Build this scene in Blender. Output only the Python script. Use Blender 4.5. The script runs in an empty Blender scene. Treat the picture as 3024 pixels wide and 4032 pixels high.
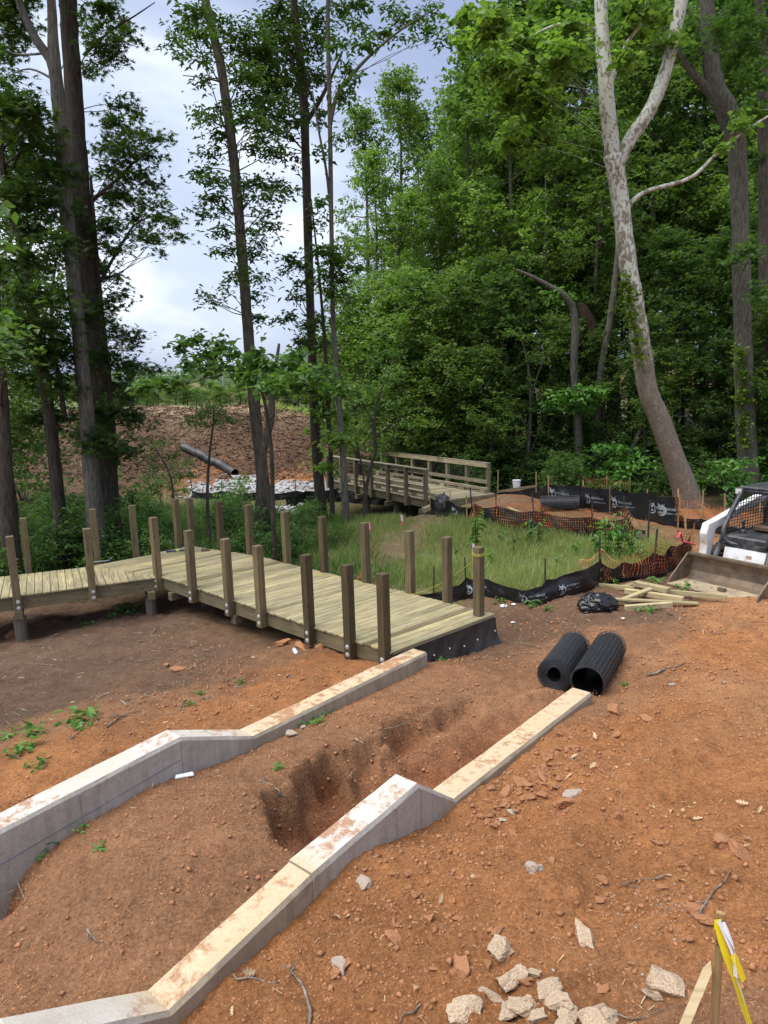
import bpy, bmesh, math, random
import numpy as np
from mathutils import Vector, Matrix
R = math.radians
random.seed(7); rng = np.random.default_rng(11)
scene = bpy.context.scene
COL = scene.collection

# ---------------------------------------------------------------- camera
F, CX, CY, ZC = 2795.0, 1512.0, 2016.0, 4.0          # focal length in photo pixels, photo centre, eye height
PITCH, ROLL = R(9.9), R(-1.65)
_f = np.array([0, math.cos(PITCH), -math.sin(PITCH)]); _r0 = np.array([1., 0, 0]); _u0 = np.array([0, math.sin(PITCH), math.cos(PITCH)])
_r = math.cos(ROLL)*_r0 + math.sin(ROLL)*_u0; _u = -math.sin(ROLL)*_r0 + math.cos(ROLL)*_u0
cam = bpy.data.objects.new('camera', bpy.data.cameras.new('camera')); COL.objects.link(cam)
cam.data.sensor_fit = 'VERTICAL'; cam.data.sensor_height = 24.0; cam.data.lens = F/4032*24.0
cam.data.clip_start = 0.05; cam.data.clip_end = 3000
M = Matrix(((_r[0], _u[0], -_f[0], 0), (_r[1], _u[1], -_f[1], 0), (_r[2], _u[2], -_f[2], ZC), (0, 0, 0, 1)))
cam.matrix_world = M
scene.camera = cam

# ---------------------------------------------------------------- light: bright overcast
SUN_EL, SUN_AZ = R(66), R(-115)       # azimuth measured from +Y towards +X
world = bpy.data.worlds.new('World'); scene.world = world; world.use_nodes = True
nt = world.node_tree; nt.nodes.clear()
def wn(t): return nt.nodes.new(t)
sky = wn('ShaderNodeTexSky'); sky.sky_type = 'NISHITA'; sky.sun_disc = False
sky.sun_elevation = SUN_EL; sky.sun_rotation = SUN_AZ; sky.air_density = 1.2; sky.dust_density = 2.0
tc = wn('ShaderNodeTexCoord'); mp = wn('ShaderNodeMapping'); mp.inputs['Scale'].default_value = (1.0, 1.0, 2.2); mp.inputs['Location'].default_value = (0.62, 0.75, -3.05)
n1 = wn('ShaderNodeTexNoise'); n1.inputs['Scale'].default_value = 1.7; n1.inputs['Detail'].default_value = 5; n1.inputs['Roughness'].default_value = 0.5; n1.inputs['Distortion'].default_value = 0.35
cr = wn('ShaderNodeValToRGB')
el = cr.color_ramp.elements
el[0].position = 0.30; el[0].color = (0.36, 0.45, 0.70, 1)
el[1].position = 0.74; el[1].color = (1.8, 1.83, 1.9, 1)
e = el.new(0.46); e.color = (0.49, 0.58, 0.84, 1)
e = el.new(0.60); e.color = (0.80, 0.89, 1.10, 1)
ml = wn('ShaderNodeVectorMath'); ml.operation = 'SCALE'; ml.inputs['Scale'].default_value = 2.45
mx = wn('ShaderNodeMix'); mx.data_type = 'RGBA'; mx.inputs['Factor'].default_value = 0.93
bg = wn('ShaderNodeBackground'); bg.inputs['Strength'].default_value = 0.12
wo = wn('ShaderNodeOutputWorld')
L = nt.links.new
L(tc.outputs['Generated'], mp.inputs['Vector']); L(mp.outputs[0], n1.inputs['Vector']); L(n1.outputs['Fac'], cr.inputs['Fac'])
L(cr.outputs['Color'], ml.inputs[0]); L(sky.outputs['Color'], mx.inputs[6]); L(ml.outputs[0], mx.inputs[7]); L(mx.outputs[2], bg.inputs['Color']); L(bg.outputs[0], wo.inputs['Surface'])
sun = bpy.data.objects.new('sun', bpy.data.lights.new('sun', 'SUN')); COL.objects.link(sun)
sun.data.energy = 1.5; sun.data.angle = R(60); sun.data.color = (1.0, 0.95, 0.87)
sd = Vector((math.sin(SUN_AZ)*math.cos(SUN_EL), math.cos(SUN_AZ)*math.cos(SUN_EL), math.sin(SUN_EL)))
sun.rotation_euler = sd.to_track_quat('Z', 'Y').to_euler(); sun.location = (0, 0, 60)
scene.view_settings.view_transform = 'Standard'; scene.view_settings.look = 'None'
scene.view_settings.exposure = 1.65; scene.view_settings.gamma = 1.0
scene.render.engine = 'CYCLES'
cy = scene.cycles
cy.max_bounces = 6; cy.diffuse_bounces = 3; cy.glossy_bounces = 2; cy.transmission_bounces = 4; cy.transparent_max_bounces = 8
cy.use_denoising = True; cy.caustics_reflective = False; cy.caustics_refractive = False

# ---------------------------------------------------------------- pixels to directions (photo pixels, 3024 x 4032; D() takes 1659-wide pixels)
K = 3024/1659
def ray(x, y): return (x-CX)/F*_r - (y-CY)/F*_u + _f
def at_z(x, y, z):                       # z is a world height
    d = ray(x, y); return d*((z-ZC)/d[2]) + np.array([0, 0, ZC])
def at_y(x, y, Y):                       # Y is the world distance forward
    d = ray(x, y); return d*(Y/d[1]) + np.array([0, 0, ZC])
def Dy(x, y, Y): return at_y(x*K, y*K, Y)

# ---------------------------------------------------------------- numpy noise
def _hash(ix, iy, seed):
    n = (ix*374761393 + iy*668265263 + seed*1442695041) & 0xFFFFFFFF
    n = ((n ^ (n >> 13))*1274126177) & 0xFFFFFFFF
    return ((n ^ (n >> 16)) & 0xFFFF)/65535.0
def vnoise(x, y, seed=0):
    ix = np.floor(x).astype(np.int64); iy = np.floor(y).astype(np.int64); fx = x-ix; fy = y-iy
    fx = fx*fx*(3-2*fx); fy = fy*fy*(3-2*fy)
    a = _hash(ix, iy, seed); b = _hash(ix+1, iy, seed); c = _hash(ix, iy+1, seed); d = _hash(ix+1, iy+1, seed)
    return (a*(1-fx)+b*fx)*(1-fy) + (c*(1-fx)+d*fx)*fy
def fbm(x, y, seed=0, oct=4, gain=0.5):
    s = 0; a = 1; t = 0
    for i in range(oct):
        s = s + a*(vnoise(x, y, seed+i*17)-0.5); t += a; a *= gain; x = x*2.03+3.1; y = y*2.03+1.7
    return s/t*2
def sstep(a, b, x):
    t = np.clip((x-a)/(b-a), 0, 1); return t*t*(3-2*t)

# ---------------------------------------------------------------- object helpers
def link(o, parent=None):
    COL.objects.link(o)
    if parent is not None: o.parent = parent
    return o
def tag(o, label=None, cat=None, group=None, kind=None):
    if label: o['label'] = label
    if cat: o['category'] = cat
    if group: o['group'] = group
    if kind: o['kind'] = kind
    return o
def empty(name, loc, rz=0.0, label=None, cat=None, group=None):
    o = bpy.data.objects.new(name, None); o.location = loc; o.rotation_euler = (0, 0, rz); o.empty_display_size = 0.2
    link(o); return tag(o, label, cat, group)
def fast_mesh(name, V, Fa, smooth=False, attrs=None):
    """V n x 3, Fa m x k (all faces the same size)"""
    me = bpy.data.meshes.new(name); V = np.asarray(V, np.float32); Fa = np.asarray(Fa, np.int32)
    m, k = Fa.shape
    me.vertices.add(len(V)); me.vertices.foreach_set('co', V.ravel())
    me.loops.add(m*k); me.loops.foreach_set('vertex_index', Fa.ravel())
    me.polygons.add(m); me.polygons.foreach_set('loop_start', np.arange(0, m*k, k, dtype=np.int32)); me.polygons.foreach_set('loop_total', np.full(m, k, np.int32))
    if smooth: me.polygons.foreach_set('use_smooth', np.ones(m, bool))
    for an, (typ, data) in (attrs or {}).items():
        a = me.attributes.new(an, typ, 'POINT')
        a.data.foreach_set('color' if typ == 'FLOAT_COLOR' else 'value', np.asarray(data, np.float32).ravel())
    me.update(calc_edges=True); return me
def mobj(name, me, m, parent=None, loc=None):
    o = bpy.data.objects.new(name, me)
    if m is not None and len(me.materials) == 0: me.materials.append(m)
    if loc is not None: o.location = loc
    return link(o, parent)
class MB:
    def __init__(s): s.v = []; s.f = []
    def add(s, v, f):
        n = len(s.v); s.v += [tuple(map(float, q)) for q in v]; s.f += [tuple(i+n for i in q) for q in f]; return s
    def box(s, c, size, ax=None, jig=0.0):
        c = np.array(c, float); h = np.array(size, float)/2; ax = np.eye(3) if ax is None else np.array(ax, float)
        v = []
        for k in ((-1,-1,-1),(1,-1,-1),(1,1,-1),(-1,1,-1),(-1,-1,1),(1,-1,1),(1,1,1),(-1,1,1)):
            q = c + sum(k[i]*h[i]*ax[i] for i in range(3))
            if jig: q = q + np.array([random.uniform(-jig, jig) for _ in range(3)])
            v.append(q)
        return s.add(v, [(0,3,2,1),(4,5,6,7),(0,1,5,4),(1,2,6,5),(2,3,7,6),(3,0,4,7)])
    def bar(s, a, b, w, h, up=(0,0,1)):
        a = np.array(a, float); b = np.array(b, float); x = b-a; Ln = np.linalg.norm(x); x = x/Ln
        y = np.cross(up, x); y /= np.linalg.norm(y); z = np.cross(x, y)
        return s.box((a+b)/2, (Ln, w, h), (x, y, z))
    def tube(s, pts, rad, n=8, cap=True, lump=0.0, seed=0):
        pts = [np.array(p, float) for p in pts]; rr = [rad]*len(pts) if np.isscalar(rad) else list(rad)
        V = []; rnd = random.Random(seed); ref = None
        for i, p in enumerate(pts):
            t = pts[min(i+1, len(pts)-1)] - pts[max(i-1, 0)]; t = t/(np.linalg.norm(t)+1e-9)
            if ref is None:
                ref = np.cross(t, (0.0, 0.0, 1.0) if abs(t[2]) < 0.9 else (1.0, 0, 0))
            ref = ref - t*np.dot(ref, t); ref /= np.linalg.norm(ref)+1e-9; b = np.cross(t, ref)
            for k in range(n):
                a = 2*math.pi*k/n; q = rr[i]*(1+(rnd.uniform(-lump, lump) if lump else 0))
                V.append(p + (math.cos(a)*ref + math.sin(a)*b)*q)
        Fc = []
        for i in range(len(pts)-1):
            for k in range(n):
                Fc.append((i*n+k, i*n+(k+1) % n, (i+1)*n+(k+1) % n, (i+1)*n+k))
        if cap:
            Fc.append(tuple(range(n-1, -1, -1))); Fc.append(tuple((len(pts)-1)*n+k for k in range(n)))
        return s.add(V, Fc)
    def prism(s, poly, a, b):
        """poly: list of 3D points (closed outline), extruded by vector b-a ... a,b offsets"""
        n = len(poly); A = [np.array(p, float)+np.array(a, float) for p in poly]; B = [np.array(p, float)+np.array(b, float) for p in poly]
        return s.add(A+B, [tuple(range(n-1, -1, -1)), tuple(range(n, 2*n))] + [(i, (i+1) % n, n+(i+1) % n, n+i) for i in range(n)])
    def build(s, name, m, parent=None, loc=None, smooth=False, bevel=0.0):
        me = bpy.data.meshes.new(name); me.from_pydata(s.v, [], s.f)
        if bevel > 0:
            bm = bmesh.new(); bm.from_mesh(me)
            bmesh.ops.bevel(bm, geom=list(bm.edges), offset=bevel, segments=1, affect='EDGES', clamp_overlap=True); bm.to_mesh(me); bm.free()
        bm = bmesh.new(); bm.from_mesh(me); bmesh.ops.recalc_face_normals(bm, faces=list(bm.faces)); bm.to_mesh(me); bm.free()
        if smooth: me.polygons.foreach_set('use_smooth', np.ones(len(me.polygons), bool))
        me.update()
        return mobj(name, me, m, parent, loc)
def smooth_path(pts, n=6):
    """Catmull-Rom through the points; each may carry extra numbers (radius)"""
    P = [np.array(p, float) for p in pts]; out = []
    if len(P) < 3: 
        return [P[0]*(1-t)+P[-1]*t for t in np.linspace(0, 1, n+1)]
    for i in range(len(P)-1):
        p0 = P[max(i-1, 0)]; p1 = P[i]; p2 = P[i+1]; p3 = P[min(i+2, len(P)-1)]
        for k in range(n):
            t = k/n; out.append(0.5*((2*p1)+(-p0+p2)*t+(2*p0-5*p1+4*p2-p3)*t*t+(-p0+3*p1-3*p2+p3)*t**3))
    out.append(P[-1]); return out
def copy_tree(o, parent=None, loc=None, rz=None, sc=None):
    c = o.copy(); COL.objects.link(c); c.parent = parent
    if loc is not None: c.location = loc
    if rz is not None: c.rotation_euler = (o.rotation_euler[0], o.rotation_euler[1], rz)
    if sc is not None: c.scale = sc if hasattr(sc, '__len__') else (sc, sc, sc)
    for ch in o.children: copy_tree(ch, c)
    return c

# ---------------------------------------------------------------- materials
def newmat(name):
    m = bpy.data.materials.new(name); m.use_nodes = True; t = m.node_tree
    b = t.nodes['Principled BSDF']; return m, t, b
def nd(t, typ, **kw):
    n = t.nodes.new(typ)
    for k, v in kw.items():
        if k in n.inputs: n.inputs[k].default_value = v
        else: setattr(n, k, v)
    return n
def ramp(t, stops):
    n = t.nodes.new('ShaderNodeValToRGB'); e = n.color_ramp.elements
    e[0].position, e[0].color = stops[0][0], (*stops[0][1], 1); e[1].position, e[1].color = stops[-1][0], (*stops[-1][1], 1)
    for p, c in stops[1:-1]:
        q = e.new(p); q.color = (*c, 1)
    return n
def mixc(t, fac, a, b, mode='MIX'):
    n = t.nodes.new('ShaderNodeMix'); n.data_type = 'RGBA'; n.blend_type = mode
    for i, v in ((0, fac), (6, a), (7, b)):
        if hasattr(v, 'is_linked') or hasattr(v, 'links'): t.links.new(v, n.inputs[i])
        else: n.inputs[i].default_value = v if i == 0 else ((*v, 1) if len(v) == 3 else v)
    return n.outputs[2]
def bump(t, b, h, strength=0.3, dist=0.01):
    n = nd(t, 'ShaderNodeBump', Strength=strength, Distance=dist); t.links.new(h, n.inputs['Height']); t.links.new(n.outputs[0], b.inputs['Normal']); return n
def simple(name, col, rough=0.6, metal=0.0, var=0.12, scale=8.0, bmp=0.0, spec=0.5, dirt=None, dirt_amt=0.5):
    m, t, b = newmat(name)
    c = nd(t, 'ShaderNodeTexCoord'); n = nd(t, 'ShaderNodeTexNoise', Scale=scale, Detail=5.0); t.links.new(c.outputs['Object'], n.inputs['Vector'])
    lo = tuple(max(0, q*(1-var)) for q in col); hi = tuple(min(1, q*(1+var)) for q in col)
    r = ramp(t, [(0.3, lo), (0.7, hi)]); t.links.new(n.outputs['Fac'], r.inputs['Fac']); out = r.outputs['Color']
    if dirt:
        n2 = nd(t, 'ShaderNodeTexNoise', Scale=scale*0.6, Detail=6.0, Roughness=0.7); t.links.new(c.outputs['Object'], n2.inputs['Vector'])
        r2 = ramp(t, [(0.5-0.25*dirt_amt, (0, 0, 0)), (0.72, (1, 1, 1))]); t.links.new(n2.outputs['Fac'], r2.inputs['Fac'])
        out = mixc(t, r2.outputs['Color'], out, dirt)
    t.links.new(out, b.inputs['Base Color'])
    b.inputs['Roughness'].default_value = rough; b.inputs['Metallic'].default_value = metal; b.inputs['Specular IOR Level'].default_value = spec
    if bmp: bump(t, b, n.outputs['Fac'], bmp, 0.02)
    return m
def wood(name, a, b_, c_, rough=0.75, gs=1.0, knots=True):
    """grain along local X; every board its own tint and offset"""
    m, t, b = newmat(name)
    tc = nd(t, 'ShaderNodeTexCoord'); oi = nd(t, 'ShaderNodeObjectInfo')
    off = nd(t, 'ShaderNodeVectorMath', operation='SCALE', Scale=37.0); t.links.new(oi.outputs['Random'], off.inputs[0])
    cb = nd(t, 'ShaderNodeCombineXYZ'); 
    for i in range(3): t.links.new(oi.outputs['Random'], cb.inputs[i])
    t.links.new(cb.outputs[0], off.inputs[0])
    ad = nd(t, 'ShaderNodeVectorMath', operation='ADD'); t.links.new(tc.outputs['Object'], ad.inputs[0]); t.links.new(off.outputs[0], ad.inputs[1])
    mp = nd(t, 'ShaderNodeMapping'); mp.inputs['Scale'].default_value = (1.1*gs, 26*gs, 26*gs); t.links.new(ad.outputs[0], mp.inputs['Vector'])
    n = nd(t, 'ShaderNodeTexNoise', Scale=1.0, Detail=6.0, Roughness=0.62, Distortion=1.2); t.links.new(mp.outputs[0], n.inputs['Vector'])
    r = ramp(t, [(0.28, a), (0.5, b_), (0.72, c_)]); t.links.new(n.outputs['Fac'], r.inputs['Fac']); out = r.outputs['Color']
    n2 = nd(t, 'ShaderNodeTexNoise', Scale=2.3, Detail=3.0); t.links.new(ad.outputs[0], n2.inputs['Vector'])
    r2 = ramp(t, [(0.3, (0.72, 0.74, 0.74)), (0.7, (1.08, 1.06, 1.0))]); t.links.new(n2.outputs['Fac'], r2.inputs['Fac'])
    out = mixc(t, 0.8, out, r2.outputs['Color'], 'MULTIPLY')
    r3 = ramp(t, [(0.0, (0.52, 0.49, 0.44)), (0.07, (0.58, 0.55, 0.50)), (0.15, (0.80, 0.80, 0.77)), (0.4, (0.92, 0.93, 0.90)), (0.7, (1.02, 1.0, 1.0)), (1.0, (1.22, 1.18, 1.06))]); t.links.new(oi.outputs['Random'], r3.inputs['Fac'])
    out = mixc(t, 1.0, out, r3.outputs['Color'], 'MULTIPLY')
    if knots:
        mp2 = nd(t, 'ShaderNodeMapping'); mp2.inputs['Scale'].default_value = (3.2, 9, 9); t.links.new(ad.outputs[0], mp2.inputs['Vector'])
        v = nd(t, 'ShaderNodeTexVoronoi', Scale=1.0); t.links.new(mp2.outputs[0], v.inputs['Vector'])
        r4 = ramp(t, [(0.08, (0.28, 0.2, 0.12)), (0.17, (1, 1, 1))]); t.links.new(v.outputs['Distance'], r4.inputs['Fac'])
        out = mixc(t, 0.55, out, r4.outputs['Color'], 'MULTIPLY')
    t.links.new(out, b.inputs['Base Color']); b.inputs['Roughness'].default_value = rough; b.inputs['Specular IOR Level'].default_value = 0.3
    bump(t, b, n.outputs['Fac'], 0.25, 0.004)
    return m
def leafmat(name, dark, light, trans=0.35, rough=0.5):
    m = bpy.data.materials.new(name); m.use_nodes = True; t = m.node_tree; t.nodes.clear()
    at = nd(t, 'ShaderNodeAttribute', attribute_name='lv'); oi = nd(t, 'ShaderNodeObjectInfo')
    r = ramp(t, [(0.0, dark), (1.0, light)]); t.links.new(at.outputs['Fac'], r.inputs['Fac'])
    hs = nd(t, 'ShaderNodeHueSaturation'); mr = nd(t, 'ShaderNodeMapRange'); mr.inputs['To Min'].default_value = 0.8; mr.inputs['To Max'].default_value = 1.18
    t.links.new(oi.outputs['Random'], mr.inputs['Value']); t.links.new(mr.outputs[0], hs.inputs['Value']); t.links.new(r.outputs['Color'], hs.inputs['Color'])
    p = nd(t, 'ShaderNodeBsdfPrincipled', Roughness=rough); p.inputs['Specular IOR Level'].default_value = 0.35
    tr = nd(t, 'ShaderNodeBsdfTranslucent'); ms = nd(t, 'ShaderNodeMixShader', Fac=trans); o = nd(t, 'ShaderNodeOutputMaterial')
    br = mixc(t, 1.0, hs.outputs['Color'], (1.25, 1.35, 0.6), 'MULTIPLY')
    t.links.new(hs.outputs['Color'], p.inputs['Base Color']); t.links.new(br, tr.inputs['Color'])
    t.links.new(p.outputs[0], ms.inputs[1]); t.links.new(tr.outputs[0], ms.inputs[2]); t.links.new(ms.outputs[0], o.inputs['Surface'])
    return m
def bark(name, a, b_, sc=(9, 9, 1.6), rough=0.9, strength=0.9, patches=None):
    m, t, b = newmat(name)
    tc = nd(t, 'ShaderNodeTexCoord'); mp = nd(t, 'ShaderNodeMapping'); mp.inputs['Scale'].default_value = sc; t.links.new(tc.outputs['Object'], mp.inputs['Vector'])
    n = nd(t, 'ShaderNodeTexNoise', Scale=2.2, Detail=7.0, Roughness=0.65, Distortion=0.6); t.links.new(mp.outputs[0], n.inputs['Vector'])
    r = ramp(t, [(0.32, a), (0.68, b_)]); t.links.new(n.outputs['Fac'], r.inputs['Fac']); out = r.outputs['Color']
    n2 = nd(t, 'ShaderNodeTexNoise', Scale=0.7, Detail=3.0); t.links.new(tc.outputs['Object'], n2.inputs['Vector'])
    out = mixc(t, 0.6, out, ramp_out(t, n2.outputs['Fac'], [(0.3, (0.7, 0.75, 0.7)), (0.7, (1.2, 1.15, 1.1))]), 'MULTIPLY')
    t.links.new(out, b.inputs['Base Color']); b.inputs['Roughness'].default_value = rough; b.inputs['Specular IOR Level'].default_value = 0.2
    bump(t, b, n.outputs['Fac'], strength, 0.04)
    return m
def ramp_out(t, fac, stops):
    r = ramp(t, stops); t.links.new(fac, r.inputs['Fac']); return r.outputs['Color']

MT = {}
MT['deck'] = wood('treated_deck_wood', (0.17, 0.145, 0.085), (0.35, 0.305, 0.185), (0.52, 0.465, 0.30))
MT['post'] = wood('treated_post_wood', (0.085, 0.066, 0.038), (0.16, 0.127, 0.072), (0.24, 0.193, 0.112))
MT['beam'] = wood('treated_beam_wood', (0.085, 0.074, 0.048), (0.15, 0.13, 0.083), (0.215, 0.184, 0.118))
MT['oldwood'] = wood('weathered_bridge_wood', (0.22, 0.19, 0.135), (0.38, 0.335, 0.24), (0.52, 0.46, 0.34))
MT['olddark'] = wood('weathered_dark_wood', (0.10, 0.085, 0.06), (0.17, 0.145, 0.10), (0.24, 0.205, 0.145))
MT['lumber'] = wood('pale_lumber', (0.33, 0.27, 0.15), (0.50, 0.42, 0.25), (0.62, 0.54, 0.34))
MT['stake'] = wood('raw_stake_wood', (0.30, 0.19, 0.09), (0.44, 0.29, 0.15), (0.56, 0.40, 0.22), knots=False)
MT['lath'] = wood('pale_lath_wood', (0.46, 0.34, 0.19), (0.60, 0.46, 0.28), (0.70, 0.57, 0.38), knots=False)
MT['metal'] = simple('galvanised_steel', (0.55, 0.57, 0.60), 0.45, 0.25, 0.15, 30)
MT['rebar'] = simple('dark_steel_stake', (0.05, 0.045, 0.04), 0.7, 0.3, 0.3, 20)
MT['plastic'] = simple('black_silt_fabric', (0.013, 0.014, 0.017), 0.30, 0, 0.3, 9, 0.9)
MT['geotex'] = simple('black_geotextile', (0.02, 0.021, 0.022), 0.55, 0, 0.4, 6, 0.3, dirt=(0.06, 0.045, 0.035), dirt_amt=0.2)
MT['mesh'] = simple('black_plastic_mesh', (0.010, 0.011, 0.013), 0.45, 0, 0.2, 10)
MT['wire'] = simple('black_coated_wire', (0.045, 0.047, 0.05), 0.35, 0, 0.2, 10)
MT['pipe'] = simple('black_corrugated_plastic', (0.016, 0.018, 0.022), 0.4, 0, 0.3, 3, dirt=(0.12, 0.10, 0.085), dirt_amt=0.2)
MT['net'] = simple('orange_net_plastic', (0.62, 0.15, 0.05), 0.6, 0, 0.25, 3, dirt=(0.50, 0.33, 0.17), dirt_amt=0.45)
MT['white_print'] = simple('white_print', (0.26, 0.28, 0.31), 0.6, 0, 0.25, 30)
MT['white_paint'] = simple('white_machine_paint', (0.72, 0.73, 0.73), 0.38, 0, 0.05, 4, dirt=(0.42, 0.33, 0.24), dirt_amt=0.0)
MT['grey_paint'] = simple('charcoal_machine_paint', (0.032, 0.037, 0.045), 0.45, 0, 0.3, 6, dirt=(0.13, 0.12, 0.11), dirt_amt=0.15)
MT['rust'] = simple('worn_bucket_steel', (0.115, 0.088, 0.07), 0.55, 0.35, 0.35, 5, 0.2, dirt=(0.26, 0.19, 0.115), dirt_amt=0.5)
MT['floor_steel'] = simple('scoured_bucket_floor', (0.50, 0.40, 0.26), 0.5, 0.15, 0.2, 5, 0.1, dirt=(0.20, 0.18, 0.16), dirt_amt=0.3)
MT['rubber'] = simple('track_rubber', (0.022, 0.020, 0.018), 0.85, 0, 0.3, 9, dirt=(0.19, 0.12, 0.07), dirt_amt=0.6)
MT['lens'] = simple('lamp_lens', (0.60, 0.60, 0.56), 0.15, 0, 0.1, 8)
MT['white'] = simple('white_plastic', (0.78, 0.79, 0.80), 0.45, 0, 0.04, 6)
MT['pink'] = simple('pink_flag', (0.80, 0.10, 0.16), 0.6, 0, 0.1, 8)
MT['yellow'] = simple('yellow_tape', (0.85, 0.66, 0.015), 0.45, 0, 0.06, 12)
MT['string'] = simple('yellow_string', (0.55, 0.52, 0.06), 0.7, 0, 0.1, 12)
MT['blue'] = simple('blue_tool_plastic', (0.02, 0.03, 0.14), 0.5)
MT['lime'] = simple('lime_tool_plastic', (0.45, 0.60, 0.05), 0.5)
MT['stone'] = simple('riprap_stone', (0.42, 0.42, 0.43), 0.85, 0, 0.35, 4, 0.4)
MT['paleconc'] = simple('pale_concrete_rubble', (0.56, 0.46, 0.33), 0.9, 0, 0.2, 14, 0.6, dirt=(0.30, 0.16, 0.08), dirt_amt=0.45)
MT['clod'] = simple('clay_clod', (0.35, 0.165, 0.078), 0.95, 0, 0.3, 14, 0.5)
MT['graystone'] = simple('grey_pebble', (0.38, 0.34, 0.29), 0.85, 0, 0.3, 20, 0.3, dirt=(0.33, 0.17, 0.085), dirt_amt=0.3)
MT['twig'] = simple('bare_twig_bark', (0.15, 0.115, 0.085), 0.9, 0, 0.4, 25, 0.4, dirt=(0.38, 0.35, 0.29), dirt_amt=0.1)
MT['chip'] = simple('wood_chip', (0.40, 0.285, 0.175), 0.9, 0, 0.45, 6)
MT['straw'] = simple('dry_straw', (0.50, 0.36, 0.21), 0.9, 0, 0.35, 5)
MT['barkchip'] = simple('bark_chip', (0.16, 0.095, 0.06), 0.9, 0, 0.5, 4)
MT['dryleaf'] = simple('dry_oak_leaf', (0.50, 0.36, 0.21), 0.8, 0, 0.35, 18)
MT['bag'] = simple('black_bin_bag', (0.012, 0.013, 0.016), 0.22, 0, 0.2, 6, 0.35)
MT['foam'] = simple('white_foam', (0.75, 0.80, 0.80), 0.7, 0, 0.06, 30)
MT['galv'] = simple('galvanised_pole', (0.40, 0.43, 0.46), 0.5, 0.3, 0.1, 3)
MT['bark_dark'] = bark('dark_bark', (0.030, 0.025, 0.021), (0.105, 0.088, 0.072))
MT['bark_brown'] = bark('grey_brown_bark', (0.048, 0.041, 0.034), (0.165, 0.143, 0.118), strength=1.0)
MT['bark_grey'] = bark('grey_bark', (0.060, 0.057, 0.047), (0.20, 0.19, 0.16), sc=(9, 9, 1.8), strength=1.0)
MT['bark_dead'] = bark('dead_bark', (0.015, 0.011, 0.009), (0.085, 0.058, 0.04))
# sycamore: olive flakes over white upper bark, scaly brown below
m, t, b = newmat('sycamore_bark'); MT['bark_syc'] = m
tc = nd(t, 'ShaderNodeTexCoord'); mp = nd(t, 'ShaderNodeMapping'); mp.inputs['Scale'].default_value = (4.6, 4.6, 2.6); t.links.new(tc.outputs['Object'], mp.inputs['Vector'])
n = nd(t, 'ShaderNodeTexNoise', Scale=1.6, Detail=5.0, Roughness=0.6, Distortion=0.8); t.links.new(mp.outputs[0], n.inputs['Vector'])
sx = nd(t, 'ShaderNodeSeparateXYZ'); t.links.new(tc.outputs['Object'], sx.inputs[0])
at = nd(t, 'ShaderNodeAttribute', attribute_name='flake')
ad = nd(t, 'ShaderNodeMath', operation='ADD'); t.links.new(n.outputs['Fac'], ad.inputs[0]); t.links.new(at.outputs['Fac'], ad.inputs[1])
c1 = ramp_out(t, ad.outputs[0], [(0.44, (0.58, 0.60, 0.53)), (0.50, (0.50, 0.51, 0.44)), (0.52, (0.27, 0.25, 0.18)), (0.66, (0.21, 0.185, 0.13)), (0.72, (0.23, 0.20, 0.155)), (0.77, (0.12, 0.098, 0.072)), (0.84, (0.22, 0.19, 0.145)), (0.90, (0.13, 0.105, 0.08)), (1.0, (0.20, 0.17, 0.13))])
n3 = nd(t, 'ShaderNodeTexNoise', Scale=22.0, Detail=4.0); t.links.new(tc.outputs['Object'], n3.inputs['Vector'])
c1 = mixc(t, 0.5, c1, ramp_out(t, n3.outputs['Fac'], [(0.35, (0.72, 0.72, 0.7)), (0.65, (1.12, 1.1, 1.1))]), 'MULTIPLY')
t.links.new(c1, b.inputs['Base Color']); b.inputs['Roughness'].default_value = 0.85
bump(t, b, ad.outputs[0], 0.35, 0.02)
LF = {}
LF['oak'] = leafmat('oak_leaf', (0.030, 0.068, 0.018), (0.110, 0.200, 0.050), 0.45)
LF['forest'] = leafmat('forest_leaf', (0.070, 0.130, 0.032), (0.200, 0.320, 0.090), 0.5)
LF['bright'] = leafmat('poplar_leaf', (0.090, 0.160, 0.034), (0.225, 0.36, 0.088), 0.5)
LF['deep'] = leafmat('deep_green_leaf', (0.050, 0.105, 0.030), (0.155, 0.27, 0.080), 0.5)  # a darker green than the forest leaf
LF['bush'] = leafmat('bush_leaf', (0.045, 0.105, 0.022), (0.165, 0.30, 0.075), 0.4)
LF['vine'] = leafmat('vine_leaf', (0.09, 0.17, 0.02), (0.26, 0.38, 0.05))
LF['grass'] = leafmat('meadow_grass', (0.17, 0.22, 0.065), (0.42, 0.48, 0.19), trans=0.4)
LF['weed'] = leafmat('tall_weed_leaf', (0.055, 0.15, 0.03), (0.16, 0.33, 0.07))
LF['far'] = leafmat('hazed_distant_leaf', (0.075, 0.135, 0.085), (0.155, 0.235, 0.135), trans=0.2)  # distance haze painted in: leaf green shifted towards blue
LF['hill'] = leafmat('hazed_hillside_leaf', (0.13, 0.19, 0.19), (0.20, 0.27, 0.25), trans=0.1)  # stronger bluish haze painted into the leaf colour itself
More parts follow.
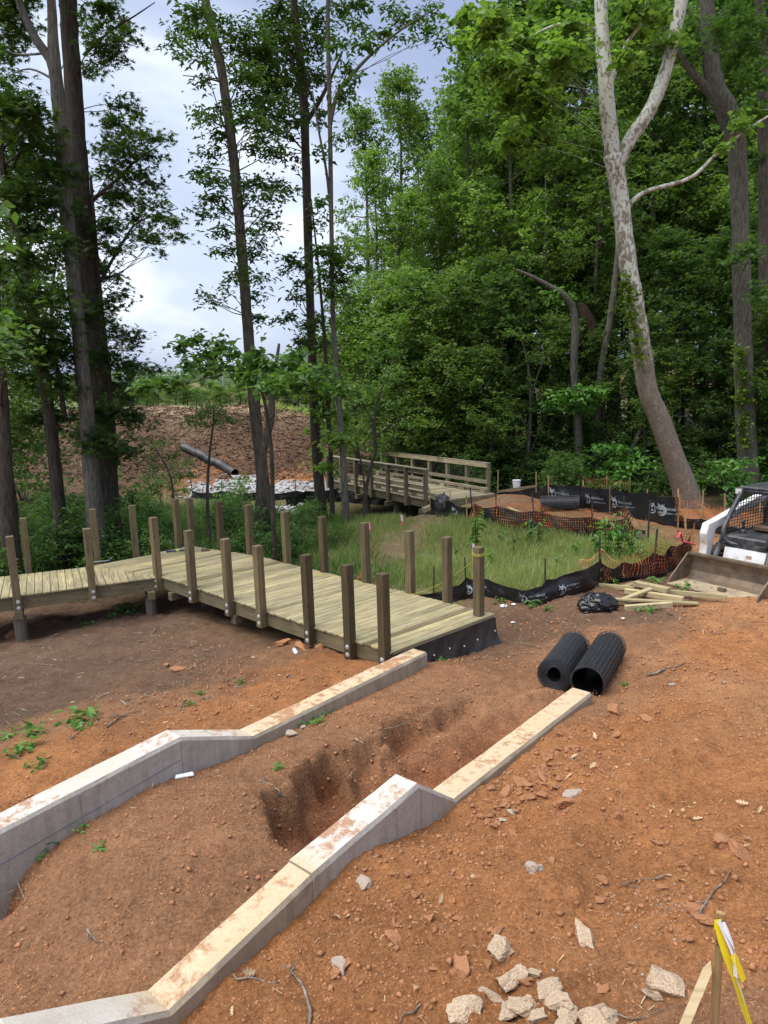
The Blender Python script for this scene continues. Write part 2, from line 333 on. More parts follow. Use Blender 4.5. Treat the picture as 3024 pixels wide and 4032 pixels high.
# ================================================================ ground
AZ = R(41.0); EU = np.array([math.sin(AZ), math.cos(AZ)]); EN = np.array([EU[1], -EU[0]])   # along the concrete walls / to their right
def uv(u, v): return EU*u + EN*v
VL, VR = -5.793, -3.416           # right top edges of the two walls
WT = 0.232                        # flat top width
ctrl = [(0,0,-1.95),(2,0,-2.0),(-2,0,-2.7),(0,-4,-1.8),(5,0,-2.2),(-5,1,-3.4),(6,-5,-1.9),(-6,-4,-3.2),
 (2.42,7.96,-3.81),(2.02,7.5,-3.74),(1.72,7.16,-3.73),(1.1,6.45,-3.71),(0.57,5.83,-3.69),(0.43,5.67,-3.70),(0.11,5.31,-3.61),(-0.1,5.06,-3.52),(-0.36,4.77,-3.49),(-0.58,4.51,-3.57),(-0.78,4.27,-3.62),(-0.95,4.08,-3.65),(-1.18,3.82,-3.69),(-1.28,3.71,-3.72),(-1.9,3.0,-3.7),
 (1.5,2.8,-3.05),(0,3.2,-3.36),(-.6,3.3,-3.5),(0.6,4.3,-3.36),(1.2,5.4,-3.5),(2.6,6.8,-3.55),(3,4,-3.08),(4.6,5.5,-3.12),(6.5,8,-3.45),(4,7.6,-3.48),(2.9,8.6,-3.80),(3.4,9.5,-3.72),(2.2,8.8,-3.86),(4.5,10.2,-3.68),(7,12,-3.80),(5.5,12.6,-3.82),(8,14.5,-3.85),(9,10,-3.5),(12,12,-3.6),(3.2,12,-3.92),(2,11.2,-4.15),(1.0,10.2,-4.08),(0.5,9.7,-3.95),
 (-3.9,5.8,-3.62),(-3,6.9,-3.62),(-2.2,7.6,-3.70),(-1.2,8.3,-3.74),(-0.2,9.2,-3.82),(-5,5,-3.7),(-6,8,-4.05),(-4,9,-3.95),(-8,9,-4.2),(-2.2,10,-4.0),(-0.7,10,-3.96),(-1.3,10.8,-4.0),(-2.9,12.2,-4.28),(-4,11,-4.15),(-5,14,-4.48),(-7,12.9,-4.54),(-9.5,12,-4.55),(-6.5,11,-4.35),
 (0,14,-4.3),(-4,17,-4.5),(-8,16,-4.7),(-12,16,-4.7),(-10,20,-4.65),(-3.8,21.7,-4.3),(-7,24,-4.5),(3,15,-4.1),(4,19,-4.1),(0,19,-4.2),(6,17,-4.0),(-1.3,22.7,-4.3),
 (2.6,23.3,-3.95),(4.5,22,-3.92),(4.4,24.6,-3.82),(5.0,25.9,-3.80),(6.3,24.6,-3.86),(8,22,-3.98),(10,23.4,-4.15),(7.5,16,-3.85),(12,19,-3.9),(13.4,26,-4.2),(20,25,-4.2),(7,27,-4.2),
 (1,25.3,-4.7),(-1,28,-5.2),(-1,25,-4.8),(1.5,30,-5.2),(-4,30,-5.0),(0,33,-5.0),(5,31,-4.7),(9,30,-4.3),(15,40,-4.3),(30,40,-4),(-9,34,-4.85),(-4,34,-4.8),(-15,33,-4.6),(-22,30,-4.6),
 (-8,37.5,-4.0),(-8,42,-2.2),(-8,46,-.95),(-15,45,-1.0),(-15,38,-3.6),(-22,45,-1.5),(-22,38,-3.6),(-30,46,-1.6),(-38,46,-1.7),(-30,36,-4),(-3.8,42,-2.5),(-5,46,-1.6),(-2.2,38,-3.95),(-12,55,-1.4),(2,45,-4.2),(5,70,-3.0),(0,100,-2.6),(-40,100,-2.2),(-60,60,-2),(20,60,-3.6),(40,80,-3),(-80,160,-2),(0,200,-1.5),(90,120,-2),(150,300,1),(-150,300,1),(0,400,2),(-300,100,-2),(300,100,-1),(0,-60,-1),(60,-40,-1),(-60,-40,-3),(300,700,6),(-300,700,8),(0,900,8),(-900,300,2),(900,300,2),(0,-500,0)]
CP = np.array(ctrl, float)
def _rbfsolve():
    d = np.sqrt(((CP[:, None, :2]-CP[None, :, :2])**2).sum(-1)+0.04); n = len(CP)
    A = np.zeros((n+1, n+1)); A[:n, :n] = d; A[n, :n] = 1; A[:n, n] = 1
    return np.linalg.solve(A, np.concatenate([CP[:, 2], [0]]))
RW = _rbfsolve()
def base_h(x, y):
    out = np.empty_like(x)
    for i in range(0, len(x), 40000):
        d = np.sqrt((x[i:i+40000, None]-CP[None, :, 0])**2 + (y[i:i+40000, None]-CP[None, :, 1])**2 + 0.04)
        out[i:i+40000] = d@RW[:-1] + RW[-1]
    return out
def ground_h(x, y, detail=True):
    """world height of the ground"""
    x = np.atleast_1d(np.asarray(x, float)); y = np.atleast_1d(np.asarray(y, float))
    z = base_h(x, y); u = x*EU[0]+y*EU[1]; v = x*EN[0]+y*EN[1]
    # corridor between the two walls: a ridge of spoil on the left, a trench on the right
    zl = np.interp(u, [1.8, 2.2, 2.51, 3.1, 3.5, 4.0, 4.36, 6.3, 7.4], [-3.80, -3.76, -3.71, -3.66, -3.70, -3.76, -3.79, -3.84, -3.86])
    hole = np.interp(u, [1.6, 1.75, 1.82, 1.9, 2.05, 2.3], [-.5, -.45, -.3, -.15, -.07, 0])
    tt = np.clip((v+5.77)/2.11, 0, 1)
    zb = zl*(1-tt) + np.interp(u, [0, 2, 3, 3.4, 5, 8], [-3.95, -3.72, -3.62, -3.66, -3.80, -3.9])*tt + hole*np.exp(-(tt/0.16)**2) + 0.10*np.sin(math.pi*np.clip(tt*1.3, 0, 1))*sstep(1.0, 2.6, u)*(1-sstep(6, 7.5, u))
    nz = fbm(u*2.6, v*2.6, 5, 4)*0.30 + 0.16*np.abs(np.sin((u-4.05)*math.pi/1.05))-.08
    vlip = np.interp(u, [3.22, 3.42, 3.58, 3.72, 4.1, 5, 6, 7, 7.8], [-3.3, -4.05, -4.45, -4.8, -4.98, -4.9, -4.84, -4.74, -4.35])
    nz = nz + fbm(u*9, v*9, 6, 3)*0.07
    msk = sstep(-0.04, 0.22, v+nz-vlip)*sstep(3.25, 3.42, u+nz*0.6)
    soft = 0.5+0.5*vnoise(u*1.7, v*0.4, 19)
    msk = msk*(1-.35*soft)+.35*soft*sstep(-.15, .75, v+nz*1.6-vlip)
    msk = np.clip(msk + fbm(u*6, v*6, 12, 3)*0.22*np.sin(np.pi*msk), 0, 1)
    bot = np.interp(u, [3.4, 4, 5, 6, 7, 8.2], [-4.42, -4.38, -4.28, -4.18, -4.06, -3.92]) + fbm(u*3, v*3, 9, 3)*0.08 + 0.16*np.exp(-((v-vlip-.3)/.22)**2)
    zb = zb*(1-msk) + bot*msk
    inb = sstep(VL-WT*0.55, VL-0.05, v)*(1-sstep(VR-WT*0.95, VR-0.1, v))*(1-sstep(7.35, 8.3, u))
    z = z*(1-inb) + zb*inb
    if detail:
        r = np.sqrt(x*x+y*y); near = 1-sstep(14, 40, r)
        rough = 0.55+0.45*fbm(x*0.35, y*0.35, 21, 2)
        z = z + fbm(x*0.9, y*0.9, 1, 3)*0.07*near*(1-inb) + fbm(x*3.1, y*3.1, 2, 4, 0.55)*(0.062+.05*(v < VL-.4)*sstep(7.5, 9, y))*near*rough*(1-0.25*inb)
        cl = np.maximum(0, fbm(x*7.5, y*7.5, 3, 3)-0.12); z = z + cl*0.085*near*rough + np.maximum(0, fbm(x*17, y*17, 33, 2)-.1)*.03*near
        # loose rubble in the strip at the foot of the right-hand wall
        st = np.exp(-((v+2.75)/0.5)**2)*sstep(2.6, 3.6, u)*(1-sstep(7.2, 8, u))
        z = z + st*(fbm(x*5, y*5, 31, 3)*0.09 - 0.02)
        z = z + (0.13*np.exp(-((v+2.0+0.22*fbm(u*1.1, u*0, 8, 2))/0.26)**2)+.06*np.exp(-((v+1.2+.3*fbm(u*.9, u*0, 18, 2))/.2)**2)-.05*np.exp(-((v+1.6+.25*fbm(u*1.0, u*0, 28, 2))/.16)**2))*sstep(2.8, 4, u)*(1-sstep(7, 9, u))
        # wheel ruts on the haul area by the loader
        hz = sstep(8.5, 10, y)*(1-sstep(17, 20, y))*sstep(3.0, 4.5, x)
        z = z + hz*0.03*np.sin((x*0.35+y)*9+fbm(x, y, 4, 2)*4)
        z = z + fbm(x*0.35, y*0.35, 14, 3)*0.25*sstep(28, 40, r)
        z = z + fbm(x*1.3, y*1.3, 15, 4)*0.14*sstep(34, 37, y)*(1-sstep(50, 60, y))*(1-sstep(-2, 0, x))
        z = z + fbm(x*.02, y*.02, 77, 3)*6*sstep(120, 300, r)
    return z + ZC
def gz(x, y): return float(ground_h(x, y)[0])
def on_ground(px, py):
    """walk the pixel's ray to where it meets the ground"""
    d = ray(px, py); t = np.geomspace(1.5, 300, 160); lo = hi = None
    for _ in range(3):
        P = d[None, :]*t[:, None]; h = ground_h(P[:, 0], P[:, 1], False); below = np.nonzero(P[:, 2]+ZC < h)[0]
        i = below[0] if len(below) else len(t)-1
        lo, hi = t[max(i-1, 0)], t[i]; t = np.linspace(lo, hi, 10)
    p = d*((lo+hi)/2); return np.array([p[0], p[1], float(ground_h(p[0], p[1])[0])])
def Dg(x, y): return on_ground(x*K, y*K)

th = np.concatenate([np.linspace(-180, -60, 50)[:-1], np.linspace(-60, -37, 40)[:-1], np.linspace(-37, 37, 300)[:-1], np.linspace(37, 60, 40)[:-1], np.linspace(60, 180, 51)[:-1]])
rr_ = np.concatenate([np.geomspace(1.0, 2.6, 40)[:-1], np.geomspace(2.6, 18, 430)[:-1], np.geomspace(18, 60, 170)[:-1], np.geomspace(60, 1400, 90)])
TH, RR = np.meshgrid(np.radians(th), rr_); gx = (RR*np.sin(TH)).ravel(); gy = (RR*np.cos(TH)).ravel()
ghz = ground_h(gx, gy)
V = np.column_stack([gx, gy, ghz]); nr, nc = RR.shape
V = np.vstack([V, [[0, 0, gz(0, 0)]]])
I = np.arange(nr*nc).reshape(nr, nc); J = np.roll(I, -1, axis=1)
quads = np.stack([I[:-1], J[:-1], J[1:], I[1:]], -1).reshape(-1, 4)[:, ::-1]
fan = np.stack([np.full(nc, nr*nc), I[0], J[0], J[0]], -1)
# zone colours (what the soil, mulch or turf is made of there)
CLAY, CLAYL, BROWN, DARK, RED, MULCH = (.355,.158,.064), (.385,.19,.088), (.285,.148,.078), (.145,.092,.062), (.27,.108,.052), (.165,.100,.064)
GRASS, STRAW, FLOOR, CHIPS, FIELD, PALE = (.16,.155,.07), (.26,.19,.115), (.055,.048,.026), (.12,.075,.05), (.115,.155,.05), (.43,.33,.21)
seeds = [(0,3.5,CLAY),(1.5,3,BROWN),(2.2,4,CLAY),(1,5,CLAY),(3,5,CLAY),(4,7,CLAYL),(2.5,7,CLAY),(5,9,CLAY),(6,11,CLAYL),(3,10,BROWN),(2.6,9,BROWN),(4,11.5,MULCH),(3,12.2,MULCH),(5,13,MULCH),(2.2,11.5,MULCH),(8,15,BROWN),(9,18,BROWN),(-.3,4.2,CLAY),(0.8,6.8,CLAY),(1.9,8,BROWN),(0,0,BROWN),(6,4,CLAY),(8,8,CLAY),
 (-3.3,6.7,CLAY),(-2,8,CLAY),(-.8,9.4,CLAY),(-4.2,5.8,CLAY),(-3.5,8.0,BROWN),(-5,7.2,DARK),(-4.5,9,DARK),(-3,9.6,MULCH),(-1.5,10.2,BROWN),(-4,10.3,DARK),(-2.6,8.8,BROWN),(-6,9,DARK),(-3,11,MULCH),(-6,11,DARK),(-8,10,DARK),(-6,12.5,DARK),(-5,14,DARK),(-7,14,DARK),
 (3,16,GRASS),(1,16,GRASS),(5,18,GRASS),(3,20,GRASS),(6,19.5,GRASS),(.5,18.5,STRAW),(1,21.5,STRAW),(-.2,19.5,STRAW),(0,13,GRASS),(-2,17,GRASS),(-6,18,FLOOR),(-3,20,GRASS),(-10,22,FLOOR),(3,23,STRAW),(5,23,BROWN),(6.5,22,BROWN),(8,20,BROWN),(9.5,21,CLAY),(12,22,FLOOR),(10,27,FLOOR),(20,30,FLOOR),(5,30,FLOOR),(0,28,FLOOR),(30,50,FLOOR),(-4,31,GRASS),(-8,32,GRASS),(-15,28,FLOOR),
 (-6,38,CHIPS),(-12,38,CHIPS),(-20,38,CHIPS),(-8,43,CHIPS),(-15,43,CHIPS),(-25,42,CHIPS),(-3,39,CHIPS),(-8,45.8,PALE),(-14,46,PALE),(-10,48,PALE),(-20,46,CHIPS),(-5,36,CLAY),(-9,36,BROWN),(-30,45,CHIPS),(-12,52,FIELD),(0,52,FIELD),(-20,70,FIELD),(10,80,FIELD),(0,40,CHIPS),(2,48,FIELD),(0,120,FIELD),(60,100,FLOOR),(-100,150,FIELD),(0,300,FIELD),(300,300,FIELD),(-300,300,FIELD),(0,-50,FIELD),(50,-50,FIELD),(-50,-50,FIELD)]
SX = np.array([(s[0], s[1]) for s in seeds]); SC = np.array([s[2] for s in seeds])
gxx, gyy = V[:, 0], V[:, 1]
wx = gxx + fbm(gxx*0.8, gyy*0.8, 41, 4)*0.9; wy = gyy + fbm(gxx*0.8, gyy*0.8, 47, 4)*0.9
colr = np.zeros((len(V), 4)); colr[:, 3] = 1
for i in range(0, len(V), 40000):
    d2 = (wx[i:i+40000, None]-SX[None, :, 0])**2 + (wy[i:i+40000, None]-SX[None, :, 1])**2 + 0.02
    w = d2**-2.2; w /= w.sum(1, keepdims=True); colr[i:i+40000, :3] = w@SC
gu = gxx*EU[0]+gyy*EU[1]; gv = gxx*EN[0]+gyy*EN[1]
inb = sstep(VL-.2, VL-0.05, gv)*(1-sstep(VR-.2, VR-0.1, gv))*(1-sstep(7.2, 8.3, gu))
zflat = ground_h(gxx, gyy, False)
trench = np.clip((0.16-(zflat-(ZC-4.05)))/0.3, 0, 1)
bc = np.array(BROWN)*(1-0.0)+0*gu[:, None]; rc = np.array(RED)
bcol = bc*(1-trench[:, None]) + rc*trench[:, None]
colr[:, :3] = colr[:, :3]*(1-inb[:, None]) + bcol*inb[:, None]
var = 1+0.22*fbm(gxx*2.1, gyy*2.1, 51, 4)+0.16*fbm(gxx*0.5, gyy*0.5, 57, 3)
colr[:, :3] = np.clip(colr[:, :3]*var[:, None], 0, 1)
fa = np.vstack([quads, np.column_stack([np.full(nc, nr*nc), J[0], I[0], I[0]])[:, :4]])
me = bpy.data.meshes.new('ground'); Q = quads; Tn = np.column_stack([np.full(nc, nr*nc), J[0], I[0]])
me.vertices.add(len(V)); me.vertices.foreach_set('co', V.astype(np.float32).ravel())
li = np.concatenate([Q.ravel(), Tn.ravel()]).astype(np.int32); me.loops.add(len(li)); me.loops.foreach_set('vertex_index', li)
ls = np.concatenate([np.arange(0, len(Q)*4, 4), len(Q)*4+np.arange(0, len(Tn)*3, 3)]).astype(np.int32)
lt = np.concatenate([np.full(len(Q), 4), np.full(len(Tn), 3)]).astype(np.int32)
me.polygons.add(len(ls)); me.polygons.foreach_set('loop_start', ls); me.polygons.foreach_set('loop_total', lt); me.polygons.foreach_set('use_smooth', np.ones(len(ls), bool))
ca = me.attributes.new('soil', 'FLOAT_COLOR', 'POINT'); ca.data.foreach_set('color', colr.astype(np.float32).ravel())
me.update(calc_edges=True)
bm = bmesh.new(); bm.from_mesh(me); bmesh.ops.recalc_face_normals(bm, faces=list(bm.faces))
up = sum(f.normal.z for f in list(bm.faces)[:500])
if up < 0: bmesh.ops.reverse_faces(bm, faces=list(bm.faces))
bm.to_mesh(me); bm.free()
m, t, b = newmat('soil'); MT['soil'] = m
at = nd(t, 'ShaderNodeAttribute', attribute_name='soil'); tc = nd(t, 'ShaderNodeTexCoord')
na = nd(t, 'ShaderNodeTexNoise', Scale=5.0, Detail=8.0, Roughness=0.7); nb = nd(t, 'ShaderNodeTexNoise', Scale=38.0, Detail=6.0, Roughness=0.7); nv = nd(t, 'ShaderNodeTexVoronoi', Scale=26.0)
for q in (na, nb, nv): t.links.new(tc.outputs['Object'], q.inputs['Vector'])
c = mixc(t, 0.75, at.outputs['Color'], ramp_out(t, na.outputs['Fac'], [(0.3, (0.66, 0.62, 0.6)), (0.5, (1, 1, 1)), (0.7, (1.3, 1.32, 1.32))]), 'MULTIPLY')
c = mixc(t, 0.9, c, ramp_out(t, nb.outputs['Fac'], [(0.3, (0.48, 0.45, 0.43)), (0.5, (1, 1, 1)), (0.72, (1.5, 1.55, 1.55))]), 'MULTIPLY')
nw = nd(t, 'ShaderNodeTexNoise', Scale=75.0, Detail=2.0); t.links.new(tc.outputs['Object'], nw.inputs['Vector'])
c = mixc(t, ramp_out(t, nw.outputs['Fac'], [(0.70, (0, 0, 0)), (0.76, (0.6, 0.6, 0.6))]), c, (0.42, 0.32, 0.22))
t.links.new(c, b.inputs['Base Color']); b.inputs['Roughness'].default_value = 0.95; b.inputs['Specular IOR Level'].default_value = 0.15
hm = nd(t, 'ShaderNodeMath', operation='ADD'); h2 = nd(t, 'ShaderNodeMath', operation='MULTIPLY'); h2.inputs[1].default_value = 0.35
t.links.new(nb.outputs['Fac'], h2.inputs[0]); t.links.new(na.outputs['Fac'], hm.inputs[0]); t.links.new(h2.outputs[0], hm.inputs[1])
nq = nd(t, 'ShaderNodeTexNoise', Scale=110.0, Detail=3.0, Roughness=0.7); t.links.new(tc.outputs['Object'], nq.inputs['Vector'])
h3 = nd(t, 'ShaderNodeMath', operation='MULTIPLY_ADD'); h3.inputs[1].default_value = 0.16; t.links.new(nq.outputs['Fac'], h3.inputs[0]); t.links.new(hm.outputs[0], h3.inputs[2])
bump(t, b, h3.outputs[0], 1.0, 0.07)
ground = mobj('ground', me, MT['soil']); tag(ground, 'red clay construction ground running into woods, mulch mound and field', 'ground', kind='structure')

# ================================================================ concrete walls
m, t, b = newmat('cast_concrete'); MT['concrete'] = m
tc = nd(t, 'ShaderNodeTexCoord'); ge = nd(t, 'ShaderNodeNewGeometry'); sx = nd(t, 'ShaderNodeSeparateXYZ'); t.links.new(ge.outputs['Normal'], sx.inputs[0])
na = nd(t, 'ShaderNodeTexNoise', Scale=1.3, Detail=6.0, Roughness=0.6); nb = nd(t, 'ShaderNodeTexNoise', Scale=9.0, Detail=8.0, Roughness=0.75); nf = nd(t, 'ShaderNodeTexNoise', Scale=60.0, Detail=4.0)
for q in (na, nb, nf): t.links.new(tc.outputs['Object'], q.inputs['Vector'])
mp = nd(t, 'ShaderNodeMapping'); mp.inputs['Scale'].default_value = (9, 9, 0.9); t.links.new(tc.outputs['Object'], mp.inputs['Vector'])
ns = nd(t, 'ShaderNodeTexNoise', Scale=1.6, Detail=5.0, Roughness=0.6); t.links.new(mp.outputs[0], ns.inputs['Vector'])
face = mixc(t, 0.38, ramp_out(t, na.outputs['Fac'], [(0.3, (0.33, 0.305, 0.26)), (0.5, (0.42, 0.395, 0.35)), (0.7, (0.49, 0.465, 0.42))]), ramp_out(t, ns.outputs['Fac'], [(0.34, (0.24, 0.215, 0.18)), (0.5, (0.38, 0.36, 0.33)), (0.7, (0.46, 0.445, 0.415))]))
face = mixc(t, 0.55, face, ramp_out(t, nb.outputs['Fac'], [(0.3, (0.72, 0.72, 0.72)), (0.6, (1.1, 1.1, 1.1))]), 'MULTIPLY')
att = nd(t, 'ShaderNodeAttribute', attribute_name='fresh')
face = mixc(t, att.outputs['Fac'], mixc(t, 0.6, face, (0.72, 0.60, 0.40), 'MULTIPLY'), face)
topc = ramp_out(t, na.outputs['Fac'], [(0.35, (0.52, 0.40, 0.25)), (0.65, (0.60, 0.49, 0.34))])
topc = mixc(t, att.outputs['Fac'], topc, ramp_out(t, na.outputs['Fac'], [(0.3, (0.52, 0.47, 0.39)), (0.6, (0.60, 0.58, 0.53))]))
mud = nd(t, 'ShaderNodeMath', operation='MULTIPLY_ADD'); mud.inputs[1].default_value = 0.55; t.links.new(nb.outputs['Fac'], mud.inputs[0])
mu2 = nd(t, 'ShaderNodeMath', operation='MULTIPLY'); mu2.inputs[1].default_value = 0.5; t.links.new(na.outputs['Fac'], mu2.inputs[0]); t.links.new(mu2.outputs[0], mud.inputs[2])
mudm = ramp_out(t, mud.outputs[0], [(0.525, (0, 0, 0)), (0.60, (0.85, 0.85, 0.85))])
topm = mixc(t, mudm, topc, (0.34, 0.165, 0.075))
tm = nd(t, 'ShaderNodeMapRange'); tm.inputs['From Min'].default_value = 0.75; tm.inputs['From Max'].default_value = 0.9; t.links.new(sx.outputs['Z'], tm.inputs['Value'])
c = mixc(t, tm.outputs[0], face, topm)
c = mixc(t, 0.5, c, ramp_out(t, nf.outputs['Fac'], [(0.3, (0.75, 0.75, 0.75)), (0.6, (1.1, 1.1, 1.1))]), 'MULTIPLY')
t.links.new(c, b.inputs['Base Color']); b.inputs['Roughness'].default_value = 0.9; b.inputs['Specular IOR Level'].default_value = 0.25
bump(t, b, nb.outputs['Fac'], 0.25, 0.015)
def wall_section(parent, name, stations, vr, w, fresh, dv=0.0):
    """stations: (u, top height rel. to eye); vr: right top edge"""
    prof_v = [vr+0.022+dv, vr+0.022+dv, vr+dv, vr-w, vr-w-0.022, vr-w-0.022]
    st = []
    for (u0, z0), (u1, z1) in zip(stations[:-1], stations[1:]):
        n = max(1, int(abs(u1-u0)/0.22))
        for k in range(n): st.append((u0+(u1-u0)*k/n, z0+(z1-z0)*k/n))
    st.append(stations[-1])
    V = []; fr = []
    for i, (u, zt) in enumerate(st):
        zs = [-5.6, zt-0.032, zt, zt, zt-0.032, -5.6]
        for k, (v, z) in enumerate(zip(prof_v, zs)):
            jv = random.uniform(-.003, .003) if k in (1, 2, 3) else 0
            p = uv(u, v+jv); V.append((p[0], p[1], z+ZC+(random.uniform(-.003, .003) if 0 < k < 5 else 0))); fr.append(np.interp(u, fresh[0], fresh[1]))
    Fq = []
    n = 6
    for i in range(len(st)-1):
        for k in range(n-1): Fq.append((i*n+k, i*n+k+1, (i+1)*n+k+1, (i+1)*n+k))
    Fq += [tuple(range(n)), tuple((len(st)-1)*n+k for k in range(n))]
    me = bpy.data.meshes.new(name); me.from_pydata(V, [], Fq); a = me.attributes.new('fresh', 'FLOAT', 'POINT'); a.data.foreach_set('value', np.array(fr, np.float32))
    bm = bmesh.new(); bm.from_mesh(me); bmesh.ops.recalc_face_normals(bm, faces=list(bm.faces)); bm.to_mesh(me); bm.free()
    return mobj(name, me, MT['concrete'], parent)
wr = empty('concrete_wall', (0, 0, 0), label='low cast concrete wall running into the two rolls of black mesh', cat='wall')
fr0 = ([0, 1.7, 1.8, 3.02, 3.1, 4.6, 4.8, 7.6], [1, 1, 0, 0, 1, 1, 0, 0])
wall_section(wr, 'wall_section', [(-1.2, -2.6), (1.05, -3.16), (1.86, -3.60), (3.03, -3.395)], VR, WT, fr0, dv=-0.012)
wall_section(wr, 'wall_section', [(3.032, -3.378), (4.248, -3.256), (4.765, -3.65), (7.594, -3.65)], VR, WT, fr0)
wl = empty('concrete_wall', (0, 0, 0), label='stepped grey concrete wall ending at the corner of the boardwalk', cat='wall')
frl = ([0, 4.3, 4.45, 7.6], [1, 1, 0, 0])
wall_section(wl, 'wall_section', [(-1.5, -3.55), (1.86, -3.403), (3.531, -3.298), (4.404, -3.65), (7.47, -3.65)], VL, WT, frl)
def seam(parent, vr, u, zt, zb, h=0.012, name='form_seam'):
    mb = MB(); p = uv(u, vr+0.022+0.001); mb.box((p[0], p[1], ZC+(zt+zb)/2), (0.012, 0.004, zt-zb), [np.append(EU, 0), np.append(EN, 0), (0, 0, 1)])
    return mb.build(name, MT['concrete'], parent)
for u in (2.5, 3.52): seam(wl, VL, u, np.interp(u, [1.86, 3.531, 4.404], [-3.403, -3.298, -3.65])-0.04, -4.3)
for u in (3.95, 4.27): seam(wr, VR, u, np.interp(u, [3.03, 4.248, 4.765], [-3.378, -3.256, -3.65])-0.04, -4.3)
mb = MB(); pts = [np.append(uv(u, VL+0.0235), ZC+np.interp(u, [1.5, 3.5], [-3.72, -3.52])) for u in np.linspace(1.5, 3.5, 8)]
for a, b2 in zip(pts[:-1], pts[1:]): mb.bar(a, b2, 0.002, 0.006)
mb.build('chalk_line', simple('blue_chalk', (0.16, 0.17, 0.27), 0.9), wl)
# ================================================================ boardwalk
S = 3.65; ZD = ZC-S                     # deck surface height
def dk(x, y): return at_z(x, y, ZD)[:2]
fc, fe, be, b1, bc = dk(640, 2268), dk(1545, 2566), dk(1945, 2418), dk(1000, 2186), dk(745, 2150)
d1 = (fe-fc)/np.linalg.norm(fe-fc); n1v = np.array([-d1[1], d1[0]])            # along the long run, across it (towards the back)
if np.dot(n1v, be-fe) < 0: n1v = -n1v
lf, lb = dk(0, 2353), dk(0, 2265); d2v = (fc-lf)/np.linalg.norm(fc-lf); n2v = np.array([-d2v[1], d2v[0]])
Lrun = float(np.dot(fe-fc, d1)); Wrun = float(np.dot(be-fe, n1v))
mit = dk(362, 2231)                      # where the two runs of boards meet at the back
bw = empty('boardwalk', (fc[0], fc[1], ZD-0.9), label='unfinished treated timber boardwalk with bare posts beside the red clay', cat='boardwalk')
bw_inv = np.array([fc[0], fc[1], ZD-0.9])
def inpoly_clip(poly, p0, dirv):
    """interval of the line p0 + s*dir inside a convex polygon"""
    lo, hi = -50.0, 50.0; n = len(poly); A = 0.5*sum(poly[i][0]*poly[(i+1) % n][1]-poly[(i+1) % n][0]*poly[i][1] for i in range(n)); sg = 1 if A > 0 else -1
    for i in range(n):
        a = np.array(poly[i]); b = np.array(poly[(i+1) % n]); e = b-a; nn = np.array([-e[1], e[0]])*sg
        den = np.dot(nn, dirv); num = np.dot(nn, a-p0)
        if abs(den) < 1e-9:
            if num > 0: return None
        elif den > 0: lo = max(lo, num/den)
        else: hi = min(hi, num/den)
    return (lo, hi) if hi > lo+0.03 else None
BWID, BPIT, BTH = 0.1345, 0.1425, 0.036
def board(parent, p, q, z, wid=BWID, th=BTH, m=None, name='deck_board', ztilt=0.0):
    """one board from p to q (2D), local X along it"""
    p = np.array(p); q = np.array(q); c = (p+q)/2; Ln = np.linalg.norm(q-p); a = math.atan2(q[1]-p[1], q[0]-p[0])
    mb = MB(); mb.box((0, 0, 0), (Ln, wid, th)); o = mb.build(name, m or MT['deck'], parent, bevel=0.006)
    off = np.array(parent.location) if parent is not None else np.zeros(3)
    o.location = (c[0]-off[0], c[1]-off[1], z-th/2-off[2]); o.rotation_euler = (random.uniform(-.004, .004)+ztilt, 0, a)
    return o
# long run: polygon of the deck (front edge to back edge)
polyR = [fc, fe, be, b1, bc, mit]
eb = (be-fe)/np.linalg.norm(be-fe); bstep = BPIT/abs(eb@n1v)
for k in range(0, int((Lrun+4.2)/bstep)+1):
    s = Lrun-(k+0.5)*bstep
    pc = fc + d1*s
    # clip against the polygon (slightly non convex): clip by two convex halves
    iv = None
    for poly in ([fc, fe, be, b1], [fc, b1, bc, mit]):
        r = inpoly_clip(poly, pc, eb)
        if r: iv = r if iv is None else (min(iv[0], r[0]), max(iv[1], r[1]))
    if iv is None: continue
    j0, j1 = random.uniform(-.012, .012), random.uniform(-.015, .015)
    board(bw, pc+eb*(iv[0]+j0-0.03), pc+eb*(iv[1]+j1+0.02), ZD+random.uniform(-.0015, .0015))
# left run (its far end is out of the picture)
lext = 3.2
polyL = [lf-d2v*lext, fc, mit, lb-d2v*lext]
nb_ = int((np.linalg.norm(fc-lf)+lext)/BPIT)+14
for k in range(nb_):
    pc = fc + d2v*(1.2-(k+0.5)*BPIT)
    r = inpoly_clip(polyL, pc, n2v)
    if r is None: continue
    board(bw, pc+n2v*(r[0]-0.03), pc+n2v*(r[1]+0.02+random.uniform(-.01, .01)), ZD+random.uniform(-.0015, .0015))
# rim beams and joists
def beam(p, q, ztop, h, w, m='beam', name='rim_beam'):
    p = np.array(p); q = np.array(q); c = (p+q)/2; Ln = np.linalg.norm(q-p); a = math.atan2(q[1]-p[1], q[0]-p[0])
    mb = MB(); mb.box((0, 0, 0), (Ln, w, h)); o = mb.build(name, MT[m], bw, bevel=0.004)
    o.location = (c[0]-bw_inv[0], c[1]-bw_inv[1], ztop-h/2-bw_inv[2]); o.rotation_euler = (0, 0, a); return o
zt = ZD-BTH-0.003
for p, q in ((fc, fc+d1*2.6), (fc+d1*2.61, fe-d1*0.02)): beam(p+n1v*0.02, q+n1v*0.02, zt, 0.235, 0.04)
beam(lf-d2v*lext+n2v*0.02, fc-d2v*0.02+n2v*0.02, zt, 0.235, 0.04)
beam(b1-n1v*0.03, be-n1v*0.03-d1*.02, zt, 0.235, 0.04); beam(bc-n1v*.03, b1-n1v*.03-d1*.03, zt, 0.235, 0.04); beam(lb-d2v*lext-n2v*.03, mit-n2v*.03, zt, 0.235, 0.04)
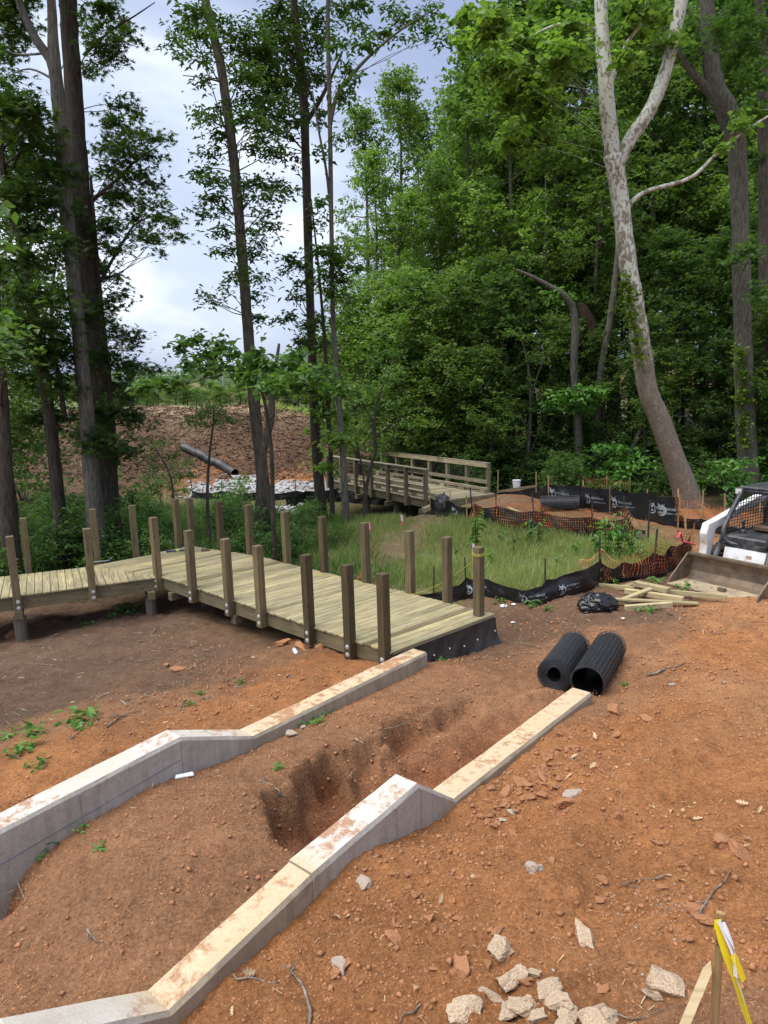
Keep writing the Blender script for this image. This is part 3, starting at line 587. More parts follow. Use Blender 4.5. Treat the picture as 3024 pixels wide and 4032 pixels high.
for f in (0.33, 0.66):
    beam(fc+n1v*Wrun*f+d1*0.1, fe+n1v*Wrun*f-d1*0.06, zt, 0.23, 0.038, name='joist'); beam(lf-d2v*lext+n2v*1.8*f, fc-d2v*0.4+n2v*1.8*f, zt, 0.23, 0.038, name='joist')
beam(fe+n1v*0.02-d1*0.005, be-n1v*0.02-d1*.005, zt, 0.235, 0.036, name='end_beam')
# posts
def post(base2, top_h, bottom_h, yaw, bolts=None, w=0.135):
    mb = MB(); mb.box((0, 0, 0), (top_h-bottom_h, w, w)); o = mb.build('post', MT['post'], bw, bevel=0.006)
    c = np.array([base2[0], base2[1], (top_h+bottom_h)/2])-bw_inv
    rx = Matrix.Rotation(yaw, 4, 'Z')@Matrix.Rotation(-math.pi/2+random.uniform(-.008, .008), 4, 'Y')@Matrix.Rotation(random.uniform(-.006, .006), 4, 'Z')
    o.matrix_local = Matrix.Translation(c)@rx
    if bolts is not None:
        for dz in (0.085, 0.205):
            mbb = MB(); q = -(top_h-bottom_h)/2+dz
            # bolts on the local face that looks outwards: find by world direction
            inv = rx.inverted()@Vector((bolts[0], bolts[1], 0)); a = np.array([inv.x, inv.y, inv.z]); a[0] = 0; a /= np.linalg.norm(a)
            side = np.cross((1, 0, 0), a)
            st = np.array([q, 0, 0])+a*(w/2-0.004)+side*(0.012)
            mbb.tube([st, st+a*0.010], 0.036, 12); mbb.tube([st+a*0.008, st+a*0.026], 0.017, 6)
            mbb.build('bolt', MT['metal'], o)
    return o
yaw1 = math.atan2(d1[1], d1[0]); yaw2 = math.atan2(d2v[1], d2v[0])
def front_pt(px, py, a, d):
    p = dk(px, py); return a + d*np.dot(p-a, d)
PH = 1.14
for px_, py_, up_ in ((753, 2316, 1.12), (898, 2364, 1.12), (1056, 2397, 1.13), (1230, 2464, 1.16), (1388, 2517, 1.15)):
    p = front_pt(px_, py_, fc, d1); post(p-n1v*0.075, ZD+up_, ZD-0.285, yaw1, bolts=-n1v)
p = front_pt(1532, 2560, fc, d1); post(p-n1v*0.075, ZD+1.14, ZD-0.30, yaw1, bolts=-n1v)
for px_, py_ in ((66, 2346), (362, 2306)):
    p = front_pt(px_, py_, lf, d2v); post(p-n2v*0.075, ZD+1.15, ZD-0.30, yaw2, bolts=-n2v)
post(fc-n1v*0.07-d1*0.06, ZD+1.22, ZD-0.285, yaw1, bolts=-n1v)
for px_, py_, up_ in ((108, 2251, 1.15), (380, 2203, 1.15), (533, 2189, 1.17), (702, 2153, 1.16), (756, 2150, 1.16), (871, 2167, 1.15), (986, 2185, 1.14)):
    p = dk(px_, py_); post(p+np.array([-0.01, 0.085]), ZD+up_, ZD-0.285, yaw2 if px_ < 700 else yaw1)
for px_, py_, up_ in ((1126, 2217, 1.12), (1271, 2253, 1.14), (1431, 2295, 1.16), (1605, 2338, 1.14), (1744, 2376, 1.14)):
    p = dk(px_, py_); p = b1 + d1*np.dot(p-b1, d1); post(p+n1v*0.03, ZD+up_, ZD-0.285, yaw1)
p = dk(1893, 2420); post(p-n1v*0.05, ZD+1.13, ZD+0.001, yaw1)
# cap beams on round piers
def cap_pier(p2, dirv, ln, zg, back=0.55, r=0.115, tilt=0.0):
    p2 = np.array(p2); a = p2-dirv*0.06; b_ = p2+dirv*ln
    mb = MB(); mb.box((0, 0, 0), (ln+0.06, 0.14, 0.16)); o = mb.build('cap_beam', MT['beam'], bw, bevel=0.006)
    c = (a+b_)/2; o.location = (c[0]-bw_inv[0], c[1]-bw_inv[1], zt-0.235-0.083-bw_inv[2]); o.rotation_euler = (0, 0, math.atan2(dirv[1], dirv[0]))
    q = p2+dirv*back; zg = gz(q[0], q[1])-0.4
    mb = MB(); mb.tube([(0, 0, 0), (0, 0, (zt-0.235-0.165)-zg)], r, 12); o = mb.build('pier', MT['pierwood'], bw); o.location = (q[0]-bw_inv[0], q[1]-bw_inv[1], zg-bw_inv[2])
MT['pierwood'] = bark('weathered_pier', (0.07, 0.06, 0.052), (0.20, 0.18, 0.155), sc=(10, 10, 1.2), strength=0.4)
pA = front_pt(66, 2346, lf, d2v); cap_pier(pA-n2v*0.10, n2v, 2.0, 0, back=0.16)
pC = fc-d2v*0.25; cap_pier(pC-n2v*0.06, n2v, 1.9, 0, back=0.2)
cap_pier(fc+d1*0.35, n1v, 2.1, 0, back=0.75); 
pE = front_pt(915, 2364, fc, d1); cap_pier(pE-n1v*0.0, n1v, 2.2, 0, back=0.55)
pG = front_pt(1256, 2464, fc, d1); cap_pier(pG, n1v, 2.2, 0, back=0.5); pI = front_pt(1480, 2464, fc, d1); cap_pier(pI+d1*.1, n1v, 2.2, 0, back=0.5)
pB = front_pt(66, 2346, lf, d2v)-d2v*2.3; cap_pier(pB, n2v, 2.0, 0, back=0.2)
# black geotextile apron nailed to the end of the boardwalk
aw = np.linalg.norm(be-fe); nx_, nz_ = 46, 14; V = []
for i in range(nx_+1):
    for j in range(nz_+1):
        s = i/nx_; q = j/nz_
        gp = fe + (be-fe)*s; out = d1*(0.035+0.018*math.sin(s*23+q*3)*q+0.012*math.sin(s*51+q*7)*q + 0.10*q*q*max(0, s-0.7)/0.3 + 0.06*q*q)
        p = gp+out; zb = gz(p[0], p[1])-0.06; V.append((p[0], p[1], (ZD-BTH-0.004)*(1-q)+zb*q))
Fq = [(i*(nz_+1)+j, (i+1)*(nz_+1)+j, (i+1)*(nz_+1)+j+1, i*(nz_+1)+j+1) for i in range(nx_) for j in range(nz_)]
ap = mobj('fabric_apron', fast_mesh('fabric_apron', V, Fq, True), MT['geotex']); tag(ap, 'black fabric apron nailed across the end of the boardwalk', 'fabric')
for s, q in ((0.05, .55), (.18, .5), (.35, .62), (.52, .52), (.66, .6), (.98, .45), (.8, .5)):
    i = int(s*nx_); j = int(q*nz_); mb = MB(); c = np.array(V[i*(nz_+1)+j]); mb.tube([c, c+np.append(d1, 0)*0.012], 0.013, 8); mb.build('nail_washer', MT['white'], ap)
# yellow mason's line along the deck, tied to the end post
pe = dk(1893, 2420)-n1v*0.05
pts = [np.append(lb-d2v*2.0-n2v*0.35, ZD+0.03), np.append(lb-n2v*0.42, ZD+0.02), np.append(dk(300, 2262), ZD+0.012), np.append(dk(560, 2225), ZD+0.012), np.append(dk(900, 2255), ZD+.012), np.append(dk(1080, 2258), ZD+0.012), np.append(dk(1330, 2275), ZD+0.012), np.append(dk(1560, 2338), ZD+0.02), np.append(dk(1660, 2340), ZD+0.05), np.append(dk(1755, 2375)+n1v*.13, ZD+0.42), np.append(pe+n1v*0.08, ZD+1.0)]
sp = smooth_path(pts, 8)
for k in range(26):
    a = k/8*2*math.pi; sp.append(np.append(pe+np.array([math.cos(a), math.sin(a)])*0.098, ZD+1.0+0.0022*k+0.02*math.sin(a)))
mb = MB(); mb.tube(sp, 0.0028, 4); st_ = mb.build('mason_line', MT['string']); tag(st_, 'thin yellow mason line along the boardwalk knotted round the end post', 'string')
# tools left on the deck
hp = dk(685, 2174); ham = empty('caulking_tool', (hp[0], hp[1], ZD+0.002), R(12), 'blue and lime hand tool lying on the boardwalk planks', 'tool')
mb = MB(); mb.tube([(-.17, 0, .025), (-.05, 0, .03), (.05, 0, .03)], [.022, .02, .02], 8); mb.build('grip', MT['blue'], ham)
mb = MB(); mb.tube([(.05, 0, .03), (.12, 0, .03)], .022, 8); mb.build('sleeve', MT['lime'], ham)
mb = MB(); mb.tube([(.12, 0, .03), (.26, .01, .028)], .02, 8).box((.27, .03, .03), (.04, .12, .04)); mb.build('head', MT['blue'], ham)
bp = dk(809, 2170); mb = MB(); mb.box((0, 0, .03), (.2, .08, .05)); o = mb.build('wood_block', MT['olddark'], None, (bp[0], bp[1], ZD), bevel=.004); o.rotation_euler = (0, 0, R(10)); tag(o, 'small dark wood offcut lying on the boardwalk planks', 'block')
cp = dk(395, 2214); cl = empty('bar_clamp', (cp[0], cp[1], ZD+0.002), R(15), 'grey steel clamp lying on the boardwalk beside a post', 'clamp')
mb = MB(); mb.box((0, 0, .02), (.42, .025, .012)); mb.build('bar', MT['metal'], cl)
mb = MB(); mb.tube([(-.2, 0, .03), (-.2, -.1, .03)], .02, 8).box((-.17, -.05, .035), (.03, .14, .05)); mb.build('jaw', MT['metal'], cl)
mb = MB(); mb.tube([(.16, 0, .035), (.25, .03, .05)], .022, 8); mb.build('handle', MT['grey_paint'], cl)

# ================================================================ foot bridge over the creek
ZB = ZC-3.80
ba = at_z(1686, 1968, ZB)[:2]; bdir = at_z(1318, 1893, ZB)[:2]-ba; BL = 7.4; bdir /= np.linalg.norm(bdir); bn = np.array([bdir[1], -bdir[0]]); 
if bn[0] < 0: bn = -bn
BWd = 2.62
br = empty('foot_bridge', (ba[0], ba[1], ZB-0.6), label='weathered wooden foot bridge with plank rails at the edge of the woods', cat='bridge')
bo = np.array([ba[0], ba[1], ZB-0.6])
def bpart(name, p, q, z0, w, h, m='oldwood'):
    p = np.array(p, float); q = np.array(q, float); a = math.atan2(q[1]-p[1], q[0]-p[0]); Ln = np.linalg.norm(q-p)
    mb = MB(); mb.box((0, 0, 0), (Ln, w, h)); o = mb.build(name, MT[m], br, bevel=0.005)
    o.location = ((p[0]+q[0])/2-bo[0], (p[1]+q[1])/2-bo[1], z0+h/2-bo[2]); o.rotation_euler = (0, 0, a); return o
def bpost(p, z0, z1, m='olddark', w=0.125):
    mb = MB(); mb.box((0, 0, 0), (z1-z0, w, w)); o = mb.build('rail_post', MT[m], br, bevel=.005)
    o.matrix_local = Matrix.Translation(Vector((p[0], p[1], (z0+z1)/2))-Vector(bo))@Matrix.Rotation(math.atan2(bdir[1], bdir[0]), 4, 'Z')@Matrix.Rotation(math.pi/2, 4, 'Y'); return o
k = 0
while (k+0.5)*0.1425 < BL+0.35:
    c = ba - bdir*0.35 + bdir*(k+.5)*0.1425
    board(br, c-bn*0.02, c+bn*(BWd+0.02), ZB+random.uniform(-.002, .002), m=MT['oldwood']); k += 1
for f in (0.02, 0.35, 0.65, 0.98): bpart('stringer', ba+bn*BWd*f-bdir*.3, ba+bn*BWd*f+bdir*BL, ZB-0.04-0.27, 0.05, 0.265, 'beam')
bpart('end_beam', ba-bdir*.37-bn*0.15, ba-bdir*.37+bn*(BWd+.15), ZB-0.30, 0.06, 0.262, 'olddark')
for side, off in ((-1, -0.06), (1, BWd+0.06)):
    o0 = ba+bn*off; inn = bn*(0.085 if side < 0 else -0.085); mm = 'olddark' if side < 0 else 'oldwood'
    for i in range(7): bpost(o0+bdir*(0.05+i*(BL-0.1)/6), ZB-0.34, ZB+1.02, mm)
    bpart('hand_rail', o0-bdir*.03+inn*.3, o0+bdir*(BL+.03)+inn*.3, ZB+1.022, 0.15, 0.04, 'oldwood')
    bpart('top_rail', o0+inn, o0+bdir*BL+inn, ZB+0.885, 0.04, 0.135, 'oldwood'); bpart('mid_rail', o0+inn, o0+bdir*BL+inn, ZB+0.30, 0.04, 0.135, 'oldwood')
    bpart('kerb_timber', o0+inn*3.2-bdir*.25, o0+inn*3.2+bdir*BL, ZB+0.10, 0.10, 0.10, 'oldwood')
    for i in range(7): 
        c = o0+inn*3.2+bdir*(0.0+i*(BL-.1)/6); bpart('kerb_block', c-bdir*.15, c+bdir*.15, ZB+0.003, 0.10, 0.096, 'oldwood')
    mb = MB(); zz0, zz1 = ZB+0.435, ZB+0.885; q0 = o0+inn*0.72
    for j in range(9): 
        z = zz0+(zz1-zz0)*j/8; mb.bar(np.append(q0, z), np.append(q0+bdir*BL, z), .006, .006)
    for j in range(int(BL/0.1)): 
        c = q0+bdir*(j*0.1+.05); mb.bar((c[0], c[1], zz0), (c[0]+1e-4, c[1], zz1), .006, .006, up=(1, 0, 0))
    wm = mb.build('wire_mesh', MT['rebar'], br); wm.location = -Vector(bo); wm['kind'] = 'stuff'
for f in (0.15, 2.4, 4.6):
    c = ba+bdir*f
    mb = MB(); mb.box((0, 0, 0), (BWd+.5, .16, .16)); o = mb.build('cap_beam', MT['beam'], br); o.location = Vector((*(c+bn*BWd/2), ZB-0.40))-Vector(bo); o.rotation_euler = (0, 0, math.atan2(bn[1], bn[0]))
    for g in (0.25, BWd-.25):
        q = c+bn*g; z0 = gz(q[0], q[1])-.4; mb = MB(); mb.tube([(0, 0, z0), (0, 0, ZB-.48)], .12, 10); o = mb.build('pier', MT['pierwood'], br); o.location = (q[0]-bo[0], q[1]-bo[1], -bo[2])
# timber wing at the near corner and along the far approach
p = ba-bdir*.45-bn*.1; mb = MB(); mb.box((0, 0, 0), (.75, .14, .16)); o = mb.build('timber', MT['oldwood'], None, bevel=.005); q = p-bdir*.25-bn*.3; o.location = (q[0], q[1], gz(q[0], q[1])+.22); o.rotation_euler = (0, R(8), math.atan2(-bn[1]-.4, -bn[0])); tag(o, 'short squared timber propped against the near corner of the foot bridge', 'timber')
# ================================================================ vegetation
def leaf_arrays(C, size, outdir=None, flat=0.55, droop=0.25, aspect=0.5, seed=0, lv=None, rg=None):
    """C: n x 3 leaf bases. Returns verts (4n x 3), tris-as-quads (n x 4 folded as two tris) and values"""
    rg = rg or np.random.default_rng(seed); n = len(C)
    az = rg.uniform(0, 2*np.pi, n)
    d = np.column_stack([np.cos(az), np.sin(az), rg.normal(-droop, 0.35, n)])
    if outdir is not None: d = d + outdir*0.9
    d /= np.linalg.norm(d, axis=1, keepdims=True)
    up = np.column_stack([rg.normal(0, flat, n), rg.normal(0, flat, n), np.ones(n)])
    s = np.cross(d, up); s /= np.linalg.norm(s, axis=1, keepdims=True)+1e-9; nn = np.cross(s, d)
    L_ = size*rg.uniform(0.65, 1.25, n)[:, None]; W_ = L_*aspect
    b0 = C; tip = C + d*L_ - nn*L_*0.12; mid = C + d*L_*0.45
    a = mid + s*W_*0.5 + nn*L_*0.10; c = mid - s*W_*0.5 + nn*L_*0.10
    V = np.stack([b0, a, tip, c], 1).reshape(-1, 3)
    i = np.arange(n)*4; T = np.concatenate([np.column_stack([i, i+1, i+2]), np.column_stack([i, i+2, i+3])])
    v = (rg.uniform(0, 1, n)*0.6+0.2 if lv is None else lv + rg.normal(0, 0.14, n)); v = np.repeat(np.clip(v, 0, 1), 4)
    return V, T, v
def star_arrays(C, size, seed=0, rg=None, flat=0.5, lv=None):
    """five pointed (gum or maple) leaves: three crossed blades from the base, 6 triangles"""
    rg = rg or np.random.default_rng(seed); n = len(C)
    az = rg.uniform(0, 2*np.pi, n); d = np.column_stack([np.cos(az), np.sin(az), rg.normal(-0.3, 0.3, n)]); d /= np.linalg.norm(d, axis=1, keepdims=True)
    up = np.column_stack([rg.normal(0, flat, n), rg.normal(0, flat, n), np.ones(n)]); s = np.cross(d, up); s /= np.linalg.norm(s, axis=1, keepdims=True)+1e-9
    L_ = size*rg.uniform(0.7, 1.2, n)[:, None]; pts = [C]; angs = (-1.35, -0.95, -0.62, -0.33, 0, 0.33, 0.62, 0.95, 1.35); rad = (0.72, 0.34, 0.92, 0.36, 1.0, 0.36, 0.92, 0.34, 0.72)
    for a, r in zip(angs, rad): pts.append(C + (d*math.cos(a)+s*math.sin(a))*L_*r)
    V = np.stack(pts, 1).reshape(-1, 3); i = np.arange(n)*10
    T = np.concatenate([np.column_stack([i, i+1+k, i+2+k]) for k in range(8)])
    v = (rg.uniform(0, 1, n)*0.6+0.2 if lv is None else lv + rg.normal(0, 0.14, n)); return V, T, np.repeat(np.clip(v, 0, 1), 10)
def clump_points(clumps, per=13, spray=0.26, seed=0):
    """clumps: (center, (rx,ry,rz), n). Leaves in sprays spread through each clump"""
    rg = np.random.default_rng(seed); P = []; LV = []
    for c, r, n in clumps:
        m = max(2, int(n/per)); u = rg.normal(0, 1, (m, 3)); u /= np.linalg.norm(u, axis=1, keepdims=True); rad = rg.uniform(0, 1, m)**0.45
        sc = np.array(c)+u*rad[:, None]*np.array(r)
        base = 0.28+0.34*rg.uniform(0, 1)
        for q, uu in zip(sc, u):
            k = rg.integers(per//2, per+per//2); dirn = np.array([uu[0], uu[1], uu[2]*0.4-0.12]); dirn /= np.linalg.norm(dirn)
            s = rg.uniform(-0.6, 1, k)[:, None]*spray*1.3; P.append(q+dirn*s+rg.normal(0, spray*0.38, (k, 3))*np.array([1, 1, 0.55])); LV.append(np.full(k, base+0.22*rg.normal()))
    return np.concatenate(P), np.concatenate(LV)
def crown_mesh(name, clumps, size, seed, per=13, spray=0.26, aspect=0.5, star=False, flat=0.55, droop=0.25):
    P, lv = clump_points(clumps, per, spray, seed)
    V, T, v = star_arrays(P, size, seed, flat=flat, lv=lv) if star else leaf_arrays(P, size, seed=seed, flat=flat, aspect=aspect, droop=droop, lv=lv)
    return fast_mesh(name, V, T, False, {'lv': ('FLOAT', v)})
def trunk_mesh(mb, path, n=10, lump=0.06, seed=0, res=5):
    """path: (x,y,z,r)"""
    sp = smooth_path(path, res); mb.tube([p[:3] for p in sp], [max(0.004, p[3]) for p in sp], n, lump=lump, seed=seed)
def to_branch(mb, trunk_pts, c, r0=0.03, seed=0):
    """limb from the trunk to a clump centre"""
    rnd = random.Random(seed); c = np.array(c); best = None
    for p in trunk_pts:
        p3 = np.array(p[:3]); d = np.linalg.norm(p3[:2]-c[:2]); want = c[2]-0.35*d; s = abs(p3[2]-want)+d*0.2
        if best is None or s < best[0]: best = (s, p3, p[3])
    p = best[1]; r = min(r0, best[2]*0.6); m_ = (p+c)/2+np.array([rnd.uniform(-.2, .2), rnd.uniform(-.2, .2), rnd.uniform(-.1, .25)])
    sp = smooth_path([np.append(p, r), np.append(m_, r*0.65), np.append(c, r*0.3)], 4); mb.tube([q[:3] for q in sp], [q[3] for q in sp], 5, cap=False)
def px_path(pts, Y, lean=0.0):
    """pixel polyline (1659-wide pixels: x, y, width) at distance Y -> (x,y,z,r)"""
    out = []
    for i, (x, y, w) in enumerate(pts):
        p = Dy(x, y, Y+lean*i/max(1, len(pts)-1)); out.append((*p, w*K/F*np.linalg.norm(p-np.array([0, 0, ZC]))/2))
    return out
def px_clumps(lst, Y, dens=1.0, spread=1.0, seed=0):
    """(x, y, rx, ry[, dY]) in 1659-wide pixels -> clumps with depth spread"""
    rg = np.random.default_rng(seed); out = []
    for q in lst:
        x, y, rx, ry = q[:4]; dY = q[4] if len(q) > 4 else rg.normal(0, 1.3*spread)
        p = Dy(x, y, Y+dY); s = K/F*(Y+dY)*1.02; a, b = rx*s, ry*s
        out.append((p, (a, (a+b)*0.5, b), max(34, int(dens*rx*ry*0.46))))
    return out
def px_tree(name, label, Y, trunks, clumps, leaf, barkm, size=0.15, dens=1.0, per=13, spray=0.24, aspect=0.5, star=False, seed=1, cat='tree', group=None, base=None, br=0.035, extra=None, n=10, lean=0.0):
    paths = [px_path(tp, Y, lean) for tp in trunks]; over = []; rgt = np.random.default_rng(seed+900)
    for i, tp in enumerate(paths):               # stems that leave the picture at the top go on to a tip with its own leaves
        if trunks[i][0][1] < -30 and trunks[i][0][2] > 4:
            a, b2 = np.array(tp[0]), np.array(tp[1]); d = (a-b2)[:3]; d = d/np.linalg.norm(d); d = d*.6+np.array([0, 0, .4]); d /= np.linalg.norm(d); hx = min(7.5, 1.2+a[3]*26)
            paths[i] = [(*(a[:3]+d*hx+rgt.normal(0, .2, 3)), .02), (*(a[:3]+d*hx*.5+rgt.normal(0, .15, 3)), a[3]*.6)]+list(tp)
            for k in range(9): f = rgt.uniform(.3, 1.05); over.append((a[:3]+d*hx*f+rgt.normal(0, 1.0, 3)*np.array([1, 1, .4])*(.4+hx*.16), (.9, .9, .55), 170))
    main = paths[0]; bx, by, bz = main[-1][0], main[-1][1], main[-1][2]
    g = gz(bx, by); loc = np.array([bx, by, g])
    if bz > g-0.1: main = main + [(bx+(main[-1][0]-main[-2][0])*0.05, by, g-0.35, main[-1][3]*1.12)]
    root = empty(name, tuple(loc), 0, label, cat, group)
    mb = MB()
    for i, tp in enumerate([main]+paths[1:]): trunk_mesh(mb, tp, n if i == 0 else 8, 0.07, seed+i)
    cl = (px_clumps(clumps, Y, dens, seed=seed) if clumps else []) + (over if clumps else [])
    allp = [q for tp in [main]+paths[1:] for q in smooth_path(tp, 3)]
    for i, c in enumerate(cl): to_branch(mb, allp, c[0], br, seed*31+i)
    tr = mb.build('trunk', MT[barkm], root, smooth=True); tr.location = -Vector(loc)
    if cl:
        me = crown_mesh('crown', cl, size, seed, per, spray, aspect, star); c = mobj('crown', me, LF[leaf], root); c.location = -Vector(loc)
    return root, tr

# ---- left-hand group
px_tree('oak_tree', 'dark trunked tree at the far end of the left boardwalk run', 17, [[(-45, -60, 12), (-25, 350, 16), (-8, 690, 20), (0, 820, 24), (10, 1000, 28), (18, 1130, 32)]], [(10, 600, 30, 30), (20, 760, 30, 25)], 'oak', 'bark_dark', seed=3, star=True, size=.13)
px_tree('gum_tree', 'slender dark tree with star shaped leaves leaning by the boardwalk', 18.5, [[(0, 330, 10.2), (20, 430, 15.3), (45, 520, 17.0), (70, 680, 19.6), (95, 810, 22.1), (118, 1000, 23.8), (140, 1230, 27.2)], [(120, 560, 4.2), (112, 700, 6.8), (140, 900, 10.2)]],
 [(25,215,45,30),(60,240,40,30),(80,300,50,30),(30,300,45,30),(60,360,60,35),(20,400,35,30),(100,360,35,40),(60,430,60,35),(110,440,40,40),(30,480,40,30),(80,500,50,30),(130,520,30,30),(40,560,50,30),(100,580,50,30),(20,620,30,25),(80,640,60,30),(130,640,30,30),(50,700,60,25),(110,700,40,30),(30,745,35,22),(90,760,50,30),(60,815,30,20),(140,760,30,40),(130,830,30,30),(80,900,25,20),(120,900,30,25),(10,250,30,25)], 'oak', 'bark_dark', size=.17, dens=.72, star=True, seed=5, per=11, spray=.3)
px_tree('oak_tree', 'tall grey brown trunk forking high beside the large vine covered tree', 18.3, [[(110, -60, 13), (113, 40, 15), (118, 140, 20), (130, 260, 23), (146, 480, 25), (170, 720, 26.4), (187, 900, 28.8), (203, 1080, 33.6), (214, 1210, 38.4)], [(30, -40, 12.0), (52, 30, 12.8), (78, 85, 14.4), (108, 130, 16.0), (122, 190, 16.0)]],
 [(30,50,45,35,3),(10,110,25,30,3),(20,5,40,30,3),(75,5,20,15,3),(15,165,14,12,3)], 'oak', 'bark_grey', size=.15, star=True, seed=8)
px_tree('oak_tree', 'massive dark vine covered trunk beside the mulch mound', 20.5, [[(142, -60, 26.4), (150, 60, 27.7), (158, 180, 29.0), (172, 380, 31.7), (188, 560, 34.3), (205, 740, 38.3), (222, 920, 40.9), (236, 1130, 46.2)], [(196, 380, 5), (202, 470, 8), (215, 640, 11.9), (235, 850, 17.2), (245, 1000, 19.8)],
   [(335, 5, 1.5), (290, 35, 2.6), (235, 70, 4.0), (180, 120, 5.3)], [(385, 450, 1.5), (300, 480, 3.3), (255, 540, 5.3), (200, 640, 7.9)], [(350, 310, 1.5), (290, 350, 4.0), (250, 390, 5.9), (190, 440, 9.2)]],
 [(220,20,40,20),(200,60,25,20),(265,60,25,15),(250,90,28,18),(215,110,30,15),(240,125,25,12),(190,150,18,18),(260,225,22,14),(290,240,16,12),(250,265,28,20),(285,285,28,16),(320,300,26,12),(240,320,32,25),(280,330,35,20),(320,335,24,12),(345,300,15,8),(245,375,32,25),(290,380,34,18),(325,400,26,12),(270,425,32,18),(320,440,28,11),(350,440,18,9),(290,470,32,14),(340,475,30,11),(375,480,22,9),(395,512,16,7),(360,510,20,9),(330,515,22,10),(300,515,25,12),(348,548,8,8),(235,430,25,30),(230,490,28,30),(245,540,22,20),(225,590,24,28),(260,640,24,14),(235,660,28,22),(215,700,24,25),(255,720,30,20),(290,735,28,15),(230,770,35,25),(280,790,40,22),(225,830,40,28),(275,850,40,25),(320,800,28,14),(240,890,45,28),(290,900,30,22),(225,950,42,28),(265,975,38,26),(190,560,20,30),(180,680,18,30),(165,850,25,30),(175,930,25,30)], 'oak', 'bark_dark', size=.15, dens=1.0, star=True, seed=11, per=11, spray=.27, br=.014, n=14)
# ---- centre
hk = [(400,60,26,18),(385,92,22,12),(430,25,30,18),(425,75,20,18),(468,55,22,22),(380,115,12,10),(540,70,32,22),(520,110,34,22),(560,130,36,22),(530,160,34,20),(575,175,26,18),(430,130,20,12),(440,175,18,10),(425,245,24,9),(450,260,22,10),(470,235,18,10),(540,215,32,18),(570,235,30,18),(535,255,28,14),(580,275,24,14),(560,300,24,12),(475,290,24,13),(545,320,24,12),(580,330,20,14),(450,335,20,10),(470,320,12,10),(435,375,28,13),(465,390,24,13),(520,395,22,14),(560,395,28,13),(600,400,28,12),(620,415,16,10),(575,425,26,12),(455,430,26,13),(440,460,22,10),(480,455,16,12),(530,440,18,12),(585,455,22,10),(480,500,18,16),(545,500,26,12),(585,490,20,12),(565,525,18,12),(470,540,12,12),(495,545,14,12),(550,550,22,12),(530,595,16,18),(545,640,18,14),(480,620,14,10),(560,600,18,12),(440,640,20,8),(465,655,18,8),(560,690,16,16),(505,600,14,10)]
px_tree('hickory_tree', 'slanting dark hickory trunk with leafy tufts all the way up', 21.5, [[(432, -60, 13.5), (455, 50, 15.0), (478, 150, 16.5), (497, 280, 18.0), (512, 420, 19.5), (524, 560, 20.2), (538, 740, 21.8), (550, 880, 24.0), (565, 1010, 26.2), (580, 1135, 30.0)], [(395, 163, 1.5), (440, 168, 2.2), (480, 178, 3.8)]], hk, 'oak', 'bark_brown', size=.19, aspect=.36, dens=1.05, per=9, spray=.25, seed=14, br=.02)
px_tree('snag', 'thin broken snag leaning beside the slanting hickory trunk', 20.6, [[(603, 742, 5), (596, 790, 9), (588, 850, 12), (584, 905, 18), (572, 960, 15), (563, 1030, 17), (560, 1130, 18)], [(640, 790, 3), (618, 810, 5), (595, 850, 7)]], None, 'oak', 'bark_brown', seed=17)
px_tree('hickory_tree', 'straight dark tree dividing high up between the hickory and the foot bridge', 24, [[(630, -60, 10.9), (640, 60, 12.9), (655, 190, 16.3), (660, 330, 17.0), (667, 560, 17.7), (674, 760, 18.4), (682, 950, 21.1), (694, 1095, 24.5)], [(600, 40, 2.7), (625, 110, 5.4), (654, 215, 8.2)], [(740, 110, 3.4), (700, 200, 6.8), (665, 260, 9.5)], [(580, 225, 2.7), (620, 245, 4.1), (658, 270, 5.4)]],
 [(600,20,28,22),(640,30,26,28),(575,60,30,22),(610,80,32,24),(650,90,24,26),(570,110,30,20),(610,130,34,24),(650,150,28,24),(690,40,24,26),(690,100,20,24),(575,160,30,20),(620,180,34,20),(660,195,22,20),(590,205,30,18),(630,225,28,16),(690,170,18,20),(600,250,26,14),(565,270,22,12),(615,285,22,14),(605,320,14,12),(635,265,20,12),(690,250,16,16),(600,345,10,12),(625,560,20,10),(650,575,22,12),(615,585,16,10),(650,610,16,12),(640,640,18,14),(625,690,20,12),(660,700,18,14),(690,690,22,18),(655,740,22,14),(700,740,26,18),(635,345,10,14),(680,480,14,12)], 'oak', 'bark_dark', size=.19, aspect=.42, dens=1.1, per=9, seed=19, br=.02)
px_tree('young_tree', 'thin straight trunk with a reaching branch just before the foot bridge', 22.4, [[(706, -60, 6.0), (708, 60, 7.6), (712, 240, 8.5), (716, 480, 9.3), (720, 700, 10.2), (733, 880, 12.8), (742, 1000, 14.4), (748, 1135, 17.8)], [(960, 8, 1.7), (880, 55, 3.4), (810, 110, 5.1), (762, 160, 6.8), (728, 205, 7.6), (714, 270, 6.8)], [(675, 200, 3.4), (690, 290, 4.2), (705, 370, 5.1), (714, 460, 5.1)]],
 [(745,20,24,16),(780,10,20,14),(770,60,18,12),(730,100,16,16),(750,150,16,14),(790,100,20,12),(830,70,22,12),(870,45,22,12),(905,40,18,10),(935,15,20,12),(885,85,14,8),(930,65,22,10),(965,80,14,8),(840,20,16,10),(740,205,16,20),(700,330,10,14),(770,165,12,10),(700,545,22,18),(725,560,22,22),(700,590,20,18),(740,600,18,20),(715,630,18,14),(745,640,18,14),(770,580,14,10),(690,430,10,14),(730,300,10,12)], 'oak', 'bark_grey', size=.19, aspect=.45, dens=1.0, per=8, seed=23, br=.012)
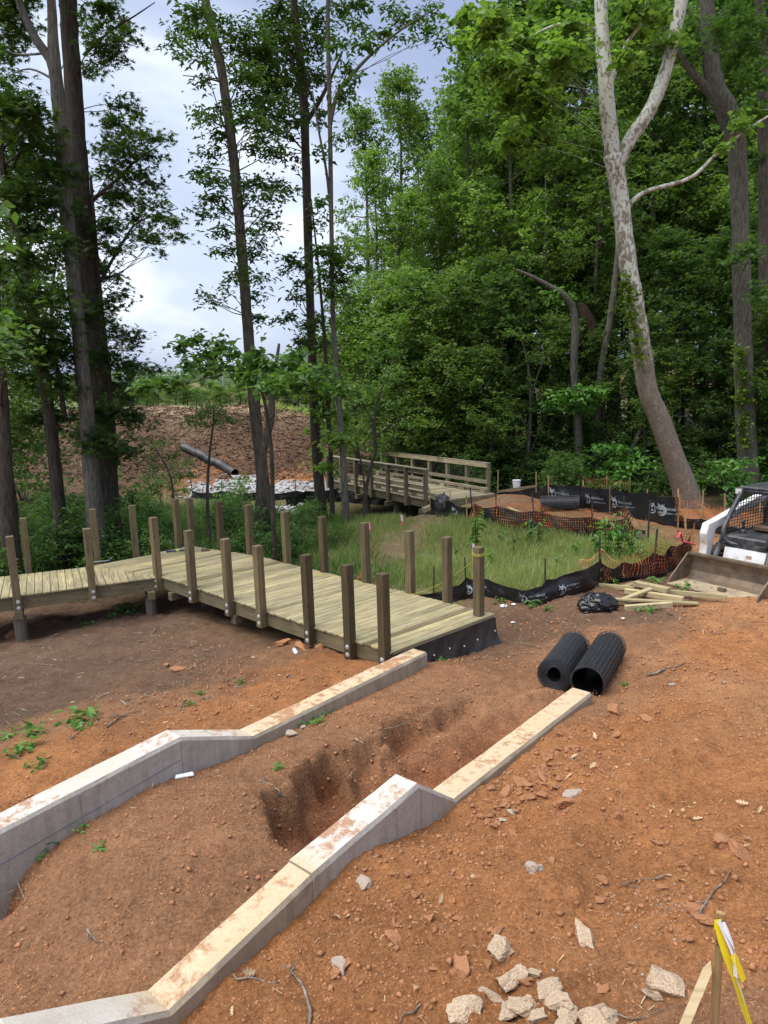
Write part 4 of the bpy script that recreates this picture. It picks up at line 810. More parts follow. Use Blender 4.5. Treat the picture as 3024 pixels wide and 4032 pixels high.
px_tree('young_tree', 'thin dark pole of a tree close beside the trunk at the bridge', 23.2, [[(672, 430, 3), (690, 600, 5), (703, 760, 8), (710, 900, 9), (715, 1000, 10), (718, 1120, 12)]], [(700,800,26,14),(680,850,26,18),(720,820,24,16),(745,840,22,14),(700,890,22,16),(740,905,24,20),(690,930,22,18),(725,950,24,20),(755,950,18,16),(695,975,14,12),(715,1005,12,10),(700,1010,10,10)], 'bright', 'bark_dark', size=.24, aspect=.62, dens=.9, per=7, seed=25, br=.012)
px_tree('redbud_tree', 'small tree with broad drooping leaves in front of the mulch mound', 17.2, [[(470, 760, 3), (455, 815, 4), (510, 800, 5), (560, 830, 6), (585, 960, 8), (590, 1120, 11)], [(700, 795, 2), (640, 800, 4), (600, 820, 6)], [(400, 830, 2), (455, 815, 3)]],
 [(395,745,18,14),(420,735,20,12),(445,765,22,16),(410,785,18,12),(440,800,20,12),(475,750,18,14),(480,790,24,12),(515,800,22,14),(505,765,16,12),(545,770,14,18),(545,815,24,14),(585,790,16,14),(585,830,22,14),(620,790,20,14),(625,830,24,14),(655,805,20,12),(665,840,24,12),(700,800,18,10),(700,835,22,12),(735,845,18,10),(640,760,16,10),(385,820,14,8),(350,825,26,10),(320,830,20,10)], 'bush', 'bark_dark', size=.20, aspect=.68, dens=.75, per=6, spray=.2, seed=27, br=.01)
px_tree('hackberry_sapling', 'small flat topped sapling standing in front of the black pipe', 18.5, [[(462, 880, 2), (460, 920, 4), (452, 990, 5), (448, 1090, 7)]], [(450,880,30,10),(430,895,28,10),(475,890,28,10),(500,910,24,9),(410,905,18,8),(440,915,26,8),(470,910,20,8)], 'bush', 'bark_dark', size=.09, dens=1.6, per=10, spray=.16, seed=29, br=.008)
px_tree('hackberry_sapling', 'wispy sapling on the slope below the pipe', 17.8, [[(330, 960, 2), (360, 1010, 4), (372, 1050, 5), (376, 1110, 6)]], [(350,960,22,12),(375,985,22,10),(330,990,20,10),(400,1000,20,10),(345,1010,22,9),(385,1030,18,9),(320,950,16,10),(410,1025,14,8)], 'bush', 'bark_dark', size=.09, dens=1.3, per=10, spray=.18, seed=31, br=.007)
px_tree('dogwood_sapling', 'dark twisting sapling standing right against the foot bridge rail', 22.6, [[(845, 800, 2), (815, 865, 4), (808, 925, 6), (812, 970, 7), (800, 1010, 7), (788, 1085, 9)], [(760, 830, 2), (795, 890, 3), (812, 930, 4)], [(870, 900, 2), (835, 925, 3), (812, 945, 4)], [(770, 950, 2), (775, 975, 4), (785, 1030, 4), (787, 1060, 5)]], [(760,850,22,10),(800,840,24,12),(840,820,22,12),(775,890,22,9),(850,870,20,10),(830,900,24,9),(870,915,20,8),(760,930,20,8),(800,780,20,16),(850,770,20,16)], 'bush', 'bark_dark', size=.13, dens=.9, per=8, spray=.2, seed=33, br=.008)
# ---- right: the pale sycamore
syc_r, syc_t = px_tree('sycamore_tree', 'pale forked sycamore with flaking white bark leaning by the fence', 22.6, [[(1325, 335, 35.2), (1338, 420, 32.6), (1352, 540, 34.3), (1368, 640, 35.2), (1384, 740, 37.0), (1398, 840, 38.7), (1418, 890, 39.6), (1450, 975, 42.2), (1478, 1050, 47.5), (1492, 1105, 58.1)], [(1296, -60, 22.0), (1300, 60, 23.8), (1308, 170, 27.3), (1316, 270, 29.9), (1330, 370, 33.4)], [(1480, -60, 20.2), (1462, 50, 21.1), (1436, 160, 22.9), (1402, 240, 23.8), (1362, 300, 24.6), (1336, 350, 26.4)], [(1700, 225, 2.6), (1600, 290, 4.4), (1545, 335, 5.3), (1490, 385, 7.0), (1400, 412, 7.9), (1362, 440, 9.7), (1352, 475, 9.7)], [(1130, 90, 1.8), (1180, 62, 4.4), (1235, 48, 6.2), (1280, 58, 7.9), (1304, 75, 10.6)], [(1400, -40, 3.5), (1390, 40, 5.3), (1350, 100, 6.2), (1320, 180, 8.8), (1312, 230, 10.6)]],
 [(1190,80,34,22),(1130,100,36,26),(1080,140,34,30),(1140,160,40,26),(1100,210,36,28),(1170,220,34,26),(1060,60,36,26),(1210,130,30,26),(1150,290,28,28),(1200,20,40,20),(1010,40,26,18),(1030,95,28,18),(1000,90,14,10),(1110,300,30,26),(1230,60,24,20),(1250,110,22,20),(1380,20,34,20),(1360,70,30,22),(1420,40,24,20),(1350,120,20,16),(1450,90,20,16),(1600,265,20,10),(1560,320,14,8),(1640,245,18,10)], 'bright', 'bark_syc', size=.22, aspect=.85, dens=1.0, per=8, spray=.28, seed=37, br=.007, n=14)
zv = np.array([v.co.z for v in syc_t.data.vertices])
zz = zv-zv.min(); fl = np.interp(zz, [0, 3.4, 4.6, 5.6, 9.5, 14, 18], [.36, .27, .17, .04, -.01, -.06, -.07]).astype(np.float32)
a = syc_t.data.attributes.new('flake', 'FLOAT', 'POINT'); a.data.foreach_set('value', fl)
vn = mobj('vine', crown_mesh('vine', px_clumps([(1352, 610, 10, 22, -.55), (1358, 645, 10, 25, -.55), (1366, 690, 9, 25, -.55), (1374, 735, 7, 22, -.55), (1382, 770, 6, 18, -.55)], 22.6, 3.0, seed=4), .11, 5, 9, .14, .8), LF['vine']); tag(vn, 'bright yellow green vine climbing the pale sycamore trunk', 'vine')
px_tree('oak_tree', 'tall dark oak with a crooked upper trunk behind the loader', 25.5, [[(1526, -60, 20), (1530, 60, 24), (1543, 180, 30), (1575, 250, 36), (1592, 330, 32), (1598, 480, 30), (1603, 650, 31), (1608, 850, 34), (1615, 1000, 38), (1620, 1060, 44)], [(1395, 10, 6), (1440, 75, 8), (1490, 150, 12), (1530, 195, 16), (1560, 240, 20)]],
 [(1560,60,30,30),(1600,30,34,30),(1640,80,30,40),(1580,130,26,26),(1640,160,30,30),(1500,60,26,26),(1490,110,22,20),(1640,230,26,24),(1620,540,24,20),(1640,640,20,26),(1590,560,18,14)], 'deep', 'bark_grey', size=.17, star=True, dens=1.0, per=10, seed=41, br=.02, n=12)
vn = mobj('vine', crown_mesh('vine', px_clumps([(1602, 760, 7, 22, -.45), (1604, 810, 9, 26, -.45), (1606, 860, 9, 26, -.45), (1607, 910, 8, 26, -.45), (1606, 955, 6, 22, -.45)], 25.5, 2.6, seed=6), .12, 7, 9, .15, .8), LF['vine']); tag(vn, 'yellow green ivy climbing the dark oak trunk behind the loader', 'vine')
px_tree('oak_tree', 'grey brown trunk rising past the ivy covered oak', 27, [[(1640, -60, 14), (1648, 200, 18), (1652, 600, 20), (1655, 850, 22), (1657, 1050, 26)]], [(1640,360,24,30),(1655,460,20,30)], 'deep', 'bark_brown', size=.16, star=True, seed=43)
px_tree('maple_tree', 'leaning grey trunk whose top bends over towards the bridge', 29, [[(1115, 582, 4), (1150, 598, 7), (1190, 620, 10), (1225, 645, 13), (1242, 690, 15), (1240, 800, 15), (1246, 900, 16), (1252, 1000, 18), (1257, 1075, 20)]], [(1230,850,40,14),(1270,845,36,14),(1200,870,30,12),(1290,870,26,12),(1240,880,36,12),(1210,640,30,16)], 'weed', 'bark_grey', size=.24, aspect=.55, dens=1.0, per=9, seed=45, br=.01)
px_tree('maple_tree', 'grey trunk in the woods crossing in front of the dead snag', 30, [[(1352, 300, 5), (1342, 450, 8), (1330, 590, 11), (1318, 690, 13), (1298, 800, 14), (1290, 900, 15), (1284, 1000, 17), (1281, 1075, 20)]], None, 'forest', 'bark_grey', seed=47)
px_tree('snag', 'thick dead broken trunk decaying in the woods', 31, [[(1252, 655, 10), (1265, 680, 24), (1285, 740, 28), (1292, 830, 24), (1297, 940, 26), (1300, 1070, 30)]], None, 'forest', 'bark_dead', seed=49)
px_tree('young_tree', 'pale thin bare stemmed sapling beside the white bucket', 30, [[(1128, 735, 2), (1140, 790, 5), (1146, 850, 7), (1144, 930, 8), (1138, 1010, 9), (1135, 1075, 11)], [(1195, 740, 2), (1165, 800, 3), (1146, 870, 4)], [(1085, 850, 2), (1120, 890, 3), (1144, 950, 4)], [(1190, 880, 2), (1165, 930, 3), (1143, 990, 3)]], [(1120,720,30,14),(1180,735,26,12),(1090,845,22,10),(1200,880,20,10),(1150,770,24,10)], 'forest', 'bark_grey', size=.17, dens=.8, per=8, seed=51, br=.008)
px_tree('young_tree', 'crooked slim trunk leaning away from the pale sycamore', 28, [[(1395, 900, 6), (1370, 960, 9), (1352, 1000, 10), (1345, 1060, 12)]], [(1400,890,24,14)], 'forest', 'bark_brown', size=.17, seed=53)
# ---- generic forest trees: six shapes, copied
def make_forest(seed, H, Rc, base, leaf, barkm, nl, size, label, conic=0.0, star=False):
    rg = np.random.default_rng(seed); root = empty('forest_tree', (0, 0, 0), 0, label, 'tree', 'trees of the wood')
    path = [(0, 0, -0.4, H*0.0125+0.04)]; x = y = 0
    for k in range(1, 7):
        x += rg.normal(0, .18); y += rg.normal(0, .18); path.append((x, y, H*k/6*0.97, (H*0.0125+0.03)*(1-k/6.6)))
    mb = MB(); trunk_mesh(mb, path, 9, .05, seed); tp = smooth_path(path, 3); cl = []
    nclump = 50
    for i in range(nclump):
        f = rg.uniform(0, 1)**0.85; z = H*(base+(1-base)*f); prof = math.sin(math.pi*min(1, 0.16+f*0.86))**0.7*(1-conic*f)
        a = rg.uniform(0, 2*math.pi); rr = Rc*prof*rg.uniform(0.25, 1.0)
        ax = np.interp(z, [p[2] for p in tp], [p[0] for p in tp]); ay = np.interp(z, [p[2] for p in tp], [p[1] for p in tp])
        s = Rc*rg.uniform(0.26, 0.44); c = np.array([ax+rr*math.cos(a), ay+rr*math.sin(a), z]); cl.append((c, (s, s, s*0.62), int(nl/nclump)))
        if i % 2 == 0: to_branch(mb, tp, c, .05, seed*77+i)
    cl.append((np.array([path[-1][0], path[-1][1], H*0.985]), (Rc*.2, Rc*.2, H*.035), int(nl/nclump)))
    mb.build('trunk', MT[barkm], root, smooth=True)
    mobj('crown', crown_mesh('crown', cl, size, seed, 12, .3, .6, star), LF[leaf], root); return root
kinds = [make_forest(101, 22, 4.0, .20, 'bright', 'bark_grey', 12500, .24, 'bright green tulip poplar rising behind the foot bridge', .15),
         make_forest(102, 20, 4.2, .26, 'forest', 'bark_grey', 12500, .24, 'mid green leafy tree in the depth of the wood', .2),
         make_forest(103, 24, 4.8, .24, 'deep', 'bark_dark', 13500, .25, 'tall dark green tree towering in the wood', .1),
         make_forest(104, 11, 2.9, .12, 'forest', 'bark_brown', 10000, .19, 'low leafy understory tree at the edge of the wood', .3),
         make_forest(105, 9, 2.7, .10, 'bright', 'bark_brown', 9000, .19, 'light green understory tree along the edge of the wood', .35),
         make_forest(106, 12, 3.1, .15, 'deep', 'bark_dark', 10000, .19, 'dark green understory tree in the shade of the wood', .3, True)]
KH = [22, 20, 24, 11, 9, 12]
used = [False]*6
ADJ = ('bright green tulip poplar', 'mid green leafy tree', 'tall dark green tree', 'low leafy understory tree', 'light green understory tree', 'dark green understory tree')
def wood_label(kind, xD, Y):
    where = next(w for x1, w in ((820, 'behind the thin trunk before the foot bridge'), (910, 'behind the near rail of the foot bridge'), (1010, 'behind the far rail of the foot bridge'), (1100, 'behind the end of the foot bridge'), (1180, 'behind the white bucket'), (1260, 'behind the bent grey trunk'), (1345, 'behind the dead snag'), (1430, 'behind the trunk of the pale sycamore'), (1540, 'between the pale sycamore and the crooked oak'), (1640, 'behind the ivy covered oak'), (9999, 'beyond the ivy covered oak')) if xD < x1)
    return ADJ[kind]+(' at the wood edge ' if Y < 31 else ' in the wood ' if Y < 40 else ' deep in the wood ')+where
def plant(kind, xD, Y, topD, wid=1.0, rz=None, label=None, group=None):
    """a copy whose top shows at (xD, topD) and whose foot stands on the ground at distance Y"""
    top = Dy(xD, topD, Y); g = gz(top[0], Y); s = (top[2]-g)/KH[kind]
    sc = (s*wid, s*wid, s); rz = random.uniform(0, 6.28) if rz is None else rz; loc = (float(top[0]), float(Y), g)
    if not used[kind]:
        o = kinds[kind]; o.location = loc; o.rotation_euler = (0, 0, rz); o.scale = sc; used[kind] = True
    else: o = copy_tree(kinds[kind], None, loc, rz, sc)
    o['label'] = label or wood_label(kind, xD, Y)
    if group: o['group'] = group
    return o
for a in [(0,850,37,160,.85),(0,782,41,235,.85),(0,905,44,235,.9),(1,965,48,225,.95),(0,800,36,330,.8),(0,880,34,420,.8),(1,1000,42,330,.9),(0,945,38,380,.8),
          (2,1075,41,-40,.95),(1,1045,36,120,.85),(0,1110,35,90,.85),(2,1165,40,-70,.95),(1,1230,37,-20,.9),(2,1295,44,-60,1.0),(1,1300,33,240,.9),(0,1180,33,250,.8),(2,1390,39,-40,1.0),(1,1450,36,60,.95),(2,1500,43,-50,1.0),(1,1560,37,20,.95),(2,1620,40,-70,1.0),(1,1660,33,120,.95),(2,1700,38,-60,1.0),(1,1750,32,80,1.0),(2,1120,52,-20,1.1),(2,1250,56,-40,1.1),(2,1360,55,-20,1.1),(2,1460,58,-40,1.1),(2,1560,54,-20,1.1),(2,1650,57,-30,1.1),(1,1020,52,180,1.0),(1,1130,60,120,1.1),(1,1300,62,60,1.1),(1,1430,64,40,1.1),(1,1600,66,60,1.1),(2,1800,45,-20,1.1),(2,1900,40,-40,1.1),(1,2000,38,0,1.1)]: plant(*a)
for a in [(4,770,34,640,1.0),(4,830,33,600,1.0),(3,890,32,600,1.0),(4,950,33,590,1.0),(3,1000,31,600,1.0),(4,920,30,760,1.1),(3,860,31,730,1.0),(3,1060,32,560,1.0),(5,1110,31,600,1.0),(3,1060,29.5,760,1.1),(5,1160,33,560,1.0),(3,1190,31,690,1.0),(5,1240,34,540,1.0),(5,1330,32,560,1.0),(3,1310,30,720,1.0),(5,1420,31,520,1.0),(3,1400,29,690,1.0),(5,1480,30,560,1.0),(3,1470,28,760,1.1),(5,1550,30,520,1.0),(5,1560,27.5,740,1.0),(5,1640,29,540,1.0),(3,1690,26,640,1.0),(3,1760,26,600,1.0),(5,1850,28,500,1.1),(4,985,30.5,800,1.1),(4,1020,34,680,1.0),(3,800,45,700,1.0),(4,745,52,740,1.0)]: plant(*a)
# beyond the mound: the tree line across the field
for i in range(34):
    xD = 225+i*15+random.uniform(-6, 6); plant(random.choice((3, 4, 3, 5)), xD, random.uniform(72, 98), random.uniform(822, 846) if xD < 560 else random.uniform(760, 812), random.uniform(1.5, 2.1), label='distant green tree in the dense row across the field beyond the mound', group='tree line beyond the field')
for i in range(26):
    xD = -260+i*30+random.uniform(-10, 10); plant(random.choice((3, 4, 3)), xD, random.uniform(150, 230), random.uniform(818, 842), random.uniform(1.6, 2.4), label='far off tree in the belt below the hazy hills', group='far tree belt')
for a in [(0,640,70,770,1.2),(1,680,62,740,1.1),(1,715,75,720,1.2),(0,745,66,690,1.2)]: plant(*a, label='green tree standing at the field edge behind the mulch mound', group='field edge trees')
# left fringe trees behind the boardwalk, outside the frame mostly
for a in [(3,-40,24,560,1.0),(3,-110,20,420,1.0),(1,-160,30,100,1.0)]: plant(*a, label='leafy tree shading the far end of the boardwalk', group='trees by the boardwalk')

# ---- shrubs and ground cover
def make_shrub(seed, Hs, Rs, leaf, nl, size, label, aspect=.55, cat='shrub', group='undergrowth shrubs'):
    rg = np.random.default_rng(seed); root = empty('shrub', (0, 0, 0), 0, label, cat, group); mb = MB(); cl = []
    for i in range(11):
        a = rg.uniform(0, 6.28); r = Rs*rg.uniform(.1, .8); z = Hs*rg.uniform(.3, .92); c = np.array([r*math.cos(a), r*math.sin(a), z]); cl.append((c, (Rs*.36, Rs*.36, Hs*.22), nl//11))
        sp = smooth_path([np.array([r*.1*math.cos(a), r*.1*math.sin(a), -.1, .012]), np.append(c*.55, .008), np.append(c, .003)], 3); mb.tube([q[:3] for q in sp], [q[3] for q in sp], 4, cap=False)
    mb.build('stems', MT['bark_dark'], root); mobj('foliage', crown_mesh('foliage', cl, size, seed, 10, .16, aspect), LF[leaf], root); return root
sh = [make_shrub(201, 1.1, .9, 'bush', 900, .10, 'leafy green shrub in the undergrowth behind the boardwalk'),
      make_shrub(202, 1.6, 1.1, 'deep', 1200, .12, 'dark green bush in the undergrowth below the wood'),
      make_shrub(203, .7, .8, 'bush', 800, .075, 'low spreading green shrub in the grass behind the boardwalk'),
      make_shrub(204, 1.5, 1.0, 'weed', 700, .19, 'broad leaved light green bush behind the black silt fence', .5)]
sused = [False]*4
def shrub(k, x, y, s=1.0, sz=None):
    sc = (s, s, s*(sz or random.uniform(.85, 1.15))); loc = (x, y, gz(x, y)-.03); rz = random.uniform(0, 6.28)
    if not sused[k]: o = sh[k]; o.location = loc; o.rotation_euler = (0, 0, rz); o.scale = sc; sused[k] = True
    else: o = copy_tree(sh[k], None, loc, rz, sc)
    return o
def clear_of(x, y):
    u = (np.array([x, y])-fc)@d1; w = (np.array([x, y])-fc)@n1v; 
    if -2.6 < u < Lrun+.5 and -.8 < w < Wrun+.75: return False
    u = (np.array([x, y])-fc)@d2v; w = (np.array([x, y])-fc)@n2v
    if -9 < u < 1.2 and -.8 < w < 3.1: return False
    u = (np.array([x, y])-ba)@bdir; w = (np.array([x, y])-ba)@bn
    return not (-2.5 < u < BL+.5 and -.6 < w < BWd+.5)
rnd = random.Random(5)
def rect(n, kinds_, x0, x1, y0, y1, s0, s1, cond=None, where=''):
    c = 0; tries = 0
    while c < n and tries < n*12:
        tries += 1; x = rnd.uniform(x0, x1); y = rnd.uniform(y0, y1)
        if not clear_of(x, y) or (cond and not cond(x, y)): continue
        kk_ = rnd.choice(kinds_); o = shrub(kk_, x, y, rnd.uniform(s0, s1)); c += 1
        if where: o['label'] = ('leafy green shrub ', 'dark green bush ', 'low spreading green shrub ', 'broad leaved light green bush ')[kk_]+where; o['group'] = 'shrubs '+where
rect(26, (0, 2, 2, 0), -10, -2.2, 17.5, 24, .7, 1.15, lambda x, y: x < -1.0-(y-17)*.2, where='in the undergrowth behind the boardwalk posts')
rect(18, (0, 1, 0), -13, -7, 15.5, 23, .9, 1.5, where='among the dark trunks by the left boardwalk run')
rect(12, (2, 0), -4.5, -1.3, 16.5, 23.5, .5, .85, where='at the foot of the hickory trunks')
rect(16, (0, 2, 1), -14, -6, 24, 31, .8, 1.3, where='on the slope below the mulch mound')
rect(8, (0, 1), -22, -12, 24, 36, 1.0, 1.6)
rect(40, (1, 1, 0, 3), 5, 22, 26.2, 33, .9, 1.5, lambda x, y: y > 25.5+.2*(x-10 if x > 10 else 0) or x > 12, where='on the forest floor behind the long black fence')
rect(12, (3, 3, 1), 10.6, 16, 23.2, 26.5, .7, 1.1, where='around the foot of the pale sycamore')
rect(14, (1, 1, 0), 1.5, 8, 28, 33, .9, 1.5, where='crowding the far rail of the foot bridge')
rect(8, (1, 0), -3.5, 2.0, 30, 33, .5, 1.0, lambda x, y: x > 1)
rect(10, (0, 2), 2, 7, 40, 60, 1.2, 2.0)
# grass and low plants: real blades, uncountable
def blades(name, label, cond, x0, x1, y0, y1, n, h0, h1, leaf, seed, kind='stuff', wid=.006, lean=.35):
    rg = np.random.default_rng(seed); x = rg.uniform(x0, x1, n); y = rg.uniform(y0, y1, n); k = cond(x, y)*(.35+.65*vnoise(x*1.2, y*1.2, seed)*1.6) > rg.uniform(0, 1, n); x, y = x[k], y[k]; n = len(x)
    z = ground_h(x, y); h = rg.uniform(h0, h1, n)*(.55+.9*vnoise(x*.7, y*.7, seed+3)); a = rg.uniform(0, 6.28, n); w = wid*rg.uniform(.7, 1.5, n)
    B = np.column_stack([x, y, z-.01]); sd = np.column_stack([np.cos(a), np.sin(a), 0*a])*w[:, None]; ln = np.column_stack([rg.normal(0, lean, n), rg.normal(0, lean, n), np.ones(n)])*h[:, None]
    md = B+ln*.55; tp = B+ln*np.array([1.25, 1.25, 1])
    V = np.stack([B-sd, B+sd, md+sd*.8, tp, md-sd*.8], 1).reshape(-1, 3); i = np.arange(n)*5
    T = np.concatenate([np.column_stack([i, i+1, i+2]), np.column_stack([i, i+2, i+4]), np.column_stack([i+4, i+2, i+3])])
    lv = np.repeat(np.clip(.5+.35*rg.normal(0, .5, n)+.5*(vnoise(x*.8, y*.8, seed+9)-.5), 0, 1), 5)
    o = mobj(name, fast_mesh(name, V, T, False, {'lv': ('FLOAT', lv)}), LF[leaf]); return tag(o, label, 'grass', kind=kind)
def inpoly(px_, py_, poly):
    c = np.zeros(len(px_), bool); n = len(poly)
    for i in range(n):
        x0, y0 = poly[i]; x1, y1 = poly[(i+1) % n]; hit = ((y0 > py_) != (y1 > py_))&(px_ < (x1-x0)*(py_-y0)/(y1-y0+1e-12)+x0); c ^= hit
    return c
MEAD = [tuple(on_ground(*q)[:2]) for q in ((1640,2330),(1770,2345),(1840,2340),(1920,2345),(2030,2358),(2130,2358),(2270,2325),(2366,2298),(2450,2282),(2568,2255),(2700,2200),(2560,2140),(2460,2122),(2325,2108),(2110,2080),(1960,2072),(1830,2060),(1700,2035),(1600,2060),(1480,2050),(1400,2070),(1300,2110),(1180,2120),(1100,2170),(1200,2215),(1420,2270))]
def meadow(x, y):
    path = np.exp(-(((x-.15-.28*(y-17.5))/.8))**2)*sstep(15.0, 17.5, y)
    dk_ = (x-fc[0])*n1v[0]+(y-fc[1])*n1v[1]
    return inpoly(x, y, MEAD)*(1-.95*path)*(dk_ > Wrun+.15)
blades('meadow_grass', 'pale green seeding grass in the plot between the silt fences', meadow, -4, 9, 11.5, 23.5, 150000, .10, .32, 'grass', 61, wid=.005)
def leftcov(x, y):
    dk_ = (x-fc[0])*n1v[0]+(y-fc[1])*n1v[1]; dl = (x-fc[0])*n2v[0]+(y-fc[1])*n2v[1]
    return ((dk_ > Wrun+.2)|(x < fc[0]))*((dl > 2.7)|(x > fc[0]+.5))*(1-sstep(-.8, .4, x+(y-17)*.15))*(1-sstep(29, 32, y))
blades('weedy_grass', 'rank green grass and weeds below the trees behind the boardwalk', leftcov, -16, .5, 14, 32, 42000, .12, .38, 'bush', 63, wid=.012, lean=.5)
def fieldc(x, y): return 1.0*(np.abs(x+.12*y-8) < 16)*(x > -8)
blades('field_grass', 'green field grass beyond the mulch mound', fieldc, -8, 14, 46, 75, 16000, .25, .55, 'grass', 65, wid=.03)
# leaf litter plants on the forest floor
rg = np.random.default_rng(91); xs = rg.uniform(4, 26, 5200); ys = rg.uniform(25.2, 36, 5200); kk = (ys > 24.9+.0*xs)&((xs > 6)|(ys > 28)); xs, ys = xs[kk], ys[kk]
P = np.column_stack([xs, ys, ground_h(xs, ys)+rg.uniform(.08, .5, len(xs))]); P = np.repeat(P, 5, 0)+rg.normal(0, .14, (len(xs)*5, 3))
Vv, Tt, lv = leaf_arrays(P, .14, seed=92, aspect=.55); o = mobj('ground_cover', fast_mesh('ground_cover', Vv, Tt, False, {'lv': ('FLOAT', lv)}), LF['deep']); tag(o, 'dark leafy ground cover below the wood', 'plants', kind='stuff')
# tall leafy weeds standing in the grass plot
def make_weed(seed, h, label):
    rg = np.random.default_rng(seed); root = empty('tall_weed', (0, 0, 0), 0, label, 'weed', 'tall weeds in the grass plot'); mb = MB(); P = []
    nst = 3
    for s in range(nst):
        a = rg.uniform(0, 6.28); l = rg.uniform(.05, .2); tp = np.array([l*math.cos(a), l*math.sin(a), h*rg.uniform(.7, 1)]); mb.tube([(0, 0, -.05), tp*.5+np.array([.02, 0, 0]), tp], [.012, .009, .005], 5)
        for k in range(15): 
            f = (k+1)/15; P.append(tp*f*1.0)
    mb.build('stem', LF['weed'], root); P = np.array(P)
    Vv, Tt, lv = leaf_arrays(P, .24, seed=seed, aspect=.36, droop=.05, flat=.3); mobj('leaves', fast_mesh('leaves', Vv, Tt, False, {'lv': ('FLOAT', lv)}), LF['weed'], root); return root
wd = make_weed(301, 1.0, 'tall leafy weed standing in the pale grass plot'); first = True
for xD, yD, s in ((1030, 1195, 1.15), (1085, 1180, .6), (1140, 1178, .75), (1165, 1180, .8), (1310, 1215, 1.25), (1335, 1210, 1.0), (1365, 1212, .85), (1290, 1212, .8), (985, 1210, .5), (1110, 1195, .6), (1245, 1205, .5), (1385, 1225, .6), (1205, 1230, .4), (1060, 1222, .45)):
    p = Dg(xD, yD); o = wd if first else copy_tree(wd); first = False; o.location = p; o.scale = (s*.95, s*.95, s); o.rotation_euler = (0, 0, rnd.uniform(0, 6))
# small green weeds on the bare ground
def make_sprig(seed):
    root = bpy.data.objects.new('sprig', None); rg = np.random.default_rng(seed); P = np.column_stack([rg.normal(0, .045, 26), rg.normal(0, .045, 26), rg.uniform(.0, .08, 26)]); Vv, Tt, lv = leaf_arrays(P, .075, seed=seed, aspect=.45, droop=-.1)
    return fast_mesh('sprig', Vv, Tt, False, {'lv': ('FLOAT', lv)})
spm = [make_sprig(401), make_sprig(402)]
for i, (xD, yD, s) in enumerate(((170, 1560, 2.2), (175, 1585, 1.2), (80, 1590, 1.3), (55, 1575, 1.1), (60, 1625, 1.2), (35, 1635, 1.1), (15, 1600, 1.0), (85, 1665, 1.0), (92, 1845, 1.1), (600, 1660, .7), (690, 1560, .9), (700, 1545, .8), (660, 1570, .8), (280, 1330, 1.8), (265, 1325, 1.6), (300, 1325, 1.5), (190, 1352, 1.2), (245, 1340, 1.2), (1150, 1310, 1.4), (1400, 1320, 1.4), (1185, 1320, 1.0), (1480, 1270, 1.3), (1350, 1480, .5), (950, 1430, .9), (870, 1440, 1.1), (1320, 1270, 1.5), (1420, 1262, 1.6), (1080, 1305, 1.2), (430, 1505, .7), (520, 1475, .7), (410, 1530, .7), (180, 1795, .6), (215, 1835, .6))):
    p = Dg(xD, yD); o = mobj('sprig', spm[i % 2], LF['weed']); o.location = p; o.scale = (s, s, s); o.rotation_euler = (0, 0, rnd.uniform(0, 6)); tag(o, 'small green weed sprouting from the bare ground', 'weed', 'weeds on the bare ground')
# close leafy branch hanging into the picture at the left
P, lvv = clump_points([(Dy(x, y, 6.2+random.uniform(-.4, .4)), (.12, .12, .10), n) for x, y, n in ((0, 440, 9), (15, 445, 8), (-10, 520, 10), (5, 690, 16), (25, 705, 12), (40, 720, 8), (5, 720, 14), (-10, 660, 12), (0, 760, 12), (-20, 790, 10), (15, 740, 10))], 5, .09, 5)
Vv, Tt, lv = leaf_arrays(P, .12, seed=6, aspect=.62); hb = empty('overhanging_branch', Dy(-30, 640, 6.2), 0, 'close leafy twig hanging in from a tree beside the boardwalk', 'branch')
mb = MB(); loc = np.array(hb.location)
for pp in ([(-120, 600), (-40, 660), (10, 690), (50, 712)], [(-40, 660), (-10, 720), (0, 780)], [(-120, 480), (-40, 450), (25, 440)]): mb.tube([Dy(x, y, 6.2)-loc for x, y in pp], [.008, .006, .003][:len(pp)] if len(pp) == 3 else [.009, .007, .005, .003], 5)
mb.build('twig', MT['bark_brown'], hb); o = mobj('leaves', fast_mesh('leaves', Vv-loc, Tt, False, {'lv': ('FLOAT', lv)}), LF['bush'], hb)
